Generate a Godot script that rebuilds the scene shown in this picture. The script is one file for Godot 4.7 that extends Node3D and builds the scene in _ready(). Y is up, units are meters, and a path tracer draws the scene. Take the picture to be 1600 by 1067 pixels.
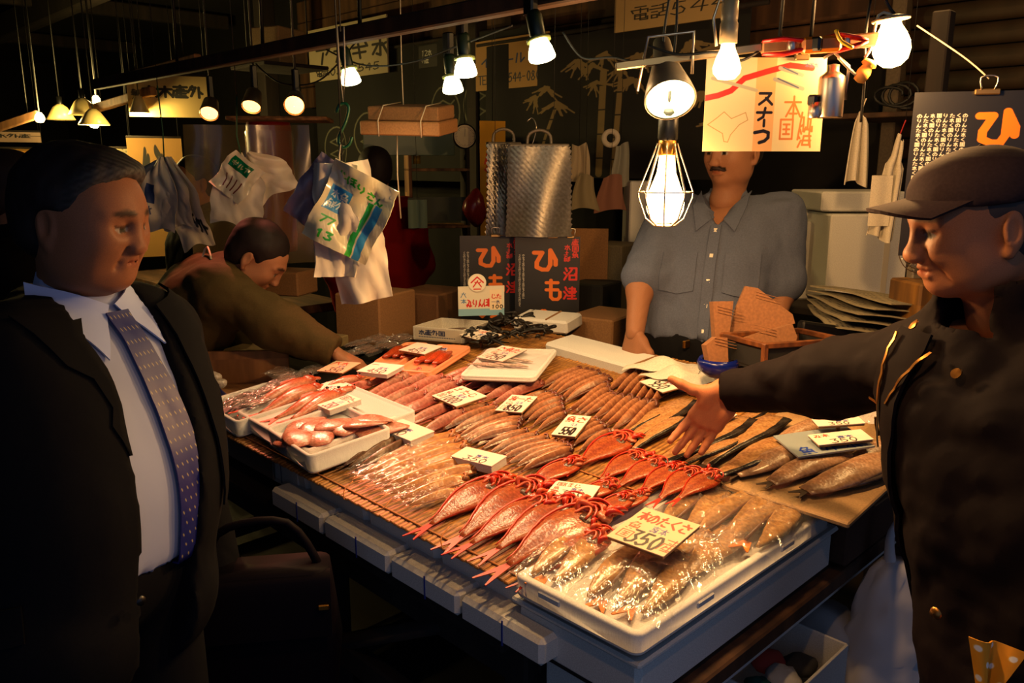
extends Node3D
# A fish stall in a covered market at night: tilted display table, three men around it, lamps on a rail above.
# World: the near corner of the display is the origin, +x runs into the shop, -z runs along the aisle.

const FOCAL := 1260.0
const EYE := Vector3(-0.921, 1.66, 0.663)
const PITCH := -12.47
const YAW := -44.3
var cam_r: Vector3
var cam_u: Vector3
var cam_f: Vector3
var mats := {}
var taken := {}
var rng := RandomNumberGenerator.new()
var fish_noise: ImageTexture
var cloth_noise: ImageTexture
var fleck_noise: ImageTexture


func _ready() -> void:
	rng.seed = 7
	set_camera()
	set_light()
	make_textures()
	make_materials()
	build_setting()
	build_stall()
	build_trays()
	build_fish()
	build_cards()
	build_overhead()
	build_hanging()
	build_shop()
	build_aisle()
	build_people()


func set_camera() -> void:
	var c := Camera3D.new()
	c.name = "camera"
	c.fov = rad_to_deg(2.0 * atan(533.5 / FOCAL))
	c.near = 0.02
	c.far = 60.0
	c.position = EYE
	c.rotation_degrees = Vector3(PITCH, YAW, 0)
	add_child(c)
	c.current = true
	var b := Basis.from_euler(Vector3(deg_to_rad(PITCH), deg_to_rad(YAW), 0))
	cam_r = b.x
	cam_u = b.y
	cam_f = -b.z


func set_light() -> void:
	var e := Environment.new()
	e.background_mode = Environment.BG_COLOR
	e.background_color = Color(0.6, 0.7, 0.9)
	e.background_energy_multiplier = 0.32
	e.ambient_light_source = Environment.AMBIENT_SOURCE_DISABLED
	e.reflected_light_source = Environment.REFLECTION_SOURCE_BG
	e.tonemap_mode = Environment.TONE_MAPPER_LINEAR
	e.tonemap_exposure = 1.0
	e.sdfgi_enabled = true
	e.ssao_enabled = true
	e.ssil_enabled = true
	var w := WorldEnvironment.new()
	w.name = "world_environment"
	w.environment = e
	add_child(w)


# ---------- places ----------

func ray(px: float, py: float) -> Vector3:
	return cam_r * ((px - 800.0) / FOCAL) - cam_u * ((py - 533.5) / FOCAL) + cam_f


func pt(px: float, py: float, depth: float) -> Vector3:
	return EYE + ray(px, py) * depth


func top(x: float) -> float:
	return 0.92 + 0.11 * x


func on(px: float, py: float, dh := 0.0) -> Vector3:   # the point of the tilted display that is sighted there
	var r := ray(px, py)
	return EYE + r * ((0.92 + dh + 0.11 * EYE.x - EYE.y) / (r.y - 0.11 * r.x))


func at_x(px: float, py: float, x: float) -> Vector3:
	var r := ray(px, py)
	return EYE + r * ((x - EYE.x) / r.x)


func at_z(px: float, py: float, z: float) -> Vector3:
	var r := ray(px, py)
	return EYE + r * ((z - EYE.z) / r.z)


# ---------- naming ----------

func numbered(called: String) -> String:
	var n: int = taken.get(called, 0)
	taken[called] = n + 1
	return called if n == 0 else "%s_%03d" % [called, n]


func tag(o: Node, label: String, category: String, group := "", kind := "") -> Node:
	if label: o.set_meta("label", label)
	if category: o.set_meta("category", category)
	if group: o.set_meta("group", group)
	if kind: o.set_meta("kind", kind)
	return o


func thing(called: String, label: String, category: String, where := Vector3.ZERO, turn := 0.0, group := "") -> Node3D:
	var o := Node3D.new()
	o.name = numbered(called)
	add_child(o)
	o.position = where
	o.rotation.y = turn
	tag(o, label, category, group)
	return o


func put(called: String, mesh: Mesh, m: Material, parent: Node = null) -> MeshInstance3D:
	var o := MeshInstance3D.new()
	o.mesh = mesh
	o.material_override = m
	o.cast_shadow = GeometryInstance3D.SHADOW_CASTING_SETTING_ON
	if parent == null:
		o.name = numbered(called)
		add_child(o)
	else:
		o.name = called
		parent.add_child(o, true)
	return o


func struct(called: String, mesh: Mesh, m: Material) -> MeshInstance3D:
	var o := put(called, mesh, m)
	o.set_meta("kind", "structure")
	return o


func copy(o: Node3D, called: String, label: String, group: String) -> Node3D:
	var c: Node3D = o.duplicate()
	c.name = numbered(called)
	add_child(c)
	c.set_meta("label", label)
	c.set_meta("group", group)
	return c


func hang(o: Node3D, from: Vector3, to_y := 3.05, r := 0.0018) -> void:   # a string from the thing up to what holds it
	var w := o.transform * from
	put("hang_line", tube_mesh([from, from + o.transform.basis.inverse() * Vector3(0, to_y - w.y, 0)], r, 5), mats["cord"], o)


const ORD := ["first", "second", "third", "fourth", "fifth", "sixth", "seventh", "eighth", "ninth", "tenth", "eleventh", "twelfth", "thirteenth", "fourteenth", "fifteenth"]


# ---------- shapes ----------

func st_new() -> SurfaceTool:
	var st := SurfaceTool.new()
	st.begin(Mesh.PRIMITIVE_TRIANGLES)
	return st


func done(st: SurfaceTool) -> ArrayMesh:
	st.generate_normals()
	return st.commit()


func quad(st: SurfaceTool, a: Vector3, b: Vector3, c: Vector3, d: Vector3) -> void:
	st.add_vertex(a); st.add_vertex(b); st.add_vertex(c)
	st.add_vertex(a); st.add_vertex(c); st.add_vertex(d)


# chamfered box, centre c, full size s
func box(st: SurfaceTool, c: Vector3, s: Vector3, bev := 0.004, b := Basis()) -> void:
	st.set_smooth_group(-1)
	var h := s * 0.5
	bev = minf(bev, minf(h.x, minf(h.y, h.z)) * 0.8)
	var v := {}
	for ix in [-1, 1]:
		for iy in [-1, 1]:
			for iz in [-1, 1]:
				var sg := Vector3(ix, iy, iz)
				for ax in 3:
					var p := h - Vector3.ONE * bev
					p[ax] = h[ax]
					v[[ix, iy, iz, ax]] = c + b * (p * sg)
	for ax in 3:
		var a1: int = (ax + 1) % 3
		var a2: int = (ax + 2) % 3
		for s0 in [-1, 1]:
			var q := []
			for k in [[-1, -1], [1, -1], [1, 1], [-1, 1]]:
				var key := [0, 0, 0, ax]
				key[ax] = s0
				key[a1] = k[0]
				key[a2] = k[1]
				q.append(v[key])
			if s0 > 0: quad(st, q[3], q[2], q[1], q[0])
			else: quad(st, q[0], q[1], q[2], q[3])
			# the bevel strips along axis ax
			for s1 in [-1, 1]:
				var k1 := [0, 0, 0, a1]
				k1[a1] = s0
				k1[a2] = s1
				var r := []
				for e in [[-1, a1], [1, a1], [1, a2], [-1, a2]]:
					var kk := k1.duplicate()
					kk[ax] = e[0]
					kk[3] = e[1]
					r.append(v[kk])
				if s0 * s1 > 0: quad(st, r[0], r[1], r[2], r[3])
				else: quad(st, r[3], r[2], r[1], r[0])
	for ix in [-1, 1]:
		for iy in [-1, 1]:
			for iz in [-1, 1]:
				var t := [v[[ix, iy, iz, 0]], v[[ix, iy, iz, 1]], v[[ix, iy, iz, 2]]]
				if ix * iy * iz > 0: t.reverse()
				for p in t: st.add_vertex(p)


func box_mesh(s: Vector3, bev := 0.004, c := Vector3.ZERO) -> ArrayMesh:
	var st := st_new()
	box(st, c, s, bev)
	return done(st)


# rings: arrays of points, all of one length; closed around, capped at both ends
func loft(st: SurfaceTool, rings: Array, caps := true, closed := true, cols := []) -> void:
	st.set_smooth_group(0)
	var n: int = rings[0].size()
	var m := n if closed else n - 1
	for i in rings.size() - 1:
		var r0 = rings[i]
		var r1 = rings[i + 1]
		for j in m:
			var k := (j + 1) % n
			var idx := [[i, j], [i + 1, j], [i + 1, k], [i, j], [i + 1, k], [i, k]]
			for e in idx:
				if cols: st.set_color(cols[e[0]][e[1]])
				st.add_vertex(rings[e[0]][e[1]])
	if caps:
		for e in [0, rings.size() - 1]:
			var c := Vector3.ZERO
			for p in rings[e]: c += p
			c /= n
			for j in n:
				var k := (j + 1) % n
				var t := [c, rings[e][j], rings[e][k]] if e == 0 else [c, rings[e][k], rings[e][j]]
				var tc := [0, j, k] if e == 0 else [0, k, j]
				for q in 3:
					if cols: st.set_color(cols[e][tc[q]])
					st.add_vertex(t[q])


func tube(st: SurfaceTool, pts: Array, r, sides := 8, caps := true) -> void:
	var rings := []
	var up := Vector3.UP
	var d0: Vector3 = (pts[1] - pts[0]).normalized()
	if absf(d0.dot(up)) > 0.95: up = Vector3.RIGHT
	for i in pts.size():
		var d: Vector3
		if i == 0: d = pts[1] - pts[0]
		elif i == pts.size() - 1: d = pts[i] - pts[i - 1]
		else: d = (pts[i + 1] - pts[i]).normalized() + (pts[i] - pts[i - 1]).normalized()
		d = d.normalized()
		var x := up.cross(d)
		if x.length() < 0.05:
			x = Vector3.RIGHT.cross(d)
		x = x.normalized()
		var y := d.cross(x).normalized()
		up = y
		var rr: float = r[i] if r is Array else r
		var ring := []
		for j in sides:
			var a := TAU * j / sides
			ring.append(pts[i] + x * cos(a) * rr + y * sin(a) * rr)
		rings.append(ring)
	loft(st, rings, caps)


func tube_mesh(pts: Array, r, sides := 8) -> ArrayMesh:
	var st := st_new()
	tube(st, pts, r, sides)
	return done(st)


func curve(pts: Array, n := 24) -> Array:   # smooth line through points
	var c := Curve3D.new()
	for i in pts.size():
		var t := Vector3.ZERO
		if i > 0 and i < pts.size() - 1: t = (pts[i + 1] - pts[i - 1]) / 6.0
		c.add_point(pts[i], -t, t)
	c.bake_interval = 0.004
	var out := []
	var l := c.get_baked_length()
	for i in n + 1: out.append(c.sample_baked(l * i / n, true))
	return out


# profile: [[radius, y], ...] turned about y
func lathe(st: SurfaceTool, prof: Array, segs := 20, x := Transform3D(), caps := false) -> void:
	var rings := []
	for p in prof:
		var ring := []
		for j in segs:
			var a := TAU * j / segs
			ring.append(x * Vector3(cos(a) * p[0], p[1], sin(a) * p[0]))
		rings.append(ring)
	loft(st, rings, caps)


func lathe_mesh(prof: Array, segs := 20, x := Transform3D(), caps := false) -> ArrayMesh:
	var st := st_new()
	lathe(st, prof, segs, x, caps)
	return done(st)


# flat outline (array of Vector2 in x,y) pushed out along z to a thickness
func prism(st: SurfaceTool, outline: PackedVector2Array, z0: float, z1: float, x := Transform3D()) -> void:
	st.set_smooth_group(-1)
	if Geometry2D.is_polygon_clockwise(outline): outline.reverse()
	var tri := Geometry2D.triangulate_polygon(outline)
	for i in range(0, tri.size(), 3):
		var a := outline[tri[i]]
		var b := outline[tri[i + 1]]
		var c := outline[tri[i + 2]]
		if (b - a).cross(c - a) < 0:
			var t := b
			b = c
			c = t
		for p in [a, c, b]: st.add_vertex(x * Vector3(p.x, p.y, z1))
		for p in [a, b, c]: st.add_vertex(x * Vector3(p.x, p.y, z0))
	for i in outline.size():
		var p := outline[i]
		var q := outline[(i + 1) % outline.size()]
		quad(st, x * Vector3(p.x, p.y, z1), x * Vector3(q.x, q.y, z1), x * Vector3(q.x, q.y, z0), x * Vector3(p.x, p.y, z0))


# a sheet with thickness from a grid of points; f(u, v) -> Vector3, uv kept for print
func sheet(nu: int, nv: int, f: Callable, thick := 0.0, uv := true, col = null) -> ArrayMesh:
	var st := st_new()
	st.set_smooth_group(0)
	var g := []
	for i in nu + 1:
		var row := []
		for j in nv + 1: row.append(f.call(float(i) / nu, float(j) / nv))
		g.append(row)
	var nor := []
	if thick > 0.0:
		for i in nu + 1:
			var row := []
			for j in nv + 1:
				var du: Vector3 = g[mini(i + 1, nu)][j] - g[maxi(i - 1, 0)][j]
				var dv: Vector3 = g[i][mini(j + 1, nv)] - g[i][maxi(j - 1, 0)]
				row.append(du.cross(dv).normalized() * thick)
			nor.append(row)
	for side in (2 if thick > 0.0 else 1):
		for i in nu:
			for j in nv:
				var idx := [[i, j], [i + 1, j], [i + 1, j + 1], [i, j], [i + 1, j + 1], [i, j + 1]]
				if side == 1: idx.reverse()
				for e in idx:
					if uv: st.set_uv(Vector2(float(e[0]) / nu, float(e[1]) / nv))
					if col != null: st.set_color(col.call(float(e[0]) / nu, float(e[1]) / nv, side))
					var p: Vector3 = g[e[0]][e[1]]
					if side == 1: p -= nor[e[0]][e[1]]
					st.add_vertex(p)
	if thick > 0.0:
		st.set_smooth_group(-1)
		var rim := []
		for i in nu + 1: rim.append([i, 0])
		for j in range(1, nv + 1): rim.append([nu, j])
		for i in range(nu - 1, -1, -1): rim.append([i, nv])
		for j in range(nv - 1, -1, -1): rim.append([0, j])
		for k in rim.size() - 1:
			var a = rim[k]
			var b = rim[k + 1]
			if uv: st.set_uv(Vector2(float(a[0]) / nu, float(a[1]) / nv))
			if col != null: st.set_color(col.call(float(a[0]) / nu, float(a[1]) / nv, 1))
			quad(st, g[a[0]][a[1]], g[a[0]][a[1]] - nor[a[0]][a[1]], g[b[0]][b[1]] - nor[b[0]][b[1]], g[b[0]][b[1]])
	return done(st)


# a flat panel with print on its front: corner o, edges along x and y (metres), uv over the front
func panel_mesh(w: float, h: float, thick := 0.003) -> ArrayMesh:   # centred, faces +z
	var st := st_new()
	st.set_smooth_group(-1)
	var a := [Vector3(-w / 2, h / 2, thick / 2), Vector3(w / 2, h / 2, thick / 2), Vector3(w / 2, -h / 2, thick / 2), Vector3(-w / 2, -h / 2, thick / 2)]
	var u := [Vector2(0, 0), Vector2(1, 0), Vector2(1, 1), Vector2(0, 1)]
	for i in [0, 1, 2, 0, 2, 3]:
		st.set_uv(u[i])
		st.add_vertex(a[i])
	st.set_uv(Vector2(0.01, 0.01))
	var z := Vector3(0, 0, thick)
	quad(st, a[1] - z, a[0] - z, a[3] - z, a[2] - z)
	for i in 4:
		var k := (i + 1) % 4
		quad(st, a[k], a[i], a[i] - z, a[k] - z)
	return done(st)


func aim(z: Vector3, up := Vector3.UP) -> Basis:   # basis whose z points along z
	z = z.normalized()
	var x := up.cross(z)
	if x.length() < 0.01: x = Vector3.RIGHT.cross(z)
	x = x.normalized()
	return Basis(x, z.cross(x), z)


# ---------- materials and print ----------

func noise_tex(size: int, freq: float, lo: Color, hi: Color, sd: int, oct := 4, type := FastNoiseLite.TYPE_SIMPLEX_SMOOTH, stretch := 1.0) -> ImageTexture:
	var n := FastNoiseLite.new()
	n.seed = sd
	n.frequency = freq
	n.noise_type = type
	n.fractal_octaves = oct
	var im := n.get_seamless_image(size, size)
	var out := Image.create(size, size, false, Image.FORMAT_RGB8)
	for y in size:
		for x in size:
			out.set_pixel(x, y, lo.lerp(hi, im.get_pixel(x, int(y * stretch) % size).r))
	return ImageTexture.create_from_image(out)


func make_textures() -> void:
	fish_noise = noise_tex(256, 0.05, Color(0.66, 0.62, 0.6), Color(1.0, 1.0, 1.0), 3, 5)
	cloth_noise = noise_tex(256, 0.09, Color(0.82, 0.82, 0.82), Color(1, 1, 1), 5, 3)
	fleck_noise = noise_tex(256, 0.02, Color(0.55, 0.52, 0.5), Color(1, 1, 1), 9, 5)


func mat(key: String, c: Color, rough := 0.7, metal := 0.0) -> StandardMaterial3D:
	if mats.has(key): return mats[key]
	var m := StandardMaterial3D.new()
	m.albedo_color = c
	m.roughness = rough
	m.metallic = metal
	mats[key] = m
	return m


func tex_mat(key: String, c: Color, rough: float, t: Texture2D, scale: float, metal := 0.0) -> StandardMaterial3D:
	if mats.has(key): return mats[key]
	var m := mat(key, c, rough, metal)
	m.albedo_texture = t
	m.uv1_triplanar = true
	m.uv1_scale = Vector3.ONE * scale
	return m


func film(key: String, tint := Color(1, 1, 1), alpha := 0.1, rough := 0.04) -> StandardMaterial3D:   # clear plastic
	if mats.has(key): return mats[key]
	var m := mat(key, Color(tint, alpha), rough)
	m.transparency = BaseMaterial3D.TRANSPARENCY_ALPHA
	m.cull_mode = BaseMaterial3D.CULL_DISABLED
	m.metallic_specular = 1.0
	return m


func print_mat(im: Image, rough := 0.6) -> StandardMaterial3D:
	var m := StandardMaterial3D.new()
	m.albedo_texture = ImageTexture.create_from_image(im)
	m.roughness = rough
	return m


func glow(key: String, c: Color, e: float) -> StandardMaterial3D:
	if mats.has(key): return mats[key]
	var m := mat(key, Color(1, 1, 1), 0.3)
	m.emission_enabled = true
	m.emission = c
	m.emission_energy_multiplier = e
	return m


# strokes: "12 32 24/72 95" = polylines on a 0..9 grid, two digits a point
const GLYPH := {
	"ひ": "12 32 42 34 26 28 49 69 77 74 71/71 83 95 97", "も": "41 44 46 48 59 79 88 86/22 72/25 75", "の": "52 47 29 07 14 42 73 96 88 69",
	"沼": "11 23/04 15/09 26/41 91 95 85/61 53 35/46 96 99 49 46", "津": "11 23/04 15/09 26/42 82 85 45/34 94/37 87/39 99/61 69", "み": "21 52 36 19 07 26 69 98/73 77 59", "り": "21 14 26 36/72 76 59", "ん": "41 19 46 58 79 96",
	"ぼ": "11 05 19 28/41 91/44 94/71 78 48 57 99/81 92/90 99", "干": "11 91/05 95/51 59", "有": "02 92/41 08/35 39/35 85 89/37 87/36 86", "限": "11 19/11 41 34 46 15/61 91 95 65/63 93/61 69 88/75 99", "会": "50 04/50 94/34 74/26 86/45 29 79/65 88",
	"社": "10 22/03 43 07/24 29/35 46/54 94/71 79/49 99", "電": "20 80/02 92/02 14/92 94/51 54/25 85 88 28 25/26 86/55 59 99 97", "話": "11 41/03 53/15 45/17 47/17 19 49 47/90 51/43 93/71 75/56 95 98 58 56", "水": "51 59 38/13 43 18/83 64/63 99",
	"産": "50 52/11 91/33 43/73 63/14 94/14 09/35 28/36 86/38 88/50 59/29 99", "外": "30 05/21 51 28/33 44/71 79/74 96", "ア": "11 91 74/53 49", "カ": "13 83 79/50 29", "ギ": "13 83/16 86/41 59/81 93", "ク": "41 15/32 82 49", "ー": "15 95", "ル": "31 28/61 68 95", "イ": "71 16/53 59",
	"鮮": "20 05/11 41/24 44 47 17 24/08 29/48 59/62 73/91 82/63 93/65 95/57 97/73 79", "魚": "40 14/31 71 63/24 84 87 27 24/54 57/26 86/19 29/49 59/88 99", "一": "05 95", "火": "50 09/52 99/22 34/82 64", "国": "11 91 99 19 11/33 73/35 75/37 77/53 57", "た": "13 53/41 19/65 95/58 69 99", "く": "71 25 89", "さ": "13 93/41 85/36 28 49 89", "じ": "31 27 49 79 97/62 73", "ほ": "11 05 19/41 91/44 94/71 78 48 57 99", "真": "51 53/12 92/24 84 88 24/26 86/18 98/39 19/69 89", "本": "03 93/51 59/53 18/53 98/37 77", "北": "33 39/13 33/17 36/61 68 99 97/64 83", "海": "11 23/04 15/09 26/50 42/41 91/44 94/44 38 88 84 99/36 96", "い": "22 16 29 38/72 87", "木": "03 93/51 59/53 18/53 98", "ス": "12 82 65 19/55 99", "ナ": "04 94/51 47 19", "つ": "03 52 83 86 68 39", "円": "11 19/11 91 99/51 55/15 95", "塩": "24 64/41 48/08 58", "九": "13 83 78 99/51 47 19",
	"0": "41 24 26 49 69 86 83 61 41", "1": "42 61 59", "2": "22 41 72 74 29 89", "3": "21 81 54 86 78 39 18", "4": "61 16 96/72 69", "5": "81 31 25 64 86 78 39 18", "6": "71 35 27 49 78 86 55 26", "7": "11 91 49", "8": "55 23 41 72 55 87 69 29 17 55", "9": "84 55 23 41 72 84 79 59", "-": "25 75", "A": "19 51 99/26 76", "G": "92 51 14 17 49 88 86 56", "N": "19 11 99 91", "E": "91 11 19 99/15 75", "R": "19 11 71 83 65 15/55 99", "M": "19 11 56 91 99", "K": "11 19/91 15 99", "T": "11 91/51 59", "L": "11 19 99", "F": "91 11 19/15 75", "O": "41 24 26 49 69 86 83 61 41", "S": "82 41 13 34 76 88 59 18",
}


func brush(im: Image, a: Vector2, b: Vector2, w: float, c: Color) -> void:
	var r := w * 0.5 + 1.0
	var x0 := maxi(0, int(minf(a.x, b.x) - r))
	var x1 := mini(im.get_width() - 1, int(maxf(a.x, b.x) + r))
	var y0 := maxi(0, int(minf(a.y, b.y) - r))
	var y1 := mini(im.get_height() - 1, int(maxf(a.y, b.y) + r))
	var ab := b - a
	var l := maxf(ab.length_squared(), 0.001)
	for y in range(y0, y1 + 1):
		for x in range(x0, x1 + 1):
			var p := Vector2(x, y)
			var t := clampf((p - a).dot(ab) / l, 0.0, 1.0)
			var d := w * 0.5 - (p - a - ab * t).length() + 0.5
			if d > 0.0: im.set_pixel(x, y, im.get_pixel(x, y).lerp(c, minf(1.0, d)))


func stroke(im: Image, pts: Array, w: float, c: Color) -> void:
	for i in pts.size() - 1: brush(im, pts[i], pts[i + 1], w, c)


# one character in the box (x, y, w, h) in pixels
func glyph(im: Image, ch: String, x: float, y: float, w: float, h: float, pen: float, c: Color) -> void:
	if not GLYPH.has(ch): return
	for line in GLYPH[ch].split("/"):
		var p := []
		for q in line.split(" "): p.append(Vector2(x + w * (int(q[0]) + 0.5) / 10.0, y + h * (int(q[1]) + 0.5) / 10.0))
		stroke(im, p, pen, c)


func write(im: Image, text: String, x: float, y: float, s: float, pen: float, c: Color, dx := 1.0, dy := 0.0, aspect := 1.0) -> void:
	for ch in text:
		glyph(im, ch, x, y, s * aspect, s, pen, c)
		x += s * dx * aspect
		y += s * dy


func blank(w: int, h: int, c: Color) -> Image:
	var im := Image.create(w, h, false, Image.FORMAT_RGB8)
	im.fill(c)
	return im


func make_materials() -> void:
	tex_mat("foam", Color(0.86, 0.86, 0.84), 0.75, cloth_noise, 14.0)
	tex_mat("wood", Color(0.36, 0.24, 0.14), 0.75, noise_tex(256, 0.02, Color(0.45, 0.42, 0.4), Color(1, 1, 1), 21, 4, FastNoiseLite.TYPE_SIMPLEX_SMOOTH, 0.12), 2.2)
	tex_mat("old_wood", Color(0.17, 0.13, 0.1), 0.85, mats["wood"].albedo_texture, 2.0)
	tex_mat("pale_wood", Color(0.7, 0.5, 0.3), 0.65, mats["wood"].albedo_texture, 3.0)
	tex_mat("card", Color(0.56, 0.4, 0.24), 0.85, cloth_noise, 5.0)
	tex_mat("dark", Color(0.035, 0.033, 0.032), 0.8, cloth_noise, 4.0)
	mat("iron", Color(0.1, 0.095, 0.09), 0.5, 0.6)
	mat("chrome", Color(0.8, 0.76, 0.7), 0.3, 1.0)
	mat("black_plastic", Color(0.02, 0.02, 0.02), 0.4)
	mat("cord", Color(0.03, 0.03, 0.03), 0.6)
	mat("string", Color(0.75, 0.7, 0.6), 0.8)
	film("film", Color(1, 1, 1), 0.03, 0.13)
	var f := mat("fish", Color(1, 1, 1), 0.25)
	f.vertex_color_use_as_albedo = true
	f.albedo_texture = fish_noise
	f.uv1_triplanar = true
	f.uv1_scale = Vector3.ONE * 9.0
	f.heightmap_enabled = true
	f.heightmap_texture = fish_noise
	f.heightmap_scale = 0.12
	var sk := mat("skin", Color(1, 1, 1), 0.5)
	sk.vertex_color_use_as_albedo = true
	sk.metallic_specular = 0.28
	sk.albedo_texture = cloth_noise
	sk.uv1_triplanar = true
	sk.uv1_scale = Vector3.ONE * 20.0
	var vc := mat("vcol", Color(1, 1, 1), 0.8)
	vc.vertex_color_use_as_albedo = true


# ---------- the setting ----------

func build_setting() -> void:
	var asphalt := tex_mat("asphalt", Color(0.16, 0.165, 0.18), 0.75, fleck_noise, 6.0)
	struct("floor", box_mesh(Vector3(6.6, 0.1, 18), 0.0, Vector3(0.4, -0.05, -5)), asphalt)
	var platform := struct("floor", box_mesh(Vector3(1.65, 0.12, 9), 0.01, Vector3(2.1, 0.06, -3.2)), mats["old_wood"])
	platform.name = "floor_platform"
	var dark_flecked := tex_mat("dark_flecked", Color(0.055, 0.05, 0.048), 0.9, fleck_noise, 1.5)  # very dark flecked tone shared by walls and ceiling
	var plank := tex_mat("brown_plank", Color(0.42, 0.29, 0.18), 0.8, mats["wood"].albedo_texture, 1.3)
	struct("ceiling", box_mesh(Vector3(6.6, 0.12, 14.0), 0.0, Vector3(0.4, 3.1, -5.8)), dark_flecked)
	struct("wall_back", box_mesh(Vector3(0.1, 3.1, 7.2), 0.0, Vector3(2.98, 1.5, -2.1)), dark_flecked)
	struct("wall_left", box_mesh(Vector3(0.1, 3.1, 12.8), 0.0, Vector3(-2.85, 1.5, -6.3)), dark_flecked)
	struct("wall_far", box_mesh(Vector3(6.4, 3.1, 0.1), 0.0, Vector3(0.4, 1.5, -12.6)), dark_flecked)
	struct("wall_right", box_mesh(Vector3(1.9, 3.1, 0.1), 0.0, Vector3(2.05, 1.5, 1.45)), dark_flecked)
	struct("wall_side", box_mesh(Vector3(0.1, 3.1, 7.0), 0.0, Vector3(2.98, 1.5, -9.2)), dark_flecked)
	# brown boarding over the back of the shop: boards laid lengthwise along z
	var fascia := thing("trim_1", "", "")
	fascia.set_meta("kind", "structure")
	for i in 5:
		put("board", box_mesh(Vector3(0.03, 0.165, 5.0), 0.006, Vector3(2.83 - 0.004 * (i % 2), 2.2 + 0.172 * i, -3.25)), plank, fascia)
	# shutter of horizontal slats behind the cap
	var sh := thing("roller_shutter", "brown roller shutter of horizontal slats at the upper right", "shutter", Vector3(2.78, 0, 0.05))
	var slat := tex_mat("slat", Color(0.26, 0.185, 0.12), 0.6, mats["wood"].albedo_texture, 1.1)
	var sm := st_new()
	var ring0 := []
	for zz in [-0.78, 1.3]:
		var r := []
		for k in 9:
			var a := PI * k / 8.0
			r.append(Vector3(-0.022 * sin(a), 0.043 * cos(a), zz))
		ring0.append(r)
	loft(sm, ring0, true, true)
	var smesh := done(sm)
	for i in 16:
		var o := put("slat", smesh, slat, sh)
		o.position.y = 1.72 + 0.088 * i
	put("side_rail", box_mesh(Vector3(0.07, 1.75, 0.06), 0.005, Vector3(-0.02, 2.2, -0.82)), tex_mat("rail", Color(0.42, 0.36, 0.28), 0.6, cloth_noise, 3.0), sh)
	# posts of the shop
	struct("trim_2", box_mesh(Vector3(0.1, 2.95, 0.1), 0.008, Vector3(2.62, 1.5, -3.28)), mats["old_wood"])
	struct("trim_3", box_mesh(Vector3(0.12, 2.95, 0.12), 0.008, Vector3(2.3, 1.5, -5.35)), mats["old_wood"])
	# roof members along the aisle
	for b in [[Vector3(-0.55, 2.62, -5.5), Vector3(0.16, 0.2, 12.5)], [Vector3(0.1, 2.78, -5.5), Vector3(0.1, 0.16, 12.5)], [Vector3(-1.5, 2.75, -5.5), Vector3(0.14, 0.18, 12.5)], [Vector3(1.2, 2.86, -5.5), Vector3(0.12, 0.2, 12.5)]]:
		struct("trim_4" if not taken.has("trim_4") else "trim_%d" % (4 + taken["roof"]), box_mesh(b[1], 0.01, b[0]), mats["old_wood"])
		taken["roof"] = taken.get("roof", 0) + 1
	for k in 5:
		struct("trim_%d" % (8 + k), box_mesh(Vector3(5.4, 0.12, 0.09), 0.01, Vector3(0.1, 2.95, 0.2 - 2.4 * k)), mats["old_wood"])
	# pipes under the roof
	var pipes := [[Vector3(-0.2, 2.42, 0.6), Vector3(-0.22, 2.38, -9), 0.025, "thin grey conduit pipe running under the dark roof nearest the rail"], [Vector3(-0.95, 2.5, 0.6), Vector3(-0.9, 2.46, -9), 0.045, "thick dark pipe running along the roof at the upper left"]]
	for p in pipes:
		tag(put("roof_pipe", tube_mesh(curve([p[0], (p[0] + p[1]) / 2 + Vector3(0, -0.03, 0), p[1]], 12), p[2], 10), mats["iron"]), p[3], "pipe", "pipes under the roof")


# ---------- the display table ----------

func foam_tray(o: Node3D, w: float, l: float, h: float, wall := 0.016, depth := 0.02, m: Material = null) -> MeshInstance3D:
	# open foam tray, w along x, l along z, centred, base at y = 0; the well is depth deep
	var st := st_new()
	var prof := [[0.0, 0.006, 0], [0.004, 0.0, 0], [0.0, h - 0.004, 1], [0.003, h, 1], [wall - 0.003, h, 1], [wall, h - 0.004, 1], [wall + 0.004, h - depth + 0.004, 1], [wall + 0.012, h - depth, 1]]
	var rings := []
	for p in prof:
		rings.append(rrect(w / 2 - p[0], l / 2 - p[0], maxf(0.02 - p[0], 0.006), p[1]))
	loft(st, rings, true)
	return put("tray_body", done(st), m if m else mats["foam"], o)


func rrect(hx: float, hz: float, r: float, y: float, n := 4) -> Array:
	var out := []
	for c in [[1, 1, 0.0], [-1, 1, 90.0], [-1, -1, 180.0], [1, -1, 270.0]]:
		for k in n + 1:
			var a := deg_to_rad(c[2] + 90.0 * k / n)
			out.append(Vector3(c[0] * (hx - r) + cos(a) * r, y, c[1] * (hz - r) + sin(a) * r))
	return out


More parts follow.
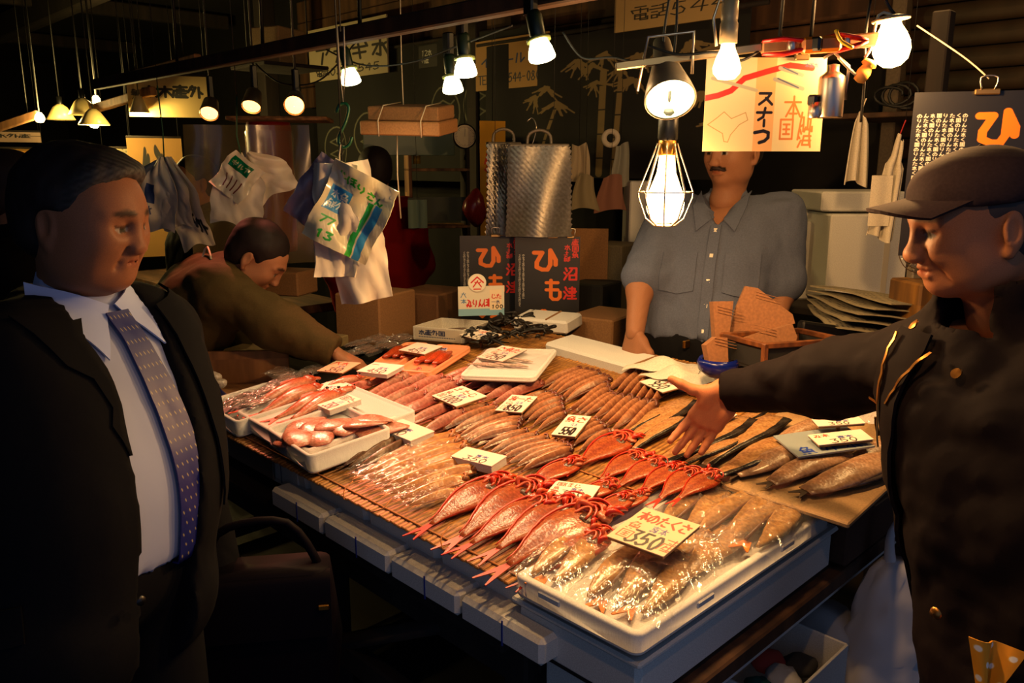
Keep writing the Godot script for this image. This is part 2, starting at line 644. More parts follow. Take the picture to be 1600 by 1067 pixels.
func build_stall() -> void:
	# trestle frame of dark wood
	var t := thing("display_table", "dark wooden trestle table carrying the fish display", "table")
	var w: Material = mats["old_wood"]
	for z in [-0.36, -1.1, -1.95]:
		for x in [0.12, 1.15]:
			put("leg", box_mesh(Vector3(0.07, 0.76 + 0.1 * x, 0.07), 0.006, Vector3(x, 0.38 + 0.05 * x, z)), w, t)
	for x in [0.12, 1.15]:
		put("long_rail", box_mesh(Vector3(0.04, 0.08, 1.76), 0.006, Vector3(x - 0.055, 0.7 + 0.1 * x, -1.17)), w, t)
	put("lower_rail", box_mesh(Vector3(0.04, 0.07, 1.76), 0.006, Vector3(0.065, 0.44, -1.17)), w, t)
	for z in [-0.31, -1.06, -1.99]:
		put("cross_rail", box_mesh(Vector3(1.1, 0.08, 0.04), 0.006, Vector3(0.63, 0.73, z)), w, t)
		put("low_cross_rail", box_mesh(Vector3(1.1, 0.06, 0.04), 0.006, Vector3(0.63, 0.36, z)), w, t)
	var st := st_new()
	var tilt := Basis(Vector3(0, 0, 1), atan(0.11))
	box(st, Vector3(0.61, 0.785 + 0.11 * 0.61, -1.175), Vector3(1.24, 0.025, 1.75), 0.005, tilt)
	put("table_top", done(st), w, t)
	put("brace", tube_mesh([Vector3(0.06, 0.1, -1.6), Vector3(0.06, 0.7, -0.55)], 0.022, 6), w, t)
	# shelf board low down
	put("bottom_shelf", box_mesh(Vector3(1.0, 0.03, 1.6), 0.004, Vector3(0.66, 0.3, -1.15)), w, t)
	put("side_board", box_mesh(Vector3(1.25, 0.018, 0.25), 0.003, Vector3(0.66, 0.786, -0.155)), w, t)

	# foam slabs that carry the mat, one behind the other
	var fo: Material = mats["foam"]
	var names := ["nearest the white tray", "second from the white tray", "in the middle of the row", "nearest the fillet trays"]
	var zs := [-0.405, -0.66, -0.915, -1.17]
	for i in 4:
		var o := thing("foam_slab", "grey foam box end under the mat edge, %s" % names[i], "foam box", Vector3(0.0, 0, zs[i]), 0, "foam boxes carrying the bamboo mat")
		var m := st_new()
		box(m, Vector3(0.6, 0.862 + 0.11 * 0.6, 0), Vector3(1.14, 0.09, 0.25), 0.012, tilt)
		put("box_body", done(m), fo, o)
	# long foam boxes sticking out lower along the front, with a blue seam
	var ends := [[420, 500, 735, 762, 783, 802], [502, 604, 778, 805, 834, 851], [606, 714, 832, 866, 890, 916], [716, 848, 891, 925, 965, 1000]]
	var who := ["beside the man's lapel", "second from the left", "third from the left", "nearest the white corner tray"]
	for i in 4:
		var e = ends[i]
		var a := at_x(e[0], e[2], -0.025)
		var b := at_x(e[1], e[4], -0.025)
		var lz := absf(a.z - b.z)
		var yy := 0.862
		var o := thing("foam_box", "white foam box with blue seam jutting below the mat, %s" % who[i], "foam box", Vector3(0.165, yy, (a.z + b.z) / 2), 0, "foam boxes jutting out below the mat")
		var bo := put("box_body", box_mesh(Vector3(0.38, 0.052, lz - 0.004), 0.008, Vector3(0, -0.026, 0)), fo, o)
		put("seam_line", box_mesh(Vector3(0.002, 0.05, 0.003), 0.0, Vector3(-0.1905, -0.026, 0.01)), mat("blue_ink", Color(0.12, 0.2, 0.55), 0.6), bo)
	# foam and board stack under the corner tray
	var s := thing("foam_box", "wide white foam box under the corner tray, its side facing the aisle end", "foam box", Vector3(0.36, 0.797, -0.145), 0, "foam boxes under the corner tray")
	put("box_body", box_mesh(Vector3(0.69, 0.088, 0.275), 0.01, Vector3(0, 0.044, 0)), fo, s)
	put("lid", box_mesh(Vector3(0.71, 0.012, 0.29), 0.004, Vector3(0, 0.091, 0)), mats["foam"], s)
	var pb := put("plank", box_mesh(Vector3(1.35, 0.035, 0.045), 0.004, Vector3(0.66, 0.775, -0.004)), mats["wood"])
	tag(pb, "brown plank edge running under the foam box on the right side", "plank")
	var fb := thing("foam_box", "long rough white foam box below the brown plank on the right", "foam box", Vector3(0.7, 0.682, -0.15), 0, "foam boxes under the corner tray")
	put("box_body", box_mesh(Vector3(1.25, 0.092, 0.25), 0.012, Vector3(0, 0.046, 0)), fo, fb)
	# bamboo mat over the slabs
	var mat_o := thing("bamboo_mat", "yellow bamboo slat mat under the dried fish", "mat")
	var bam := tex_mat("bamboo", Color(0.78, 0.55, 0.26), 0.55, mats["wood"].albedo_texture, 5.0)
	var bar := box_mesh(Vector3(1.21, 0.006, 0.0125), 0.002)
	for i in 92:
		var o := put("slat", bar, bam, mat_o)
		o.transform = Transform3D(tilt, Vector3(0.605, 0.913 + 0.11 * 0.605 + 0.001 * (i % 3), -0.302 - 0.0135 * i))
	var tie := mat("twine", Color(0.7, 0.45, 0.25), 0.9)
	for x in [0.03, 0.42, 0.82, 1.17]:
		put("binding_twine", tube_mesh([Vector3(x, top(x) - 0.001, -0.3), Vector3(x, top(x) - 0.001, -1.54)], 0.0022, 5), tie, mat_o)
	for e in [[540, 762, 6], [600, 790, -5], [690, 835, 7]]:
		var p := at_x(e[0], e[1], -0.002)
		put("loose_twine", tube_mesh(curve([p + Vector3(0.02, 0.01, 0), p + Vector3(-0.01, 0.0, 0.01), p + Vector3(-0.02, -0.015, 0.004 * e[2])], 6), 0.0014, 5), tie, mat_o)
	# right wing of the display: cardboard box top carrying the big fillets
	var cb := thing("cardboard_box", "brown cardboard box at the display's right edge beside the old man", "box")
	put("box_body", box_mesh(Vector3(0.56, 0.165, 0.3), 0.006, Vector3(1.0, 0.882, -0.13)), tex_mat("card_dark", Color(0.32, 0.2, 0.12), 0.85, cloth_noise, 5.0), cb)
	put("flap", box_mesh(Vector3(0.52, 0.005, 0.05), 0.001, Vector3(0.98, 0.962, 0.046)), mats["card"], cb)
	var lin := st_new()
	box(lin, Vector3(0.93, 0.908 + 0.11 * 0.93, -0.14), Vector3(0.74, 0.012, 0.44), 0.003, tilt)
	tag(put("paper_liner", done(lin), tex_mat("liner", Color(0.72, 0.58, 0.4), 0.7, cloth_noise, 7.0)), "tan paper liner under the big fillets on the right", "paper")


# ---------- trays and goods on the display ----------

const TILT_UP := Vector3(-0.10934, 0.99400, 0.0)


func on_y(px: float, py: float, y: float) -> Vector3:
	var r := ray(px, py)
	return EYE + r * ((y - EYE.y) / r.y)


# a basis lying on the display: z from b towards a
func lie(a: Vector3, b: Vector3, up := TILT_UP) -> Basis:
	var z := (a - b).normalized()
	var x := up.cross(z).normalized()
	return Basis(x, z.cross(x), z)


func tray_at(called: String, label: String, near: Vector2, far: Vector2, side: Vector2, h: float, depth: float, m: Material, lift := 0.0) -> Node3D:
	# near-far is one edge, side the other end of the near edge (all sighted on the rim)
	var a := on(near.x, near.y, lift + h)
	var b := on(far.x, far.y, lift + h)
	var c := on(side.x, side.y, lift + h)
	var bs := lie(b, a)
	var w := absf((c - a).dot(bs.x))
	var l := a.distance_to(b)
	var sgn := signf((c - a).dot(bs.x))
	var o := thing(called, label, "tray", Vector3.ZERO)
	o.transform = Transform3D(bs, (a + b) / 2 + bs.x * sgn * w / 2 - bs.y * h)
	foam_tray(o, w, l, h, 0.012, depth, m)
	return o


func build_trays() -> void:
	# the white corner tray
	var ct := thing("corner_tray", "large white foam tray of bagged fish at the near corner", "tray", Vector3(0.335, 0.905, -0.138))
	foam_tray(ct, 0.675, 0.278, 0.04, 0.018, 0.016)
	for q in [[-0.15, 0.139], [0.14, 0.139], [-0.337, -0.05]]:
		put("rim_notch", box_mesh(Vector3(0.05, 0.012, 0.006) if q[1] > 0 else Vector3(0.006, 0.012, 0.05), 0.002, Vector3(q[0], 0.028, q[1])), mats["foam"], ct)
	# trays at the far left
	tray_at("foam_tray", "white foam tray of small dark packets at the far left", Vector2(368, 660), Vector2(312, 628), Vector2(440, 605), 0.05, 0.02, mats["foam"], 0.0)
	tray_at("foam_tray", "white foam tray holding orange whole fish", Vector2(478, 705), Vector2(366, 642), Vector2(600, 620), 0.045, 0.008, mats["foam"], 0.004)
	tray_at("foam_tray", "white foam tray heaped with pink fillet pieces", Vector2(482, 714), Vector2(413, 668), Vector2(605, 664), 0.05, 0.024, mats["foam"], 0.012)
	# lower foam boxes under those trays
	var lo := [[Vector3(0.17, 0.84, -1.31), Vector3(0.28, 0.075, 0.46), "foam box under the fillet tray, wrapped in grey film"], [Vector3(0.19, 0.842, -1.68), Vector3(0.3, 0.078, 0.26), "foam box with blue block markings under the far left tray"]]
	for q in lo:
		var o := thing("foam_box", q[2], "foam box", q[0], 0, "foam boxes under the left trays")
		put("box_body", box_mesh(q[1], 0.01, Vector3(0, q[1].y / 2, 0)), mats["foam"], o)
		for k in 3:
			put("seam_line", box_mesh(Vector3(0.002, q[1].y * 0.9, 0.003), 0.0, Vector3(-q[1].x / 2 - 0.0005, q[1].y / 2, q[1].z * (k - 1) * 0.3)), mat("grey_ink", Color(0.35, 0.38, 0.45), 0.7), o)
	var gw := st_new()
	box(gw, Vector3(0.024, 0.875, -1.33), Vector3(0.006, 0.06, 0.26), 0.002)
	tag(put("packing_film", done(gw), mat("grey_film", Color(0.33, 0.31, 0.29), 0.45)), "grey packing film over the box side under the fillet tray", "film")
	# upright wooden plank and crate at the far left
	var pa := on(280, 600, -0.02)
	var pb := on(452, 582, -0.02)
	var bs := aim((pb - pa).cross(Vector3.UP), Vector3.UP)
	if bs.z.dot(EYE - pa) < 0.0: bs = Basis(-bs.x, bs.y, -bs.z)
	var pl := thing("wooden_crate", "upright orange wooden crate side behind the pale lumps", "crate")
	var m := st_new()
	box(m, (pa + pb) / 2 + Vector3(0, 0.035, 0), Vector3(pa.distance_to(pb), 0.125, 0.014), 0.002, bs)
	put("side_board", done(m), mats["pale_wood"], pl)
	m = st_new()
	box(m, (pa + pb) / 2 + Vector3(0, -0.02, 0) + bs.z * 0.1, Vector3(pa.distance_to(pb), 0.01, 0.2), 0.002, bs)
	put("bottom_board", done(m), mats["pale_wood"], pl)
	# pale lumps in front of it
	var lump_spots := [[300, 606, 0.045], [318, 596, 0.05], [335, 590, 0.045], [345, 598, 0.04], [322, 610, 0.045], [303, 618, 0.04]]
	for i in lump_spots.size():
		var q = lump_spots[i]
		var o := put("dried_lump", lump_mesh(q[2] * 0.5, 100 + i, Color(0.55, 0.5, 0.43), 0.8), mats["fish"])
		o.position = on(q[0], q[1], 0.03)
		tag(o, "pale crumpled dried piece in the heap by the crate, %s from the left" % ORD[i], "dried fish", "pale dried pieces by the crate")
	var bt := tray_at("blue_tray", "dark blue tray edge under the pale dried pieces", Vector2(312, 640), Vector2(282, 612), Vector2(352, 612), 0.02, 0.01, mat("blue_plastic", Color(0.05, 0.1, 0.35), 0.4), -0.01)
	bt.name = "blue_tray"

	# white foam lids and paper at the back edge
	var back := [[Vector2(850, 535), Vector2(1085, 600), Vector2(925, 480), 0.03, "long white foam lid along the back edge of the display"], [Vector2(800, 496), Vector2(885, 503), Vector2(835, 480), 0.05, "white foam lid behind the dark dried heap"]]
	for q in back:
		var a := on(q[0].x, q[0].y, q[3])
		var b := on(q[1].x, q[1].y, q[3])
		var c := on(q[2].x, q[2].y, q[3])
		var o := thing("foam_sheet", q[4], "lid", Vector3.ZERO, 0, "foam lids along the back edge")
		var b2 := lie(b, a)
		var w := clampf(absf((c - a).dot(b2.x)), 0.05, 0.13)
		put("lid_body", box_mesh(Vector3(w, 0.05, a.distance_to(b)), 0.008), mats["foam"], o)
		o.transform = Transform3D(b2, (a + b) / 2 + b2.x * signf((c - a).dot(b2.x)) * w / 2 - b2.y * 0.025)
		put("groove", box_mesh(Vector3(w * 0.92, 0.004, 0.008), 0.001, Vector3(0, 0.026, a.distance_to(b) * 0.12)), mats["card"], o)
	var cloth := [[975, 562, 1090, 574, 0.03], [1005, 572, 1100, 594, 0.028]]
	for i in 2:
		var q = cloth[i]
		var a := on(q[0], q[1] + 14, 0.035)
		var b := on(q[2], q[3] + 10, 0.035)
		var dd := (b - a)
		var nn := Vector3(dd.z, 0, -dd.x).normalized() * (0.1 if dd.x * 0 == 0 else 0.1)
		if nn.x < 0: nn = -nn
		var cm := sheet(16, 8, func(u: float, v: float) -> Vector3:
			return a + dd * u + nn * (v - 0.2) * 1.2 + Vector3(0, 0.035 * sin(PI * u) * sin(PI * clampf(v + 0.1, 0, 1)) + 0.006 * sin(u * 11 + v * 5 + i), 0), 0.002)
		tag(put("wrapping_paper", cm, tex_mat("white_paper", Color(0.86, 0.84, 0.78), 0.75, cloth_noise, 6.0)), ["white wrapping paper bulging over the back edge, further one", "white wrapping paper bulging over the back edge beside the blue bag"][i], "paper", "wrapping paper at the back edge")

	# roe trays
	var orange := mat("orange_tray", Color(0.85, 0.55, 0.38), 0.45)
	var rt := tray_at("roe_tray", "orange foam tray of red roe with a blue paper tag", Vector2(672, 582), Vector2(738, 540), Vector2(628, 570), 0.022, 0.012, orange, 0.012)
	var rt2 := tray_at("roe_tray", "orange foam tray of roe under the pink price card", Vector2(622, 568), Vector2(672, 535), Vector2(590, 560), 0.022, 0.012, orange, 0.004)
	for e in [[rt, 3, "red roe sac in the tray with the blue tag"], [rt2, 3, "red roe sac in the tray under the pink card"]]:
		for k in e[1]:
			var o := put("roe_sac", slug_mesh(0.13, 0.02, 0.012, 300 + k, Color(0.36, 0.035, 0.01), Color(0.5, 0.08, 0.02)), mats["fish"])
			o.transform = e[0].transform * Transform3D(Basis(), Vector3((k - 1) * 0.032, 0.012, -0.065 + 0.01 * (k % 2)))
			tag(o, "%s, %s one across" % [e[2], ORD[k]], "roe", "roe sacs in the orange trays")
	var tg := thing("paper_tag", "small blue and white paper tag on the roe tray", "tag")
	tg.transform = Transform3D(rt.transform.basis * Basis(Vector3.UP, 0.4) * Basis(Vector3.RIGHT, -PI / 2), rt.transform * Vector3(0.01, 0.03, 0.055))
	var ti := blank(64, 32, Color(0.75, 0.72, 0.75))
	write(ti, "鮮魚", 4, 4, 26, 4, Color(0.05, 0.1, 0.4))
	put("tag_card", panel_mesh(0.05, 0.026, 0.002), print_mat(ti), tg)
	# stacked whitebait trays under film
	for k in 3:
		var o := tray_at("whitebait_tray", "white foam tray, %s of the stack under the whitebait" % ["bottom", "middle", "top"][k], Vector2(836, 590), Vector2(872, 545), Vector2(736, 568), 0.018, 0.01, mats["foam"], 0.006 + 0.019 * k)
		if k == 2:
			for j in 16:
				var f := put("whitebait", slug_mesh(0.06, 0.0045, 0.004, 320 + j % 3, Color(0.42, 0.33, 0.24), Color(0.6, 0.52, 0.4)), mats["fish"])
				f.transform = o.transform * Transform3D(Basis(Vector3.UP, 1.3 + 0.2 * sin(j * 2.0)), Vector3(-0.07 + 0.02 * (j % 8), 0.012 + 0.002 * (j % 2), -0.035 + 0.045 * (j / 8)))
				tag(f, "thin whitebait in the filmed tray, %s row, %s across" % [["nearer", "farther"][j / 8], ORD[j % 8]], "whitebait", "whitebait in the filmed top tray")
			var tr := o.transform
			var fm := sheet(14, 10, func(u: float, v: float) -> Vector3:
				return tr * Vector3((u - 0.5) * 0.23, 0.026 + 0.005 * sin(PI * u) * sin(PI * v) + 0.0025 * sin(u * 23 + v * 9) * sin(v * 17), (v - 0.5) * 0.2))
			tag(put("tray_film", fm, mats["film"]), "clear film stretched over the whitebait tray", "film")
	# open white box at the back with printed side
	var wb := thing("printed_box", "open white paper box with dark printing on its side", "box")
	var c0 := on(652, 530, 0.0)
	var c1 := on(722, 536, 0.0)
	var wz := lie(c1, c0, Vector3.UP)
	wb.transform = Transform3D(wz, (c0 + c1) / 2 + Vector3(0.08, 0.0, -0.02))
	var bw := 0.19
	var bl := c0.distance_to(c1) + 0.02
	var white := tex_mat("box_white", Color(0.82, 0.8, 0.74), 0.7, cloth_noise, 7.0)
	put("bottom", box_mesh(Vector3(bw, 0.006, bl), 0.001, Vector3(0, 0.005, 0)), white, wb)
	for s in [-1, 1]:
		put("side_wall", box_mesh(Vector3(0.006, 0.05, bl), 0.001, Vector3(s * bw / 2, 0.027, 0)), white, wb)
		put("end_wall", box_mesh(Vector3(bw, 0.05, 0.006), 0.001, Vector3(0, 0.027, s * bl / 2)), white, wb)
	var pi := blank(160, 48, Color(0.72, 0.68, 0.6))
	write(pi, "水産外国", 10, 4, 24, 3.5, Color(0.12, 0.16, 0.3))
	for k in 22: pi.fill_rect(Rect2i(12 + k * 6, 34, 4, 5), Color(0.3, 0.33, 0.42))
	for s in [-1, 1]:
		var pn := put("print_strip", panel_mesh(bl * 0.9, 0.04, 0.001), print_mat(pi), wb)
		pn.transform = Transform3D(aim(Vector3(s, 0, 0)), Vector3(s * (bw / 2 + 0.004), 0.027, 0))
	for k in 5:
		var o := put("dried_strip", slug_mesh(0.12, 0.009, 0.005, 340 + k, Color(0.09, 0.06, 0.05), Color(0.2, 0.14, 0.1)), mats["fish"])
		o.transform = wb.transform * Transform3D(Basis(Vector3.UP, 0.1 * (k - 2)), Vector3(-0.05 + 0.025 * k, 0.016, -0.05))
		tag(o, "dark dried strip in the printed white box, %s from one side" % ORD[k], "dried fish", "dark dried strips in the printed box")
	# dark tangled heap
	var heap := [[735, 530], [760, 520], [783, 512], [805, 505], [825, 515], [800, 525], [770, 535], [845, 522], [815, 500], [748, 540]]
	for i in heap.size():
		var hm := st_new()
		var r2 := RandomNumberGenerator.new()
		r2.seed = 40 + i
		for k in 9:
			var p := Vector3(r2.randf_range(-0.04, 0.04), r2.randf_range(0.0, 0.02), r2.randf_range(-0.04, 0.04))
			tube(hm, curve([p, p + Vector3(r2.randf_range(-0.04, 0.04), 0.012, r2.randf_range(-0.04, 0.04)), p + Vector3(r2.randf_range(-0.06, 0.06), 0.0, r2.randf_range(-0.06, 0.06))], 5), [0.004, 0.006, 0.007, 0.006, 0.004, 0.002], 5)
		var o := put("seaweed_bunch", done(hm), mat("seaweed", Color(0.05, 0.035, 0.025), 0.55))
		o.position = on(heap[i][0], heap[i][1], 0.025)
		tag(o, "dark brown tangled dried bunch in the heap by the white lid, %s one" % ORD[i], "dried seaweed", "dark dried bunches in the heap")


# ---------- fish ----------

func lump_mesh(r: float, sd: int, c: Color, flat := 0.7) -> ArrayMesh:
	var n := FastNoiseLite.new()
	n.seed = sd
	n.frequency = 0.9 / r * 0.5
	var st := st_new()
	var rings := []
	var cols := []
	for i in 9:
		var la := -PI / 2 + PI * i / 8.0
		var ring := []
		var cc := []
		for j in 12:
			var lo := TAU * j / 12.0
			var d := Vector3(cos(la) * cos(lo), sin(la) * flat, cos(la) * sin(lo)) * r
			var k := n.get_noise_3dv(d)
			ring.append(d * (1.0 + 0.55 * k))
			cc.append(c * (1.0 + 0.3 * k))
		rings.append(ring)
		cols.append(cc)
	loft(st, rings, false, true, cols)
	return done(st)


func slug_mesh(l: float, w: float, h: float, sd: int, ca: Color, cb: Color) -> ArrayMesh:   # tapered soft strip along z
	var r2 := RandomNumberGenerator.new()
	r2.seed = sd
	var ph := r2.randf() * TAU
	var st := st_new()
	var rings := []
	var cols := []
	for i in 11:
		var t := i / 10.0
		var k := pow(sin(PI * clampf(t * 0.96 + 0.02, 0, 1)), 0.5)
		var ring := []
		var cc := []
		for j in 10:
			var a := TAU * j / 10.0
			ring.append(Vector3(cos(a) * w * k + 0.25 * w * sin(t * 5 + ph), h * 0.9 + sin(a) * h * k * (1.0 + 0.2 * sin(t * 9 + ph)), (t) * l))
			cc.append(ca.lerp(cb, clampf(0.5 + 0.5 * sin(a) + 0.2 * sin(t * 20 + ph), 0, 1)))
		rings.append(ring)
		cols.append(cc)
	loft(st, rings, true, true, cols)
	return done(st)


# generic fish strip along z (tail 0 .. head l): prof gives half width, hgt the height; shade(t, s) the colour, s across -1..1
func strip_mesh(l: float, prof: Array, hgt: Array, bend: float, shade: Callable, roll := 0.0, nt := 16, na := 12) -> ArrayMesh:
	var st := st_new()
	var rings := []
	var cols := []
	for i in nt + 1:
		var t := float(i) / nt
		var w := lin(prof, t)
		var h := lin(hgt, t)
		var ring := []
		var cc := []
		for j in na:
			var a := TAU * j / na
			var s := cos(a)
			var y := sin(a)
			var up := h * (1.0 - 0.35 * roll * exp(-pow((s + 0.15) * 4.0, 2.0)) + 0.5 * roll * exp(-pow((s - 0.55) * 3.0, 2.0))) if y > 0 else h * 0.25
			if roll < 0.0 and y > 0: up = h * (0.35 + 0.9 * exp(-pow((s - 0.3) * 2.2, 2.0)))
			ring.append(Vector3(s * w + bend * sin(PI * t) + 0.3 * bend * sin(TAU * t), h * 0.3 + y * up, t * l))
			cc.append(shade.call(t, s if y > -0.1 else -1.2))
		rings.append(ring)
		cols.append(cc)
	loft(st, rings, true, true, cols)
	return done(st)


func lin(a: Array, t: float) -> float:
	var x := clampf(t, 0, 0.9999) * (a.size() - 1)
	var i := int(x)
	var f := x - i
	f = f * f * (3 - 2 * f) * 0.5 + f * 0.5
	return lerpf(a[i], a[i + 1], f)


func fork_mesh(l: float, spread: float, w: float, th := 0.0016) -> ArrayMesh:   # forked tail pointing to -z
	var st := st_new()
	var x := Transform3D(Basis(Vector3.RIGHT, Vector3(0, 0, -1), Vector3.UP), Vector3.ZERO)
	prism(st, PackedVector2Array([Vector2(-w * 0.5, -0.006), Vector2(w * 0.5, -0.006), Vector2(spread, l), Vector2(spread * 0.8, l), Vector2(0, l * 0.4), Vector2(-spread * 0.8, l * 0.92), Vector2(-spread, l * 0.92)]), 0.001, 0.001 + th, x)
	return done(st)


func slender_proto(sd: int, flesh: Color, dark: Color, wide := 1.0) -> Node3D:
	var r2 := RandomNumberGenerator.new()
	r2.seed = sd
	var o := Node3D.new()
	var b := r2.randf_range(-0.005, 0.006)
	var k := r2.randf_range(0.9, 1.1)
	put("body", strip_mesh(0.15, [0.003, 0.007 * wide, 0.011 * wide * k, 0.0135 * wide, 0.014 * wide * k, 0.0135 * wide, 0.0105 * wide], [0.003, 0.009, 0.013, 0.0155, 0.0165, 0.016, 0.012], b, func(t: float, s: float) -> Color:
		return flesh.lerp(dark, clampf(absf(s - 0.3) * 1.5 - 0.25 + (0.35 if t < 0.12 else 0.0) + (0.3 if t > 0.93 else 0.0) + 0.1 * sin(t * 31 + s * 3 + sd), 0, 1)), -1.0, 16, 16), mats["fish"], o)  # tan ridge, red-brown flap; contrast also paints ridge highlights and shaded gaps
	var h := st_new()
	var ring := []
	for q in 10:
		var a := PI * 1.5 * q / 9.0 - 0.7
		ring.append(Vector3(0.0045 + cos(a) * 0.0085 * wide, 0.01 + sin(a) * 0.006, 0.15 + 0.006 * sin(a * 1.3)))
	tube(h, ring, [0.0022, 0.0028, 0.003, 0.003, 0.003, 0.003, 0.003, 0.0028, 0.0024, 0.0018], 6)
	put("head_curl", done(h), mat("head_%s" % dark.to_html(), dark.linear_to_srgb() * 0.9, 0.4), o)
	put("head", lump_mesh(0.0085 * wide, sd, dark * 0.6, 0.8), mats["fish"], o).position = Vector3(-0.001, 0.008, 0.15)
	put("tail_fin", fork_mesh(0.018, 0.006, 0.005, 0.001), mat("tail_%s" % dark.to_html(), dark.linear_to_srgb(), 0.6), o)
	return o


func red_proto(sd: int) -> Node3D:
	var r2 := RandomNumberGenerator.new()
	r2.seed = sd
	var o := Node3D.new()
	var flesh := Color(0.4, 0.09, 0.028)
	var rim := Color(0.5, 0.045, 0.015)
	var wd := [0.006, 0.011, 0.022, 0.033, 0.041, 0.044, 0.041, 0.03]
	put("fillet", strip_mesh(0.21, wd, [0.003, 0.006, 0.009, 0.012, 0.014, 0.014, 0.012, 0.007], 0.006, func(t: float, s: float) -> Color:
		if s < -1.0: return rim
		var stripe := 0.5 + 0.5 * sin(t * 90.0 + absf(s) * 7.0 + sd)
		return flesh.lerp(Color(0.56, 0.2, 0.07), stripe * 0.5).lerp(rim, clampf((absf(s) - 0.72) * 4.0, 0, 1)).lerp(Color(0.3, 0.05, 0.03), exp(-pow(s * 9.0, 2.0)) * 0.7), 0.8, 20, 16), mats["fish"], o)
	var rm := mat("red_rim", Color(0.68, 0.13, 0.05), 0.35)
	# raised skin edge down one side, curling over the head
	var e := []
	var rr := []
	for i in 16:
		var t := i / 15.0
		e.append(Vector3(lin(wd, t) * 0.97 + 0.006 * sin(PI * t), 0.008 + 0.006 * t, t * 0.21))
		rr.append(0.0013 + 0.002 * t)
	for i in range(1, 10):
		var a := PI * i / 9.0
		e.append(Vector3(0.03 * cos(a), 0.012 + 0.008 * sin(a), 0.21 + 0.024 * sin(a)))
		rr.append(0.0033 - 0.0012 * i / 9.0)
	var st := st_new()
	tube(st, e, rr, 8)
	put("skin_edge", done(st), rm, o)
	for k in 3:
		var arc := []
		for i in 10:
			var a := PI * i / 9.0 * 0.95
			arc.append(Vector3(cos(a) * (0.022 - 0.005 * k) + 0.004, 0.012 + 0.008 * sin(a) + 0.002 * k, 0.19 + 0.028 * sin(a) - 0.012 * k))
		st = st_new()
		tube(st, arc, 0.0027, 6)
		put("gill_arch", done(st), mat("gill_red", Color(0.75, 0.3, 0.16), 0.35) if k != 1 else rm, o)
	var r3 := RandomNumberGenerator.new()
	r3.seed = sd + 40
	for k in 4:
		var c0 := Vector3(r3.randf_range(-0.03, 0.03), 0.012, r3.randf_range(0.17, 0.22))
		var fold := st_new()
		tube(fold, curve([c0, c0 + Vector3(r3.randf_range(-0.012, 0.012), 0.014, 0.012), c0 + Vector3(r3.randf_range(-0.02, 0.02), 0.006, 0.03)], 8), [0.002, 0.004, 0.0055, 0.006, 0.006, 0.005, 0.004, 0.003, 0.002], 6)
		put("skin_fold", done(fold), mat("gill_red", Color(0.75, 0.3, 0.16), 0.35) if k % 2 else rm, o)
	for k in 3:
		put("head_half", lump_mesh(0.017 - 0.002 * k, sd * 7 + k, Color(0.5, 0.06, 0.02) if k != 1 else Color(0.6, 0.2, 0.1), 0.55), mats["fish"], o).position = Vector3([0.024, -0.02, 0.004][k], 0.012, [0.2, 0.205, 0.226][k])
	put("gut_cavity", lump_mesh(0.016, sd + 3, Color(0.1, 0.055, 0.04), 0.35), mats["fish"], o).position = Vector3(-0.004, 0.012, 0.175)
	put("tail_fin", fork_mesh(0.065, 0.014, 0.009, 0.0018), rm, o)
	var fin := st_new()
	prism(fin, PackedVector2Array([Vector2(0, 0), Vector2(0.014, 0.004), Vector2(0.02, 0.03), Vector2(0.008, 0.024)]), 0, 0.0015, Transform3D(Basis(Vector3.RIGHT, Vector3(0, 0, -1), Vector3.UP), Vector3(-0.03, 0.012, 0.15)))
	put("side_fin", done(fin), rm, o)
	return o


func whole_proto(sd: int) -> Node3D:   # orange whole fish
	var o := Node3D.new()
	put("body", strip_mesh(0.2, [0.004, 0.008, 0.014, 0.019, 0.021, 0.02, 0.015, 0.005], [0.004, 0.007, 0.013, 0.018, 0.02, 0.019, 0.014, 0.005], 0.004 * (sd % 3 - 1), func(t: float, s: float) -> Color:
		return Color(0.6, 0.16, 0.06).lerp(Color(0.7, 0.36, 0.22), clampf(-s * 0.8 + 0.1 * sin(t * 40), 0, 1)).lerp(Color(0.45, 0.05, 0.02), 0.4 if t > 0.8 else 0.0), 0.3), mats["fish"], o)
	put("tail_fin", fork_mesh(0.035, 0.017, 0.01), mat("orange_fin", Color(0.85, 0.3, 0.14), 0.5), o)
	var fin := st_new()
	prism(fin, PackedVector2Array([Vector2(0, 0), Vector2(0.05, -0.01), Vector2(0.035, -0.022), Vector2(0.005, -0.016)]), 0, 0.0015, Transform3D(Basis(Vector3(0, 0, -1), Vector3(-1, 0, 0), Vector3.UP), Vector3(0.008, 0.018, 0.15)))
	put("dorsal_fin", done(fin), mats["orange_fin"], o)
	put("gill_cover", lump_mesh(0.016, sd, Color(0.55, 0.1, 0.04), 0.7), mats["fish"], o).position = Vector3(0, 0.012, 0.168)
	put("eye", lump_mesh(0.0045, sd, Color(0.01, 0.01, 0.01), 0.8), mats["fish"], o).position = Vector3(0.004, 0.024, 0.18)
	return o


